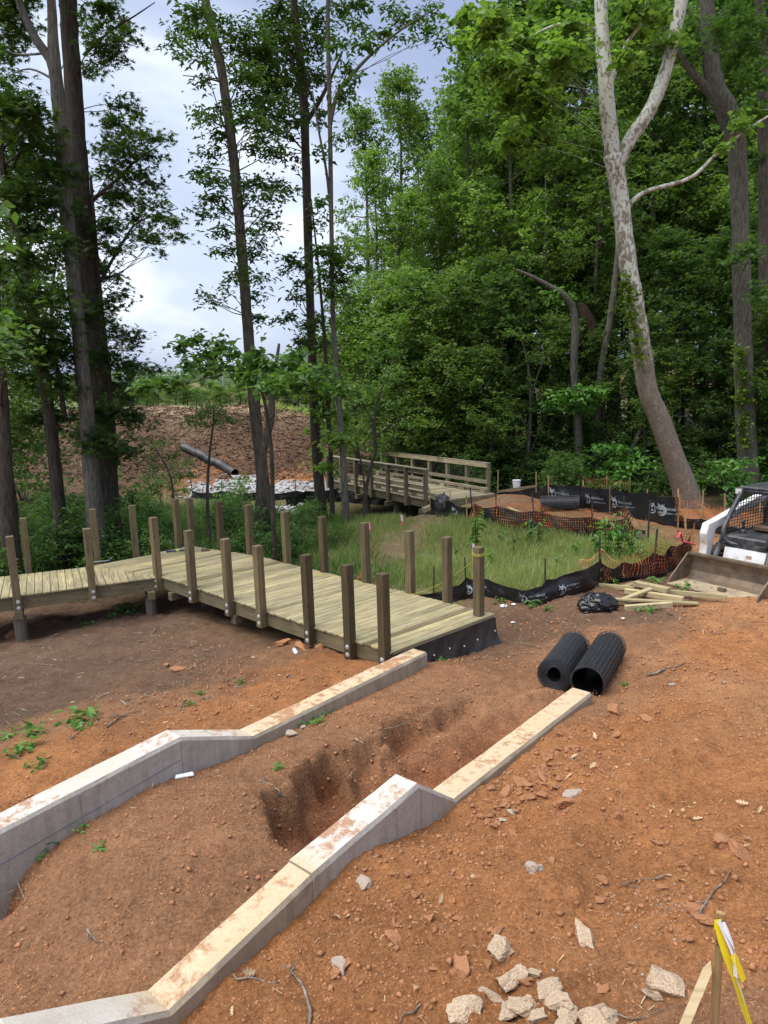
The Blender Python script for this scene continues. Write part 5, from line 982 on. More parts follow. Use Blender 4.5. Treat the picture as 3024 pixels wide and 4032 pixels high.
# ================================================================ silt fences and orange netting
_tm = {}
def text_mesh(body, size):
    if (body, size) in _tm: return _tm[(body, size)]
    cu = bpy.data.curves.new('print', 'FONT'); cu.body = body; cu.size = size; cu.align_x = 'LEFT'; cu.resolution_u = 2
    o = bpy.data.objects.new('print', cu); COL.objects.link(o); dg = bpy.context.evaluated_depsgraph_get(); dg.update()
    me = bpy.data.meshes.new_from_object(o.evaluated_get(dg)); COL.objects.unlink(o); bpy.data.objects.remove(o); 
    V = np.array([v.co[:] for v in me.vertices]); Fc = [tuple(p.vertices) for p in me.polygons]; bpy.data.meshes.remove(me); _tm[(body, size)] = (V, Fc); return V, Fc
class Strip:
    """upright sheet following a line of ground points; hb/ht: height of its lower and upper edge above ground at each point"""
    def __init__(s, pts, hb, ht, seed=0, wave=0.03, sag=0.06, lean=0.0):
        s.P = np.array([p[:2] for p in pts]); d = np.linalg.norm(np.diff(s.P, axis=0), axis=1); s.c = np.concatenate([[0], np.cumsum(d)]); s.hb = hb; s.ht = ht; s.L = s.c[-1]; s.seed = seed; s.wave = wave; s.sag = sag; s.lean = lean
        s.gz = np.array([gz(*q) for q in s.P])
    def pos(s, u, t, off=0.0):
        u = np.clip(np.asarray(u, float), 0, s.L); t = np.asarray(t, float); x = np.interp(u, s.c, s.P[:, 0]); y = np.interp(u, s.c, s.P[:, 1])
        e = 0.05; tx = np.interp(np.minimum(u+e, s.L), s.c, s.P[:, 0])-np.interp(np.maximum(u-e, 0), s.c, s.P[:, 0]); ty = np.interp(np.minimum(u+e, s.L), s.c, s.P[:, 1])-np.interp(np.maximum(u-e, 0), s.c, s.P[:, 1])
        l = np.sqrt(tx*tx+ty*ty)+1e-9; nx, ny = ty/l, -tx/l            # normal on the right-hand side of the run
        flip = np.where(nx*x+ny*y > 0, -1.0, 1.0); nx, ny = nx*flip, ny*flip   # towards the viewer side of the site
        k = np.clip(np.searchsorted(s.c, u, side='right')-1, 0, len(s.c)-2); f = (u-s.c[k])/(s.c[k+1]-s.c[k]+1e-9); sg = np.sin(np.pi*f)
        w = s.wave*(np.sin(u*4.1+s.seed)+.6*np.sin(u*9.7+t*3+s.seed*2))*sg + s.wave*1.3*fbm(u*3.2+t*1.1, t*2.2+s.seed, s.seed, 3)
        w = w+.3*s.wave*np.sin((u*1.0+t*.5)*34+s.seed)*np.clip(1-sg*1.2, 0, 1)
        g = np.interp(u, s.c, s.gz); z = g + np.interp(u, s.c, s.hb)*(1-t)+np.interp(u, s.c, s.ht)*t - s.sag*sg*t
        x = x+nx*(w+off+s.lean*t); y = y+ny*(w+off+s.lean*t)
        return np.stack([x, y, z], -1)
    def sheet(s, name, m, parent, n=None, nt=9):
        n = n or max(12, int(s.L/0.09)); U, T = np.meshgrid(np.linspace(0, s.L, n+1), np.linspace(0, 1, nt+1)); V = s.pos(U, T).reshape(-1, 3); I = np.arange((n+1)*(nt+1)).reshape(nt+1, n+1)
        Q = np.stack([I[:-1, :-1], I[:-1, 1:], I[1:, 1:], I[1:, :-1]], -1).reshape(-1, 4); o = mobj(name, fast_mesh(name, V, Q, True), m, parent); o.location = -Vector(parent.location); return o
    def net(s, name, m, parent, cell=0.06, w=0.0075, off=.02, t0=0, t1=1, fold=0.0):
        H = float(np.mean(s.ht)-np.mean(s.hb))*(t1-t0); nv = max(3, int(H/cell)); nu = int(s.L/cell); V = []; Q = []
        def ribbon(A, B):
            n = len(V); V.extend(np.stack([A, B], 1).reshape(-1, 3)); Q.extend([(n+2*i, n+2*i+1, n+2*i+3, n+2*i+2) for i in range(len(A)-1)])
        for j in range(nv+1):
            t = t0+(t1-t0)*j/nv; U = np.linspace(0, s.L, nu+1); dt = w/H*(t1-t0)/2; ribbon(s.pos(U, np.full_like(U, t-dt), off), s.pos(U, np.full_like(U, t+dt), off+.002))
        T = np.linspace(t0, t1, nv+1)
        for i in range(nu+1):
            u = s.L*i/nu; ribbon(s.pos(np.full_like(T, u-w/2), T, off+.003), s.pos(np.full_like(T, u+w/2), T, off+.003))
        o = mobj(name, fast_mesh(name, np.array(V), np.array(Q)), m, parent); o.location = -Vector(parent.location); return o
    def stakes(s, parent, us, h, m, r=.018, below=.2, lean=.05):
        for u in us:
            p = s.pos(u, 0.0, -.02); g = gz(p[0], p[1]); mb = MB(); l = np.array([random.uniform(-lean, lean), random.uniform(-lean, lean), 0]); mb.tube([np.array([0, 0, -below]), l*h+np.array([0, 0, h])], r, 6); o = mb.build('stake', m, parent); o.location = Vector((p[0], p[1], g))-Vector(parent.location)
    def logo(s, parent, u, t, sc):
        H = float(np.interp(u, s.c, s.ht)-np.interp(u, s.c, s.hb)); sgn = 1.0
        p0 = s.pos(u-.2, .5); p1 = s.pos(u+.2, .5)
        if (p1-p0)@np.array([1, 0, 0]) < 0: sgn = -1.0
        def place(name, VV, FF):
            A = np.array(VV); P = s.pos(u+sgn*A[:, 0]*sc, t+A[:, 1]*sc/H, .012); me = bpy.data.meshes.new(name); me.from_pydata([tuple(q) for q in P], [], FF); me.update(); o = mobj(name, me, MT['white_print'], parent); o.location = -Vector(parent.location); return o
        for body, size, dx, dy in (('Wildlands', .085, .16, .02), ('Construction Inc.', .06, .16, -.06)):
            V, Fc = text_mesh(body, size); place('printed_word', [(v[0]+dx, v[1]+dy) for v in V], Fc)
        VV = []; FF = []; n = 20                               # swirling bird-like roundel left of the words
        def add(V, Fc): 
            k0 = len(VV); VV.extend(V); FF.extend([tuple(i+k0 for i in f) for f in Fc])
        ring = []
        for k in range(n):
            a = -2.2+k/(n-1)*5.0; r0 = .10; w = .014*(.4+math.sin(k/(n-1)*math.pi)); ring += [((r0-w)*math.cos(a)+.03, (r0-w)*math.sin(a)), ((r0+w)*math.cos(a)+.03, (r0+w)*math.sin(a))]
        add(ring, [(2*k, 2*k+1, 2*k+3, 2*k+2) for k in range(n-1)])
        add([(.0, .02), (-.06, .17), (.02, .09), (.09, .16), (.05, .02)], [(0, 2, 1), (0, 4, 3, 2)]); add([(-.01, -.02), (.05, -.01), (.08, -.05), (.01, -.06)], [(0, 1, 2, 3)])
        place('printed_emblem', VV, FF)
def fence_root(p, label, name='silt_fence'): return empty(name, (p[0], p[1], gz(p[0], p[1])), 0, label, 'fence')
g_ = lambda x, y: on_ground(x, y)
# run beside the boardwalk end (black fabric, then orange net trailing to the loader)
A1 = [g_(1590, 2375), g_(1705, 2372), g_(1770, 2366), g_(1836, 2357), g_(1910, 2362), g_(2030, 2378), g_(2128, 2380), g_(2150, 2378), g_(2270, 2348), g_(2366, 2318)]
f1 = fence_root(A1[4], 'low black silt fence with steel stakes beyond the boardwalk end')
s1 = Strip(A1, [-.03]*10, [.18, .22, .3, .46, .36, .30, .36, .46, .46, .55], 3, .045, .05); s1.sheet('fabric', MT['plastic'], f1, nt=10); s1.stakes(f1, [s1.c[3], s1.c[7]], .85, MT['rebar'], .016); s1.stakes(f1, [s1.c[9]-.02], .95, MT['rebar'], .018); s1.stakes(f1, [s1.c[1]], .7, MT['rebar'], .016)
for u, t_, sc in ((s1.c[3]+.06, .5, .8), (s1.c[6]-.35, .45, .85), (s1.c[8]-.35, .45, .8)): s1.logo(f1, u, t_, sc)
A2 = [g_(2366, 2318), g_(2450, 2302), g_(2568, 2278), g_(2640, 2255), g_(2718, 2222)]
f2 = fence_root(A2[2], 'sagging orange barrier net over black fabric running up to the loader bucket')
s2 = Strip(A2, [-.03]*5, [.45, .42, .52, .55, .62], 8, .05, .12); s2.sheet('fabric', MT['plastic'], f2); 
s2b = Strip(A2, [.06, .12, .1, .1, .05], [.62, .55, .95, .85, .98], 9, .08, .12, lean=.06); s2b.net('orange_net', MT['net'], f2, off=.05); s2.stakes(f2, [s2.c[2]], 1.0, MT['rebar'], .02); s2.stakes(f2, [s2.c[4]], 1.05, MT['stake'], .022, lean=.15)
mb = MB(); q = [s2b.pos(u, t_, .10) for u, t_ in ((s2.c[3]-.1, .9), (s2.c[3]+.05, .98), (s2.c[3]+.35, .7), (s2.c[4]-.1, .45))]; mb.tube(q, .02, 4); o = mb.build('pink_tape', MT['pink'], f2); o.location = -Vector(f2.location)
A2c = [g_(2225, 2315), g_(2290, 2290), g_(2366, 2290), g_(2440, 2290)]; f2c = fence_root(A2c[2], 'torn orange net trailing in the grass behind the low black fence', 'barrier_net')
s2c = Strip(A2c, [.02, .1, .15, .1], [.12, .42, .62, .35], 12, .08, .1, lean=-.1); s2c.net('orange_net', MT['net'], f2c, off=.03)
# run along the back of the grass plot, orange net over black
A3 = [g_(1838, 2066), g_(1866, 2060), g_(1960, 2085), g_(2110, 2092), g_(2325, 2120), g_(2470, 2135), g_(2538, 2148)]
f3 = fence_root(A3[3], 'orange safety net hung over black silt fence across the grass plot')
s3 = Strip(A3, [-.03]*7, [.50, .62, .70, .62, .62, .55, .35], 17, .06, .10); s3.sheet('fabric', MT['plastic'], f3); s3b = Strip(A3, [.0, .15, .18, .16, .22, .3, .1], [.22, .92, .95, .85, .86, .82, .62], 19, .07, .12, lean=.05); s3b.net('orange_net', MT['net'], f3, off=.06); s3.stakes(f3, list(s3.c[1:]), 1.08, MT['rebar'], .022, lean=.1)
A3a = [g_(1694, 2030), g_(1770, 2040), g_(1838, 2066)]; f3a = fence_root(A3a[1], 'short black silt fence stretch from the bridge corner to the orange net')
s3a = Strip(A3a, [-.03]*3, [.55, .55, .5], 23, .05, .08); s3a.sheet('fabric', MT['plastic'], f3a); s3a.stakes(f3a, list(s3a.c), .85, MT['stake'], .022); s3a.logo(f3a, s3a.c[1]+.25, .5, 1.1)
# long black run in front of the wood
A4 = [g_(1958, 1948), g_(2110, 1962), g_(2160, 1978), g_(2290, 2002), g_(2400, 2028), g_(2540, 2052), g_(2668, 2075)]
f4 = fence_root(A4[3], 'long glossy black silt fence with white printing in front of the wood')
s4 = Strip(A4, [-.03]*7, [.10, .40, .62, .72, .78, .80, .84], 29, .045, .05); s4.sheet('fabric', MT['plastic'], f4, nt=10); s4.stakes(f4, list(s4.c), .9, MT['stake'], .022)
for u in (s4.c[2]+.1, s4.c[3]+.25, s4.c[4]+.1, s4.c[4]+1.45, s4.c[5]+.55, s4.c[6]-.55): s4.logo(f4, min(u, s4.L-.5), .52, 1.35)
mb = MB(); mb.bar(np.append(A4[0][:2], A4[0][2]+.12), np.append(A4[1][:2], A4[1][2]+.42), .05, .09); o = mb.build('top_rail', MT['oldwood'], f4); o.location = -Vector(f4.location)
A5 = [g_(2668, 2072), g_(2760, 2090), g_(2850, 2108), g_(2990, 2120), g_(3150, 2130)]; f5 = fence_root(A5[1], 'orange safety net strung over torn black fabric below the pale sycamore')
s5 = Strip(A5, [-.03]*5, [.35, .3, .3, .3, .3], 31, .05, .05); s5.sheet('fabric', MT['plastic'], f5); s5b = Strip(A5, [.2, .25, .25, .25, .25], [.9, .85, .75, .85, .8], 33, .1, .12, lean=.1); s5b.net('orange_net', MT['net'], f5, cell=.075, w=.010); s5.stakes(f5, list(s5.c), 1.05, MT['stake'], .022)
p6a, p6b, p6c = Dy(1260, 1085, 26.3), Dy(1310, 1088, 26), Dy(1360, 1092, 25.8); f6 = fence_root(p6b, 'strip of orange net showing above the black fence at the foot of the wood', 'barrier_net'); s6 = Strip([p6a, p6b, p6c], [.25, .25, .25], [.62, .6, .55], 35, .05, .05); s6.net('orange_net', MT['net'], f6, cell=.08, w=.010); s6.stakes(f6, list(s6.c), .7, MT['stake'], .02)
A7 = [Dg(742, 1250), Dg(735, 1240), Dg(760, 1252)]; p = dk(1345, 2250)+n1v*.55; f7 = fence_root((p[0], p[1]), 'scrap of orange net bunched behind the boardwalk posts', 'barrier_net'); s7 = Strip([p+np.array([-.2, .1]), p+np.array([0, .05]), p+np.array([.45, -.2])], [0, 0, 0], [.35, .55, .2], 37, .06, .05); s7.net('orange_net', MT['net'], f7, cell=.05, w=.012); s7.stakes(f7, [s7.c[1]], .6, MT['stake'], .015)
A8 = [Dg(415, 1078), Dg(480, 1082), Dg(560, 1080), Dg(640, 1078), Dg(720, 1078)]; f8 = fence_root(A8[2], 'black silt fence low along the foot of the grey rock riprap'); s8 = Strip(A8, [-.05]*5, [.35, .45, .4, .4, .35], 41, .06, .1); s8.sheet('fabric', MT['plastic'], f8); s8.stakes(f8, list(s8.c), .9, MT['rebar'], .02)
A9 = [ba+bn*(BWd+.4)+bdir*6.5, ba+bn*(BWd*.5)+bdir*8.6, ba-bn*.4+bdir*8.9, ba-bn*1.6+bdir*8.4]; f9 = fence_root(A9[1], 'black silt fence beyond the far end of the foot bridge'); s9 = Strip(A9, [-.05]*4, [.6, .7, .6, .5], 43, .06, .1); s9.sheet('fabric', MT['plastic'], f9); s9.logo(f9, s9.c[1]+.2, .6, 1.4)
# crumpled dark sheet over the stake at the bridge corner
def blob(name, m, loc, size, seed, amp=.28, sub=4, parent=None, smooth=True, flatten=.0, freq=2.2):
    bm = bmesh.new(); bmesh.ops.create_icosphere(bm, subdivisions=sub, radius=1.0); rg_ = random.Random(seed); o3 = [rg_.uniform(0, 50) for _ in range(3)]
    co = np.array([v.co[:] for v in bm.verts]); n = fbm(co[:, 0]*freq+o3[0]+co[:, 2]*1.7, co[:, 1]*freq+o3[1]-co[:, 2]*1.3, seed, 4, .6)+.5*fbm(co[:, 2]*freq*2+o3[2], co[:, 0]*freq*2+co[:, 1], seed+5, 3)
    co = co*(1+amp*n)[:, None]; co[:, 2] = np.where(co[:, 2] < -.35, -.35+(co[:, 2]+.35)*.25, co[:, 2]); co = co*np.array(size)
    for v, c in zip(bm.verts, co): v.co = c
    me = bpy.data.meshes.new(name); bm.to_mesh(me); bm.free()
    if smooth: me.polygons.foreach_set('use_smooth', np.ones(len(me.polygons), bool))
    return mobj(name, me, m, parent, loc)
p = g_(1745, 2035); o = blob('plastic_sheet', MT['grey_paint'], (p[0], p[1], p[2]+.38), (.24, .2, .34), 3, .28, 4, freq=3); tag(o, 'crumpled dark grey sheet bunched over a stake at the bridge corner', 'sheet')
# ================================================================ rolls of black mesh
def mesh_roll(c, dirv, Ln, r, label, hollow, seed, tagp=None):
    dirv = np.array([*dirv, 0.0])/np.linalg.norm(dirv); c = np.array([*c, 0]); zg = max(gz(*(c+dirv*s)[:2]) for s in (0, Ln*.5, Ln)); g0 = gz(*c[:2]); g1 = gz(*(c+dirv*Ln)[:2])
    d3 = dirv*Ln+np.array([0, 0, (g1-g0)*.8]); d3 /= np.linalg.norm(d3); base = np.array([c[0], c[1], g0+r*.93+.01]); sd = np.cross((0, 0, 1), d3); sd /= np.linalg.norm(sd); upv = np.cross(d3, sd)
    root = empty('mesh_roll', (base[0], base[1], base[2]-r), 0, label, 'mesh roll')
    def P(a, rad, s): return base+d3*s+(math.cos(a)*sd+math.sin(a)*upv)*rad*(1+.02*math.sin(3*a+seed)) - np.array([0, 0, .012*(1-math.sin(a))])
    off = -Vector(root.location)
    mb = MB(); n = 28
    for rad, s0, s1 in ((r*.90, .0, Ln), (r*.82, .012, Ln-.01), (r*(.45 if not hollow else .82), .012, Ln-.01)):
        V = [P(2*math.pi*k/n, rad, s) for s in (s0, s1) for k in range(n)]; mb.add(V, [(k, (k+1) % n, n+(k+1) % n, n+k) for k in range(n)])
    o = mb.build('rolled_sheet', MT['mesh'], root, smooth=True); o.location = off
    mb = MB(); N = 24; step = Ln/26; w = .0062
    for k in range(N): mb.tube([P(2*math.pi*k/N, r, -.01), P(2*math.pi*k/N, r, Ln+.02)], w*.6, 4, cap=False)
    for j in range(23):
        s = -.01+j*(Ln+.03)/22; mb.tube([P(2*math.pi*k/36, r+.002, s) for k in range(37)], w*.95, 4, cap=False)
    if not hollow:
        for q in range(9): mb.tube([P(2*math.pi*k/30, r*(.42+.06*q+.002*k), .0-.002*q) for k in range(31)], w*.7, 4, cap=False)
    o = mb.build('wire_grid', MT['wire'], root); o.location = off; o['kind'] = 'stuff'
    if tagp:
        mb = MB(); a = tagp; q = [P(a+.05, r+.012, Ln-.02), P(a-.35, r+.014, Ln-.04), P(a-.35, r+.015, Ln-.12), P(a+.05, r+.012, Ln-.10)]; mb.add(q, [(0, 1, 2, 3)]); o = mb.build('paper_tag', MT['white'], root); o.location = off
    return root
mesh_roll((2.44, 8.22), (.50, .86), 1.22, .205, 'roll of black grid mesh with a white paper tag', True, 1, tagp=6.1)
mesh_roll((2.10, 8.52), (.46, .89), 1.22, .205, 'roll of black grid mesh tightly coiled beside the tagged roll', False, 2)
p = g_(2285, 2010); mesh_roll((p[0]-.05, p[1]), (-.97, .22), 1.15, .24, 'roll of black grid mesh lying against the long black silt fence', True, 3)
# ================================================================ lumber heap
def lay(a, b, w, h, za, zb, label, m='lumber', name='lumber_board'):
    A = g_(*a); B = g_(*b); A[2] += za+h/2; B[2] += zb+h/2; x = (B-A); Ln = np.linalg.norm(x); x /= Ln; y = np.cross((0, 0, 1), x); y /= np.linalg.norm(y); z = np.cross(x, y); mb = MB(); mb.box((0, 0, 0), (Ln, w, h)); o = mb.build(name, MT[m], None, bevel=.004); c = (A+B)/2
    o.matrix_world = Matrix(((x[0], y[0], z[0], c[0]), (x[1], y[1], z[1], c[1]), (x[2], y[2], z[2], c[2]), (0, 0, 0, 1))); o.rotation_euler = o.matrix_world.to_euler(); o.location = c; tag(o, label, 'lumber', 'lumber heap'); return o
lay((2273, 2315), (2860, 2368), .04, .09, .02, .05, 'longest thin pale board laid across the lumber heap by the loader')
lay((2500, 2330), (2632, 2352), .14, .09, .10, .10, 'short thick pale timber topmost on the lumber heap')
lay((2462, 2345), (2690, 2372), .09, .09, .0, .0, 'square grey timber lying under the lumber heap')
lay((2432, 2385), (2562, 2350), .10, .04, .04, .13, 'board lying diagonally across the lumber heap')
lay((2296, 2392), (2748, 2382), .09, .035, .14, .02, 'thin board with one end on the black bin bag')
lay((2460, 2402), (2645, 2385), .09, .09, .01, .01, 'short pale square timber lowest at the front of the lumber heap')
lay((2405, 2388), (2470, 2384), .09, .07, .0, .0, 'stubby offcut beside the black bin bag')
lay((2455, 2322), (2520, 2318), .14, .035, .02, .12, 'square board offcut tilted on the back of the lumber heap')
lay((2000, 2000), (2080, 2030), .12, .04, .0, .0, 'lone pale board lying on the clay near the bridge', 'lumber')
p = g_(2352, 2398); o = blob('bin_bag', MT['bag'], (p[0], p[1], p[2]+.07), (.33, .24, .20), 7, .30, 5, freq=3.4); tag(o, 'glossy black bin bag half full beside the lumber heap', 'bag')
# ================================================================ compact loader
LE, RE = at_z(2632, 2290, ZC-3.80)[:2], at_z(2978, 2372, ZC-3.80)[:2]; lc = (LE+RE)/2; lv_ = (RE-LE)/np.linalg.norm(RE-LE); fw = np.array([lv_[1], -lv_[0]])
if fw@lc > 0: fw = -fw
BWk = float(np.linalg.norm(RE-LE)); zg = gz(*(lc-fw*1.8)); zl = min(ZC-3.79, zg+.08)
ld = empty('skid_loader', (lc[0], lc[1], max(gz(*lc), ZC-3.82)), math.atan2(fw[1], fw[0]), 'white compact tracked loader with rusty open bucket and caged cab', 'loader'); ld.scale = (1, 1, .95)
hw = BWk/2
bk = MB()      # bucket shell: floor, curved back, top lip
prof = [(0, .0), (-.50, .005), (-.62, .05), (-.68, .16), (-.69, .34), (-.63, .50)]
th_ = .03
V = [(x, s*hw, z) for s in (-1, 1) for x, z in prof] + [(x-(.02 if i > 1 else 0), s*hw, z-th_ if i < 3 else z) for s in (-1, 1) for i, (x, z) in enumerate(prof)]
n = len(prof); Fq = [(i, i+1, n+i+1, n+i) for i in range(n-1)] + [(2*n+i, 3*n+i, 3*n+i+1, 2*n+i+1) for i in range(n-1)]
bk.add(V, Fq); bucket = bk.build('bucket', MT['rust'], ld)
bk = MB(); bk.add([(-.002, -hw+.02, .004), (-.002, hw-.02, .004), (-.48, hw-.02, .011), (-.48, -hw+.02, .011)], [(0, 1, 2, 3)]); bk.build('floor_plate', MT['floor_steel'], bucket)
bk = MB(); bk.box((-.03, 0, -.006), (.16, BWk, .018)); bk.build('cutting_edge', MT['floor_steel'], bucket)
bk = MB(); bk.box((-.655, 0, .515), (.11, BWk+.02, .045)).box((-.70, 0, .47), (.05, BWk, .09)); bk.build('top_lip', MT['rust'], bucket)
for s in (-1, 1):
    bk = MB(); poly = [(0.0, s*hw, -.01), (-.03, s*hw, .09), (-.57, s*hw, .53), (-.66, s*hw, .53), (-.69, s*hw, .3), (-.66, s*hw, .06), (-.5, s*hw, -.02)]; bk.prism(poly, (0, -.012, 0), (0, .012, 0)); bk.build('side_plate', MT['rust'], bucket)
mb = MB(); mb.box((-.30, hw*.12, .045), (.07, .13, .06)); o = mb.build('wood_block', MT['olddark'], None); o.location = (0, 0, 0); c = np.array([*(lc-fw*.2+lv_*hw*.12), ld.location[2]]); o.location = (c[0], c[1], c[2]-.0); o.rotation_euler = (0, 0, ld.rotation_euler[2]); tag(o, 'small wood offcut lying inside the loader bucket', 'block')
for me_ in o.data.vertices: me_.co.x += .30; me_.co.y -= hw*.12
# chassis
mb = MB(); mb.box((-2.05, 0, .62), (1.9, .86, .55)).box((-2.75, 0, .95), (.6, .9, .75)); mb.build('chassis', MT['grey_paint'], ld, bevel=.03)
mb = MB(); mb.prism([(-1.0, -.40, .36), (-1.0, .40, .36), (-1.08, .40, .66), (-1.08, -.40, .66)], (0, 0, 0), (-.05, 0, .0)); fp = mb.build('front_panel', MT['white_paint'], ld)
mb = MB(); mb.box((-1.037, .1, .53), (.004, .10, .07)); mb.build('warning_label', simple('faded_label', (.55, .38, .28), .6), fp)
mb = MB(); mb.box((-.98, 0, .27), (.12, .8, .12)).tube([(-.93, -.35, .22), (-.93, .35, .22)], .05, 10).box((-.80, 0, .25), (.16, .95, .30)); mb.build('quick_coupler', MT['rust'], ld, bevel=.01)
for s in (-1, 1):
    y = s*.70
    mb = MB(); poly = [(-.70, y, .12), (-.86, y, .10), (-1.02, y, .60), (-1.12, y, .98), (-2.9, y, 1.42), (-2.95, y, 1.58), (-1.1, y, 1.16), (-.88, y, 1.12), (-.80, y, .92), (-.84, y, .70), (-.80, y, .45)]; mb.prism(poly, (0, -.075, 0), (0, .075, 0)); mb.build('lift_arm', MT['white_paint'], ld, bevel=.012)
    mb = MB(); mb.tube([(-.78, s*.50, .16), (-1.06, s*.50, .72)], .055, 12).tube([(-1.05, s*.50, .70), (-1.16, s*.50, .92)], .03, 10); mb.build('tilt_cylinder', MT['grey_paint'], ld, smooth=True)
    # track: belt with lugs round two wheels
    mb = MB(); pts = [(-1.0, .26), (-1.08, .06), (-1.3, 0), (-2.6, 0), (-2.9, .1), (-3.0, .34), (-2.85, .56), (-1.9, .60), (-1.2, .50)]; n = len(pts)
    for k in range(n):
        a = np.array([pts[k][0], y, pts[k][1]]); b_ = np.array([pts[(k+1) % n][0], y, pts[(k+1) % n][1]]); mb.bar(a, b_, .28, .045, up=(0, 1, 0)) if False else mb.box((a+b_)/2, (np.linalg.norm(b_-a)+.03, .28, .05), [(b_-a)/np.linalg.norm(b_-a), (0, 1, 0), np.cross((b_-a)/np.linalg.norm(b_-a), (0, 1, 0))])
        m_ = max(1, int(np.linalg.norm(b_-a)/.11)); t_ = (b_-a)/np.linalg.norm(b_-a); nn = np.cross(t_, (0, 1, 0))
        for q in range(m_): mb.box(a+(b_-a)*(q+.5)/m_+nn*(.03 if (a+(b_-a)*.5+nn*.1-np.array([-2, y, .3]))@nn > (a+(b_-a)*.5-np.array([-2, y, .3]))@nn else -.03), (.035, .28, .03), [t_, (0, 1, 0), nn])
    trk = mb.build('track', MT['rubber'], ld)
    for xw in (-1.25, -1.75, -2.2, -2.7):
        w = MB(); w.tube([(xw, y-.1, .25), (xw, y+.1, .25)], .19, 16); w.build('track_roller', MT['grey_paint'], trk)
# cab frame
cabm = MB()
for s in (-1, 1):
    sp = smooth_path([(-1.16, s*.10, .72), (-1.10, s*.36, .76), (-1.10, s*.46, .98), (-1.36, s*.47, 1.35), (-1.68, s*.46, 1.74)], 5); cabm.tube(sp, .052, 8)
    cabm.tube([(-1.68, s*.46, 1.74), (-2.75, s*.46, 1.76)], .05, 8).tube([(-2.6, s*.46, .9), (-2.75, s*.46, 1.76)], .05, 8).tube([(-1.10, s*.44, .85), (-2.6, s*.46, .9)], .04, 8)
cabm.tube([(-1.16, -.12, .72), (-1.16, .12, .72)], .052, 8).tube([(-1.68, -.46, 1.74), (-1.68, .46, 1.74)], .05, 8).tube([(-2.75, -.46, 1.76), (-2.75, .46, 1.76)], .05, 8)
cab = cabm.build('cab_frame', MT['grey_paint'], ld, smooth=True)
mb = MB(); mb.box((-2.2, 0, 1.80), (1.14, 1.0, .06)); mb.build('roof', MT['grey_paint'], ld, bevel=.02)
for s in (-1, 1):
    mb = MB()
    for k in range(15): x = -1.26-k*.092; zb_ = .92; zt_ = min(1.74, .92+max(.15, (-1.14-x)/.54*.82)); mb.box((x, s*.45, (zb_+zt_)/2), (.010, .010, zt_-zb_))
    for k in range(12):
        zq = .95+k*.066; xa_ = -1.14-(zq-.92)/.82*.54; mb.box(((xa_-2.62)/2, s*.45, zq), (abs(-2.62-xa_), .010, .010))
    mb.build('side_screen', MT['grey_paint'], cab)
    mb = MB(); mb.box((-1.66, s*.50, 1.72), (.10, .17, .14)); hl = mb.build('headlight', MT['grey_paint'], ld, bevel=.02); mb = MB(); mb.box((-1.606, s*.50, 1.72), (.012, .125, .10)); mb.build('lens', MT['lens'], hl, bevel=.005)
    mb = MB(); mb.tube([(-1.52, s*.30, .80), (-1.50, s*.30, .98)], .045, 8).tube([(-1.50, s*.30, .98), (-1.48, s*.30, 1.12)], .02, 8).tube([(-1.48, s*.30, 1.10), (-1.47, s*.30, 1.17)], .034, 8); mb.build('joystick', MT['grey_paint'], ld, smooth=True)
mb = MB(); mb.box((-1.95, 0, .98), (.45, .48, .12)).box((-2.2, 0, 1.25), (.12, .46, .5)); mb.build('seat', MT['rubber'], ld, bevel=.03)
# ================================================================ rocks, clods, twigs, leaves
def rock_mesh(seed, sub=3, amp=.3, fl=.75):
    bm = bmesh.new(); bmesh.ops.create_icosphere(bm, subdivisions=sub, radius=1.0); co = np.array([v.co[:] for v in bm.verts]); rg_ = np.random.default_rng(seed)
    co = co*(1+amp*fbm(co[:, 0]*1.3+seed, co[:, 1]*1.3+co[:, 2]*1.1, seed+1, 2))[:, None]
    for k in range(11):                      # facets: cut by random planes
        d = rg_.normal(0, 1, 3); d /= np.linalg.norm(d); h = rg_.uniform(.38, .78); q = co@d; co = co-np.maximum(q-h, 0)[:, None]*d
    co = co*(1+.22*fbm(co[:, 0]*4+seed+co[:, 2]*2, co[:, 1]*4+co[:, 2]*3, seed, 3, .65))[:, None]*np.array([1.15, rg_.uniform(.7, 1.0), fl*rg_.uniform(.7, 1)])
    for v, c in zip(bm.verts, co): v.co = c
    me = bpy.data.meshes.new('stone'); bm.to_mesh(me); bm.free(); return me
RM = [rock_mesh(500+i) for i in range(8)]
def rocks(lst, name, matn, label, cat, group):
    ms = []
    for r in RM:
        c = r.copy(); c.materials.append(MT[matn]); ms.append(c)
    for i, (p, s) in enumerate(lst):
        o = mobj(name, ms[i % len(ms)], None); o.location = (p[0], p[1], p[2]+s*.25); o.scale = (s, s*random.uniform(.7, 1), s*random.uniform(.6, 1)); o.rotation_euler = (random.uniform(-.4, .4), random.uniform(-.4, .4), random.uniform(0, 6.28)); tag(o, label, cat, group)
rocks([(Dg(x, y), s*1.3) for x, y, s in ((1080,2065,.085),(1110,2105,.075),(1095,2120,.09),(1150,2095,.05),(1190,2130,.085),(1200,2160,.07),(1225,2185,.05),(1290,2170,.08),(1315,2180,.06),(1430,2140,.085),(1415,2150,.05),(1260,2010,.085),(1130,2170,.07),(1100,2180,.055),(1000,2195,.09),(1060,2150,.06),(1145,2160,.045),(1215,2205,.05),(1300,2205,.06),(1160,2195,.05))], 'concrete_chunk', 'paleconc', 'pale broken concrete chunk lying on the orange clay slope', 'rubble', 'concrete chunks on the clay slope')
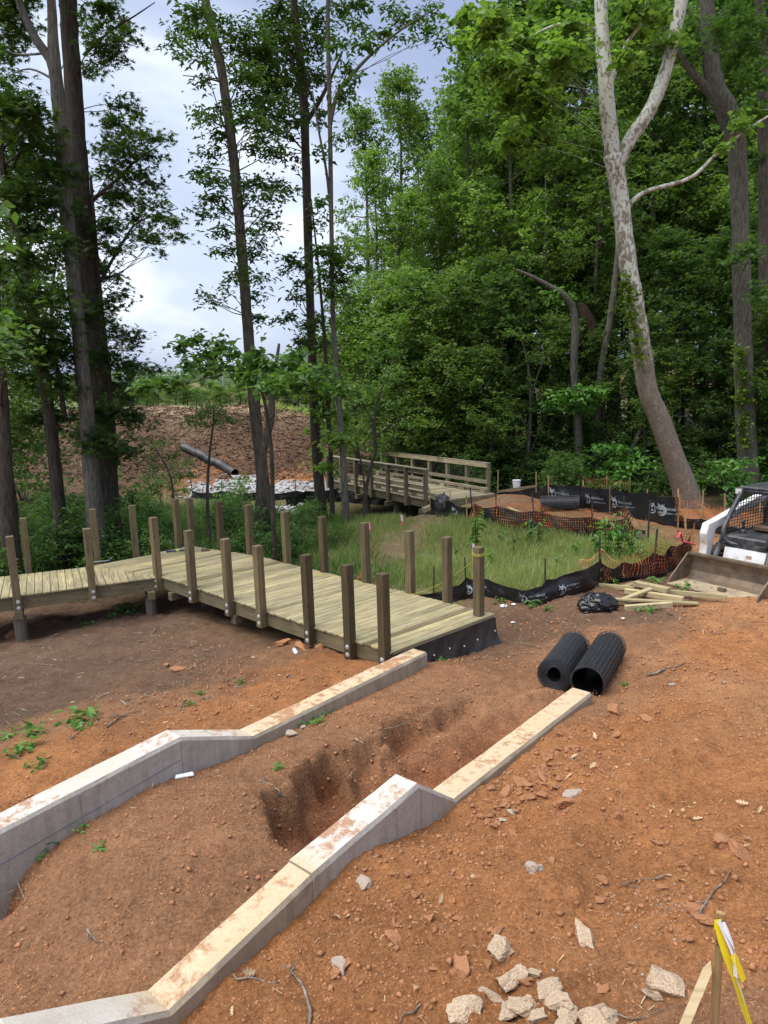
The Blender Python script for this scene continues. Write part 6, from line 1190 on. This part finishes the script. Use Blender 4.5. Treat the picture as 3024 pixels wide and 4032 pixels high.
rocks([(Dg(x, y), s) for x, y, s in ((1150,1905,.075),(790,1900,.075),(635,1590,.075),(655,1575,.05),(1240,1730,.09),(1360,1500,.0),(1110,1740,.06),(1085,1755,.05),(770,1600,.05),(1450,1480,.05),(1565,1475,.05),(985,1415,.0),(735,2092,.075)) if s > 0], 'stone', 'graystone', 'grey stone lying on the bare clay between the concrete walls and the loader', 'stone', 'grey stones on the clay')
cl_ = [(Dg(x, y), s) for x, y, s in ((1330,1548,.11),(1330,1580,.07),(1390,1560,.08),(1050,1655,.09),(1095,1700,.08),(1120,1690,.06),(1140,1700,.07),(1175,1690,.07),(1095,1720,.06),(1075,1735,.05),(1150,1730,.05),(1170,1720,.06),(1210,1740,.06),(1230,1740,.1),(1060,1700,.05),(1180,1660,.05),(1200,1700,.05),(1565,1850,.10),(1590,1870,.08),(1500,1990,.07),(1520,2010,.06),(1300,1890,.05),(1420,1830,.05),(1480,1880,.05),(1330,1790,.05),(900,1930,.06),(930,1990,.05),(1000,2090,.09),(735,2090,.08),(850,2020,.06),(610,1395,.14),(650,1400,.15),(690,1405,.1),(845,1410,.14),(820,1425,.12),(30,1375,.2),(390,1450,.13),(360,1440,.08))]
rr0 = random.Random(44)
for _ in range(95):
    f = rr0.random(); x = 1050+200*f+rr0.gauss(0, 22); y = 1755-150*f+rr0.gauss(0, 22); cl_.append((Dg(x, y), rr0.uniform(.018, .055)))
for _ in range(40): cl_.append((Dg(rr0.uniform(820, 1640), rr0.uniform(1850, 2200)), rr0.uniform(.015, .04)))
rocks(cl_, 'clay_clod', 'clod', 'lump of dry orange clay on the dug ground by the concrete walls', 'clod', 'clay lumps on the dug ground')
# loose pebbles, crumbs and splinters: uncountable
def scatter_bits(name, label, n, cond, x0, x1, y0, y1, s0, s1, matn, seed, flat=False, kind='stuff', zoff=0, tiny=False, thin=1.0):
    rg_ = np.random.default_rng(seed); x = rg_.uniform(x0, x1, n); y = rg_.uniform(y0, y1, n); k = cond(x, y) > rg_.uniform(0, 1, n); x, y = x[k], y[k]; n = len(x); z = ground_h(x, y)+zoff; s = s0*(s1/s0)**(rg_.uniform(0, 1, n)**2.2)
    if flat: base = np.array([[-1, -.13, 0], [1, -.11, .05], [1, .11, .12], [-1, .13, 0], [-.9, -.1, -.1], [.9, -.09, -.1]]); Fb = np.array([[0, 1, 2], [0, 2, 3], [0, 4, 5], [0, 5, 1]])
    else:
        base = np.array([[1, 0, 0], [-1, 0, 0], [0, .8, 0], [0, -.8, 0], [0, 0, .7], [0, 0, -.7]]); Fb = np.array([[0, 2, 4], [2, 1, 4], [1, 3, 4], [3, 0, 4], [2, 0, 5], [1, 2, 5], [3, 1, 5], [0, 3, 5]])
    if tiny: base = np.array([[1, 0, -.2], [-.6, .8, -.2], [-.6, -.8, -.2], [0, 0, .8]]); Fb = np.array([[0, 1, 3], [1, 2, 3], [2, 0, 3]])
    a = rg_.uniform(0, 6.28, n); ca, sa = np.cos(a), np.sin(a); B = base[None]*rg_.uniform(.55, 1.3, (n, len(base), 1)) if not flat else np.repeat((base*np.array([1, thin, 1]))[None], n, 0)
    B = B*s[:, None, None]; tl = rg_.normal(0, .3, n) if flat else 0*s
    V = np.stack([B[:, :, 0]*ca[:, None]-B[:, :, 1]*sa[:, None]+x[:, None], B[:, :, 0]*sa[:, None]+B[:, :, 1]*ca[:, None]+y[:, None], B[:, :, 2]+B[:, :, 0]*tl[:, None]+z[:, None]+(s*.2)[:, None]], -1).reshape(-1, 3)
    T = (Fb[None]+np.arange(n)[:, None, None]*len(base)).reshape(-1, 3); o = mobj(name, fast_mesh(name, V, T), MT[matn]); return tag(o, label, 'debris', kind=kind)
def uvof(x, y): return x*EU[0]+y*EU[1], x*EN[0]+y*EN[1]
def notwall(x, y): u, v = uvof(x, y); return ~(((v > VR-WT-.05)&(v < VR+.05)&(u < 7.65))|((v > VL-WT-.05)&(v < VL+.05)&(u < 7.55)))
def nodeck(x, y): u = (x-fc[0])*d1[0]+(y-fc[1])*d1[1]; w = (x-fc[0])*n1v[0]+(y-fc[1])*n1v[1]; return ~((u > -2.5)&(u < Lrun+.1)&(w > -.15)&(w < Wrun+.1))
def clayc(x, y): u, v = uvof(x, y); return notwall(x, y)*np.clip(.25+.9*fbm(x*1.1, y*1.1, 71, 3)+.8*np.exp(-((v+2.7)/.45)**2)*(u > 2.5), 0, 1)*nodeck(x, y)*(y+.0*x < 13.5)
scatter_bits('clay_crumbs', 'loose orange crumbs of clay over the slope', 60000, clayc, -3.5, 7, 2.6, 13, .004, .034, 'clod', 81)
scatter_bits('soil_grains', 'fine crumbs of red soil on the near slope', 90000, lambda x, y: notwall(x, y)*np.clip(.45+.8*fbm(x*1.7, y*1.7, 72, 3), 0, 1), -3.6, 5, 2.9, 8.2, .0035, .012, 'clod', 82, tiny=True)
GP = Dg(1425, 1985)
scatter_bits('gravel', 'grey and white grit strewn over the clay', 5000, lambda x, y: notwall(x, y)*nodeck(x, y)*np.clip(.12+.8*fbm(x*.8, y*.8, 75, 3)+1.2*np.exp(-((x-GP[0])**2+(y-GP[1])**2)/.09), 0, 1), -4, 7, 2.6, 12.5, .004, .016, 'graystone', 83)
scatter_bits('splinters', 'pale wood splinters and straw over the bare ground', 11000, lambda x, y: notwall(x, y)*nodeck(x, y)*np.clip(.2+.7*fbm(x*.6, y*.6, 79, 3)+.5*((x > 1)&(y > 9))+.25*(x < -1.5), 0, 1), -9, 9, 2.8, 14.5, .006, .05, 'straw', 85, True, thin=.6)
scatter_bits('straw', 'short pale straw fibres strewn over the near clay', 9000, lambda x, y: notwall(x, y)*np.clip(.3+.8*fbm(x*.9, y*.9, 76, 3), 0, 1), -4, 6, 2.9, 9.5, .006, .028, 'straw', 86, True, thin=.6)
scatter_bits('soil_litter', 'dark twigs and bark litter on the soil before the boardwalk', 3800, lambda x, y: notwall(x, y)*nodeck(x, y)*np.clip(.35+.9*fbm(x*.7, y*.7, 73, 3), 0, 1)*(x*EN[0]+y*EN[1] < VL-.3), -9.5, -.5, 6.2, 14.2, .012, .10, 'twig', 84, True, thin=.7)
MT['lime'] = simple('lime_grit', (.52, .50, .46), .9, 0, .2, 40); GQ = Dg(1425, 1985)
scatter_bits('lime_grit', 'white lime grit spilled on the clay near the taped stake', 30000, lambda x, y: np.exp(-((x-GQ[0]+.25*(y-GQ[1]))**2+.4*(y-GQ[1])**2)/.04)*np.clip(.3+1.5*fbm(x*6, y*6, 74, 3), 0, 1), GQ[0]-1, GQ[0]+1, GQ[1]-1, GQ[1]+1, .0015, .007, 'lime', 80)
scatter_bits('pale_mulch', 'pale split wood chips scattered over the mound', 8000, lambda x, y: 1.0*((ground_h(x, y, False) > .15)|(y < 38)), -36, -1.5, 36, 48, .04, .16, 'chip', 89, True)
scatter_bits('mulch', 'coarse wood chips and bark covering the mound', 42000, lambda x, y: 1.0*((ground_h(x, y) > .15)|(y < 38)), -36, -1.5, 36, 48, .05, .22, 'barkchip', 87, True)
scatter_bits('bark_mulch', 'brown bark and root fragments round the lumber heap', 4200, lambda x, y: notwall(x, y)*nodeck(x, y)*np.clip(.3+.9*fbm(x*.7, y*.7, 78, 3), 0, 1), 1.0, 9, 9.5, 20, .02, .09, 'twig', 88, True)
# twigs
def stick(pts, r, label, lift=.012, name='twig', fork=None):
    r *= .68; P = [Dg(x, y)+np.array([0, 0, lift*.7]) for x, y in pts]; root = P[0]; mb = MB(); rs = random.Random(int(pts[0][0]))
    P = [q+np.array([rs.uniform(-.02, .02), rs.uniform(-.02, .02), rs.uniform(0, .012)]) for q in sum([[P[i], (P[i]*.6+P[i+1]*.4)] for i in range(len(P)-1)], [])+[P[-1]]]
    sp = smooth_path([np.append(q, r*(1-.75*i/len(P))) for i, q in enumerate(P)], 3); mb.tube([q[:3]-root for q in sp], [q[3] for q in sp], 6, lump=.2, seed=len(pts))
    for k in range(3):
        q = sp[rs.randrange(2, len(sp)-1)][:3]-root; dr = np.array([rs.uniform(-1, 1), rs.uniform(-1, 1), rs.uniform(0, .35)]); ln_ = rs.uniform(.04, .14); mb.tube([q, q+dr*ln_*.6+np.array([0, 0, .004]), q+dr*ln_], [r*.45, r*.35, r*.15], 5)
    for fk in (fork or []):
        Q = [Dg(x, y)+np.array([0, 0, lift])-root for x, y in fk]; mb.tube(Q, [r*.6]+[r*.4]*(len(Q)-1), 5)
    o = mb.build(name, MT['twig'], None, tuple(root), smooth=True); tag(o, label, 'twig'); return o
stick([(605, 2120), (560, 2118), (520, 2120), (502, 2122)], .013, 'lichen grey branch forking beside the concrete wall', fork=None)
stick([(668, 2212), (655, 2150), (635, 2100), (622, 2085)], .017, 'curved lichen covered branch meeting a fork by the concrete wall')
stick([(1510, 2000), (1540, 1970), (1545, 1945), (1575, 1920)], .014, 'bent grey twig near the taped survey stake')
stick([(1440, 1910), (1400, 1900), (1335, 1898)], .010, 'straight brown twig on the clay above the taped stake')
stick([(905, 2160), (885, 2180), (855, 2210)], .010, 'dark thin twig running down the clay slope')
stick([(1400, 1460), (1440, 1445), (1480, 1435)], .02, 'pale root lying on the clay below the mesh rolls')
stick([(160, 1605), (180, 1570), (190, 1555)], .022, 'crooked branch stub beside the green weed')
stick([(230, 1580), (260, 1555), (300, 1540)], .014, 'brown stick across the dark soil before the boardwalk')
stick([(560, 1690), (600, 1710), (620, 1725)], .014, 'dark root curling out of the trench bank')
stick([(35, 1905), (50, 1945), (60, 1960)], .012, 'brown stick on the spoil ridge by the tall wall')
stick([(190, 2015), (215, 2050)], .011, 'short stick on the spoil ridge beside wood scraps')
stick([(820, 1580), (900, 1560), (960, 1565)], .008, 'thin root along the lip of the trench')
stick([(330, 1615), (390, 1588), (470, 1570)], .008, 'long thin root behind the stepped wall')
stick([(120, 1445), (60, 1440), (10, 1450)], .010, 'thin fallen twig on the dark soil')
stick([(560, 1330), (480, 1345), (440, 1350)], .009, 'thin twig on the soil below the boardwalk rim')
stick([(1255, 2200), (1310, 2190), (1370, 2190), (1430, 2180)], .009, 'dark root near the foot of the pale lath')
stick([(1170, 1400), (1120, 1395), (1075, 1390)], .012, 'pale stick on the bare ground behind the mesh rolls')
stick([(345, 1425), (300, 1432), (255, 1440)], .012, 'short dark stick on the brown soil')
# dry oak leaves
def leaf_mesh(seed):
    rg_ = np.random.default_rng(seed); half = [(0, 0), (.012, .18), (.16, .26), (.06, .36), (.22, .48), (.08, .55), (.24, .70), (.08, .74), (.13, .90), (0, 1.0)]
    R_ = [(x, y) for x, y in half]; L_ = [(-x*rg_.uniform(.7, 1.1), y+rg_.normal(0, .015)) for x, y in half[1:-1]]; cu = rg_.uniform(.3, .8)
    pts = [(x, y, cu*x*x*2+.12*math.sin(y*3+seed)) for x, y in R_]+[(x, y, cu*x*x*2+.12*math.sin(y*3+seed)) for x, y in L_]; n = len(half); Fc = []
    mids = [(0, y, .12*math.sin(y*3+seed)) for x, y in half[1:-1]]; m0 = len(pts); pts += mids
    ri = list(range(n)); li = [0]+list(range(n, n+n-2))+[n-1]; mi = [0]+list(range(m0, m0+n-2))+[n-1]
    for k in range(n-1):
        Fc.append(tuple(dict.fromkeys((mi[k], ri[k], ri[k+1], mi[k+1])))); Fc.append(tuple(dict.fromkeys((mi[k], mi[k+1], li[k+1], li[k]))))
    Fc = [f for f in Fc if len(f) > 2]; me = bpy.data.meshes.new('dry_leaf'); me.from_pydata(pts, [], Fc); me.materials.append(MT['dryleaf']); me.update(); return me
LM = [leaf_mesh(600+i) for i in range(5)]
spots = [(560,2105),(485,2205),(500,2200),(740,1985),(760,1980),(770,1990),(820,2030),(840,2040),(1420,1745),(1440,1755),(1470,1765),(1485,1775),(1500,1785),(1455,1740),(1480,1755),(1590,1770),(1620,1765),(1635,1785),(1600,1840),(1610,1855),(1590,1850),(1440,1905),(1460,1915),(1425,1900),(1240,1675),(1260,1660),(1250,1650),(1230,1640),(1330,1660),(1270,1668),(150,1515),(120,1510),(260,1555),(270,1505),(540,1420),(345,1480),(365,1560),(980,1640),(610,1470),(1170,1895),(1100,1985),(960,1930),(905,2120),(1030,1900),(1290,1600),(1505,1725),(1250,1990)]
for i, (x, y) in enumerate(spots):
    p = Dg(x, y); o = mobj('dry_leaf', LM[i % 5], None); s = random.uniform(.06, .13); o.location = (p[0], p[1], p[2]+.015); o.scale = (s, s, s); o.rotation_euler = (random.uniform(-.8, .8), random.uniform(-.8, .8), random.uniform(0, 6.28)); tag(o, 'curled tan dry leaf lying on the bare ground', 'leaf', 'dry leaves on the ground')
# riprap below the pipe
rr = random.Random(12); lst = []; 
while len(lst) < 290:
    x = rr.uniform(412, 735); lo = 1062-max(0, (x-412)/10) if x < 470 else 1040; y = rr.uniform(1028 if x < 560 and x > 470 else 1042, 1074)
    if x < 470 and y < 1052: continue
    if 560 < x < 600 and y < 1050: continue
    p = Dg(x, y)
    if p[1] < 45: lst.append((p, rr.uniform(.12, .27)))
for i in range(45):
    p = np.array([*(ba+bdir*rr.uniform(5.5, 9)-bn*rr.uniform(.6, 3)), 0]); p[2] = gz(p[0], p[1]); lst[rr.randrange(len(lst))] = (p, rr.uniform(.15, .28))
rocks(lst, 'riprap_stone', 'stone', 'pale grey riprap stone in the bed below the black pipe', 'stone', 'riprap stones')
xs_ = []
for i in range(900): 
    x = rr.uniform(415, 735); y = rr.uniform(1045, 1075); p = Dg(x, y) if i % 3 == 0 else p+np.array([rr.uniform(-.5, .5), rr.uniform(-.5, .5), 0]); xs_.append((p[0], p[1]))
xa = np.array(xs_); scatter_n = len(xa); rg_ = np.random.default_rng(3); s_ = rg_.uniform(.06, .15, scatter_n); base = np.array([[1, 0, 0], [-1, 0, 0], [0, .8, 0], [0, -.8, 0], [0, 0, .7], [0, 0, -.7]]); Fb = np.array([[0, 2, 4], [2, 1, 4], [1, 3, 4], [3, 0, 4], [2, 0, 5], [1, 2, 5], [3, 1, 5], [0, 3, 5]])
Vv = (base[None]*rg_.uniform(.6, 1.2, (scatter_n, 6, 1))*s_[:, None, None]+np.column_stack([xa, ground_h(xa[:, 0], xa[:, 1])+.03])[:, None]).reshape(-1, 3); o = mobj('riprap_gravel', fast_mesh('riprap_gravel', Vv, (Fb[None]+np.arange(scatter_n)[:, None, None]*6).reshape(-1, 3)), MT['stone']); tag(o, 'small broken rock filling the riprap bed', 'gravel', kind='stuff')
# corrugated pipe down the mound
pa, pb = Dg(396, 966), Dg(508, 1032); pa[2] += .17; pb[2] += .20; n = 90; mb = MB(); r0 = .235; pts = []; rad = []
for i in range(n+1):
    t_ = i/n; q = pa+(pb-pa)*t_; q[2] = q[2]-.12*math.sin(math.pi*t_)*0+max(0, gz(q[0], q[1])+.16-q[2])*.8; pts.append(q-pa); rad.append(r0*(1.0 if i % 2 else .93))
mb.tube(pts, rad, 18, cap=False); mb.tube(pts, r0*.84, 18, cap=False); ax_ = (pb-pa)/np.linalg.norm(pb-pa); pr = mb.build('drain_pipe', MT['pipe'], None, tuple(pa)); tag(pr, 'black corrugated drain pipe running down the mulch mound to the rocks', 'pipe')
# ================================================================ stakes, flags and small litter
st0 = at_y(2838, 3592, 2.8); gzst = gz(st0[0], st0[1]); H_ = st0[2]-gzst
stk = empty('survey_stake', (st0[0], st0[1], gzst), R(-28), 'brown survey stake wrapped in yellow and white flagging tape', 'stake')
mb = MB(); mb.box((0, 0, 0), (H_+.15, .038, .022)); o = mb.build('stake_body', MT['stake'], stk, bevel=.002); o.matrix_local = Matrix.Translation((0, 0, H_/2-.075))@Matrix.Rotation(-math.pi/2, 4, 'Y')@Matrix.Rotation(math.pi/2, 4, 'X')
def ribbon(name, pts, w, m, parent, tw=0.0):
    P = smooth_path(pts, 6); V = []; n = len(P)
    for i, p in enumerate(P):
        t_ = P[min(i+1, n-1)]-P[max(i-1, 0)]; side = np.cross(t_, (math.sin(tw*i/n+.6), -math.cos(tw*i/n+.6), .2)); side /= np.linalg.norm(side)+1e-9; V += [p-side*w/2, p+side*w/2]
    mb_ = MB(); mb_.add(V, [(2*i, 2*i+1, 2*i+3, 2*i+2) for i in range(n-1)]); return mb_.build(name, m, parent)
def loc_(x, y, Y): return np.array(Matrix.Rotation(R(28), 3, 'Z')@Vector(at_y(x, y, Y)-np.array(stk.location)))
ribbon('yellow_tape', [loc_(2826, 3620, 2.78), loc_(2835, 3680, 2.76), loc_(2858, 3760, 2.74), loc_(2890, 3840, 2.73), loc_(2918, 3930, 2.72), loc_(2960, 4060, 2.71)], .034, MT['yellow'], stk, .5)
ribbon('white_tape', [loc_(2830, 3625, 2.765), loc_(2858, 3690, 2.75), loc_(2885, 3760, 2.73), loc_(2896, 3840, 2.72), loc_(2935, 3960, 2.705), loc_(2950, 4060, 2.70)], .017, MT['white'], stk, 1.4)
ribbon('white_tape', [loc_(2846, 3632, 2.77), loc_(2872, 3690, 2.75), loc_(2892, 3740, 2.735), loc_(2890, 3780, 2.72), loc_(2898, 3848, 2.712)], .022, MT['white'], stk, 2.2)
ribbon('yellow_tape', [loc_(2885, 3760, 2.72), loc_(2905, 3800, 2.715), loc_(2930, 3862, 2.71)], .03, MT['yellow'], stk, .4)
mb = MB()
for q in range(3):
    zz = H_-.045-q*.012; V = [(x, y, zz+dz) for x, y in ((-.021, -.014), (.021, -.014), (.021, .014), (-.021, .014)) for dz in (-.011+.004*x*50*(q-1), .011+.004*x*50*(q-1))]; V = [(x*1.05*(1+.03*q), y*1.1*(1+.05*q), z) for x, y, z in V]; mb.add(V, [(0, 2, 3, 1), (2, 4, 5, 3), (4, 6, 7, 5), (6, 0, 1, 7)])
mb.build('tape_wrap', MT['yellow'], stk)
Vt, Ft = text_mesh('90', .04); me = bpy.data.meshes.new('pen_mark'); me.from_pydata([(-.0125, 0, 0) for v in Vt] and [(v[1]*.9-.012, -.0122, H_-.17+v[0]) for v in Vt], [], Ft); o = mobj('pen_mark', me, MT['rebar'], stk)
lt0 = at_y(2800, 3785, 2.82); lb0 = at_y(2660, 4120, 2.55); mb = MB(); x = lt0-lb0; Ln = np.linalg.norm(x); x /= Ln; y = np.cross((0, -.5, .85), x); y /= np.linalg.norm(y); z = np.cross(x, y); w2 = .019
V = [lb0-x*.5+y*a+z*c for a in (-w2, w2) for c in (-.006, .006)]+[lt0-x*.05+y*a+z*c for a in (-w2, w2) for c in (-.006, .006)]+[lt0+y*.004+z*c for c in (-.006, .006)]
mb.add([v-lb0 for v in V], [(0, 1, 3, 2), (0, 4, 5, 1), (1, 5, 9, 7, 3), (3, 7, 6, 2), (2, 6, 8, 4, 0), (5, 4, 8, 9), (6, 7, 9, 8)]); o = mb.build('wooden_lath', MT['lath'], None, tuple(lb0)); tag(o, 'pale pointed wooden lath leaning beside the taped stake', 'lath')
def flag(px, py, h, label, m='pink', name='pin_flag'):
    p = on_ground(px, py); root = empty(name, tuple(p), random.uniform(-.5, .5), label, 'flag', 'marker flags'); mb = MB(); mb.box((0, 0, h/2-.05), (.022, .012, h+.1)); mb.build('stick', MT['lath'], root)
    V = [(0, -.012, h), (.05, -.03, h-.03), (.06, -.02, h-.22), (.01, -.012, h-.20), (.03, -.03, h-.36), (.0, -.012, h-.34)]; mb = MB(); mb.add(V, [(0, 1, 2, 3), (3, 2, 4, 5)]); mb.build('tape', MT[m], root)
    mb = MB(); mb.add([(x-.03, y-.006, z) for x, y, z in V], [(0, 1, 2, 3)]); mb.build('white_tape', MT['white'], root)
for px, py in ((1435, 2028), (1565, 2012), (1456, 2112), (1582, 2080)): flag(px, py, .42, 'short marker stick with pink and white tape on the path to the bridge')
flag(1863, 2300, .9, 'marker stick with pink and white tape in the grass by the black fence')
p = at_y(2034, 1936, 25.75); p[2] = gz(p[0], p[1]); bkt = empty('plastic_bucket', (p[0], p[1], p[2]), .3, 'white plastic bucket standing at the end of the foot bridge', 'bucket')
mb = MB(); mb.tube([(0, 0, 0), (0, 0, .34)], [.125, .15], 18, cap=True); mb.build('pail', MT['white'], bkt, smooth=False)
mb = MB(); mb.tube([(0, 0, .32), (0, 0, .345)], .158, 18); mb.build('rim', MT['white'], bkt); mb = MB(); mb.tube([(.155*math.cos(a), .155*math.sin(a)*.3+.15, .32-.12*math.sin(a)) for a in np.linspace(0, math.pi, 10)], .004, 5); mb.build('handle', MT['metal'], bkt)
p = Dg(638, 1412); bt = empty('plastic_bottle', (p[0], p[1], p[2]+.035), 1.9, 'crumpled clear plastic bottle on the red soil by the boardwalk', 'bottle'); mb = MB(); mb.tube([(-.1, 0, 0), (-.08, 0, 0), (-.03, .005, 0), (.02, -.004, 0), (.06, 0, 0), (.085, 0, 0), (.11, 0, 0)], [.026, .034, .03, .034, .033, .02, .014], 12, lump=.1); mb.build('body', simple('clear_pet', (.62, .66, .70), .12, 0, .3, 30), bt, smooth=True); mb = MB(); mb.tube([(.11, 0, 0), (.13, 0, 0)], .015, 10); mb.build('cap', MT['white'], bt)
p = Dg(399, 1682); mb = MB(); mb.box((0, 0, .02), (.17, .05, .035), jig=.012); o = mb.build('foam_scrap', MT['foam'], None, tuple(p), bevel=.006); o.rotation_euler = (0, 0, .3); tag(o, 'small white foam scrap against the stepped concrete wall', 'foam')
for x, y, s in ((1088, 1310, .075), (1110, 1308, .045), (1108, 1345, .035), (1015, 1400, .03), (1345, 1340, .03)):
    p = Dg(x, y); o = blob('paper_scrap', MT['white'], (p[0], p[1], p[2]+.02), (s, s*.7, s*.3), int(x), 1.0, 3, smooth=False, freq=4); tag(o, 'scrap of white paper litter on the soil behind the boardwalk end', 'litter', 'paper scraps')
p = dk(0, 0) if False else None
# ================================================================ far field
for x0, y0, x1, y1, Y, lab in ((268, 735, 276, 888, 118, 'tall galvanised light pole showing between the left trees'), (476, 742, 487, 892, 135, 'ball field light pole with lamp bank above the mound')):
    A = Dy(x1, y1, Y); B = Dy(x0, y0, Y); g = gz(A[0], Y); root = empty('light_pole', (A[0], Y, g), 0, lab, 'light pole'); mb = MB(); hh = B[2]-g; mb.tube([(0, 0, -.5), (0, 0, hh)], [.24, .14], 10); mb.build('pole', MT['galv'], root, smooth=True)
    mb = MB(); mb.box((0, 0, hh), (4.2, .15, .15)).box((0, 0, hh-1.3), (3.4, .15, .15)); mb.build('cross_arm', MT['galv'], root)
    for r_ in range(2):
        for k in range(5): mb = MB(); mb.tube([(-1.8+k*.9, 0, hh+.45-1.3*r_), (-1.8+k*.9, -.5, hh+.15-1.3*r_)], [.2, .36], 10); mb.build('floodlight', MT['galv'], root)
fr = empty('field_fence', (Dy(60, 890, 78)[0], 78, gz(Dy(60, 890, 78)[0], 78)), 0, 'tall wire field fence behind the left trees', 'fence'); o3 = np.array(fr.location)
mb = MB()
for xD in range(-60, 175, 34):
    a = Dy(xD, 892, 78); b_ = Dy(xD, 838 if (xD//34) % 2 else 852, 78); a[2] = min(a[2], gz(a[0], 78)); q = MB(); q.tube([a-o3-np.array([0, 0, .3]), np.array([a[0], 78, b_[2]])-o3], .06, 6); q.build('fence_post', MT['galv'], fr)
for yD in (840, 858, 884): q = MB(); q.tube([Dy(-60, yD, 78)-o3, Dy(144, yD-2, 78)-o3], .035, 5); q.build('fence_rail', MT['galv'], fr)
gf = empty('gate_frame', (Dy(692, 897, 82)[0], 82, gz(Dy(692, 897, 82)[0], 82)), 0, 'pale yellow metal barrier frame far across the field', 'barrier'); o3 = np.array(gf.location); MT['cream'] = simple('cream_paint', (.62, .58, .34), .6)
for xD in (683, 703): q = MB(); q.tube([Dy(xD, 899, 82)-o3, Dy(xD, 880, 82)-o3], .07, 6); q.build('upright', MT['cream'], gf)
for yD in (884, 889, 894): q = MB(); q.tube([Dy(683, yD, 82)-o3, Dy(703, yD, 82)-o3], .045, 6); q.build('bar', MT['cream'], gf)
# hills on the horizon with their trees as one mass
n = 120; xs = np.linspace(-700, 500, n); hz_ = ZC+14+16*fbm(xs*.004, xs*0, 3, 3)+10*np.exp(-((xs+180)/160)**2); V = []
for i in range(n):
    for k, (yy, zf) in enumerate(((520, -.2), (560, .35), (640, .8), (760, 1.0), (900, .9))): V.append((xs[i], yy, ZC-6+(hz_[i]-ZC+6)*zf if k else ZC-8))
Q = [(i*5+k, (i+1)*5+k, (i+1)*5+k+1, i*5+k+1) for i in range(n-1) for k in range(4)]
hill = mobj('hills', fast_mesh('hills', V, Q, True), simple('wooded_hill', (.05, .085, .04), .95, 0, .3, .05)); tag(hill, 'low wooded hills along the horizon', 'hills', kind='structure')
rg_ = np.random.default_rng(17); P = []
Va = np.array(V).reshape(n, 5, 3)
for i in range(7000):
    a = rg_.uniform(0, n-1.01); k = rg_.uniform(.3, 3.3); i0 = int(a); k0 = int(k); fa_, fb_ = a-i0, k-k0; q = Va[i0, k0]*(1-fa_)*(1-fb_)+Va[i0+1, k0]*fa_*(1-fb_)+Va[i0, k0+1]*(1-fa_)*fb_+Va[i0+1, k0+1]*fa_*fb_; P.append(q+np.array([0, 0, rg_.uniform(0, 5)]))
P = np.repeat(np.array(P), 6, 0)+rg_.normal(0, 1.7, (42000, 3)); Vv, Tt, lv = leaf_arrays(P, 2.2, seed=18, aspect=.8); o = mobj('hill_woods', fast_mesh('hill_woods', Vv, Tt, False, {'lv': ('FLOAT', lv)}), LF['forest']); tag(o, 'far off woods covering the hills', 'woods', kind='stuff')
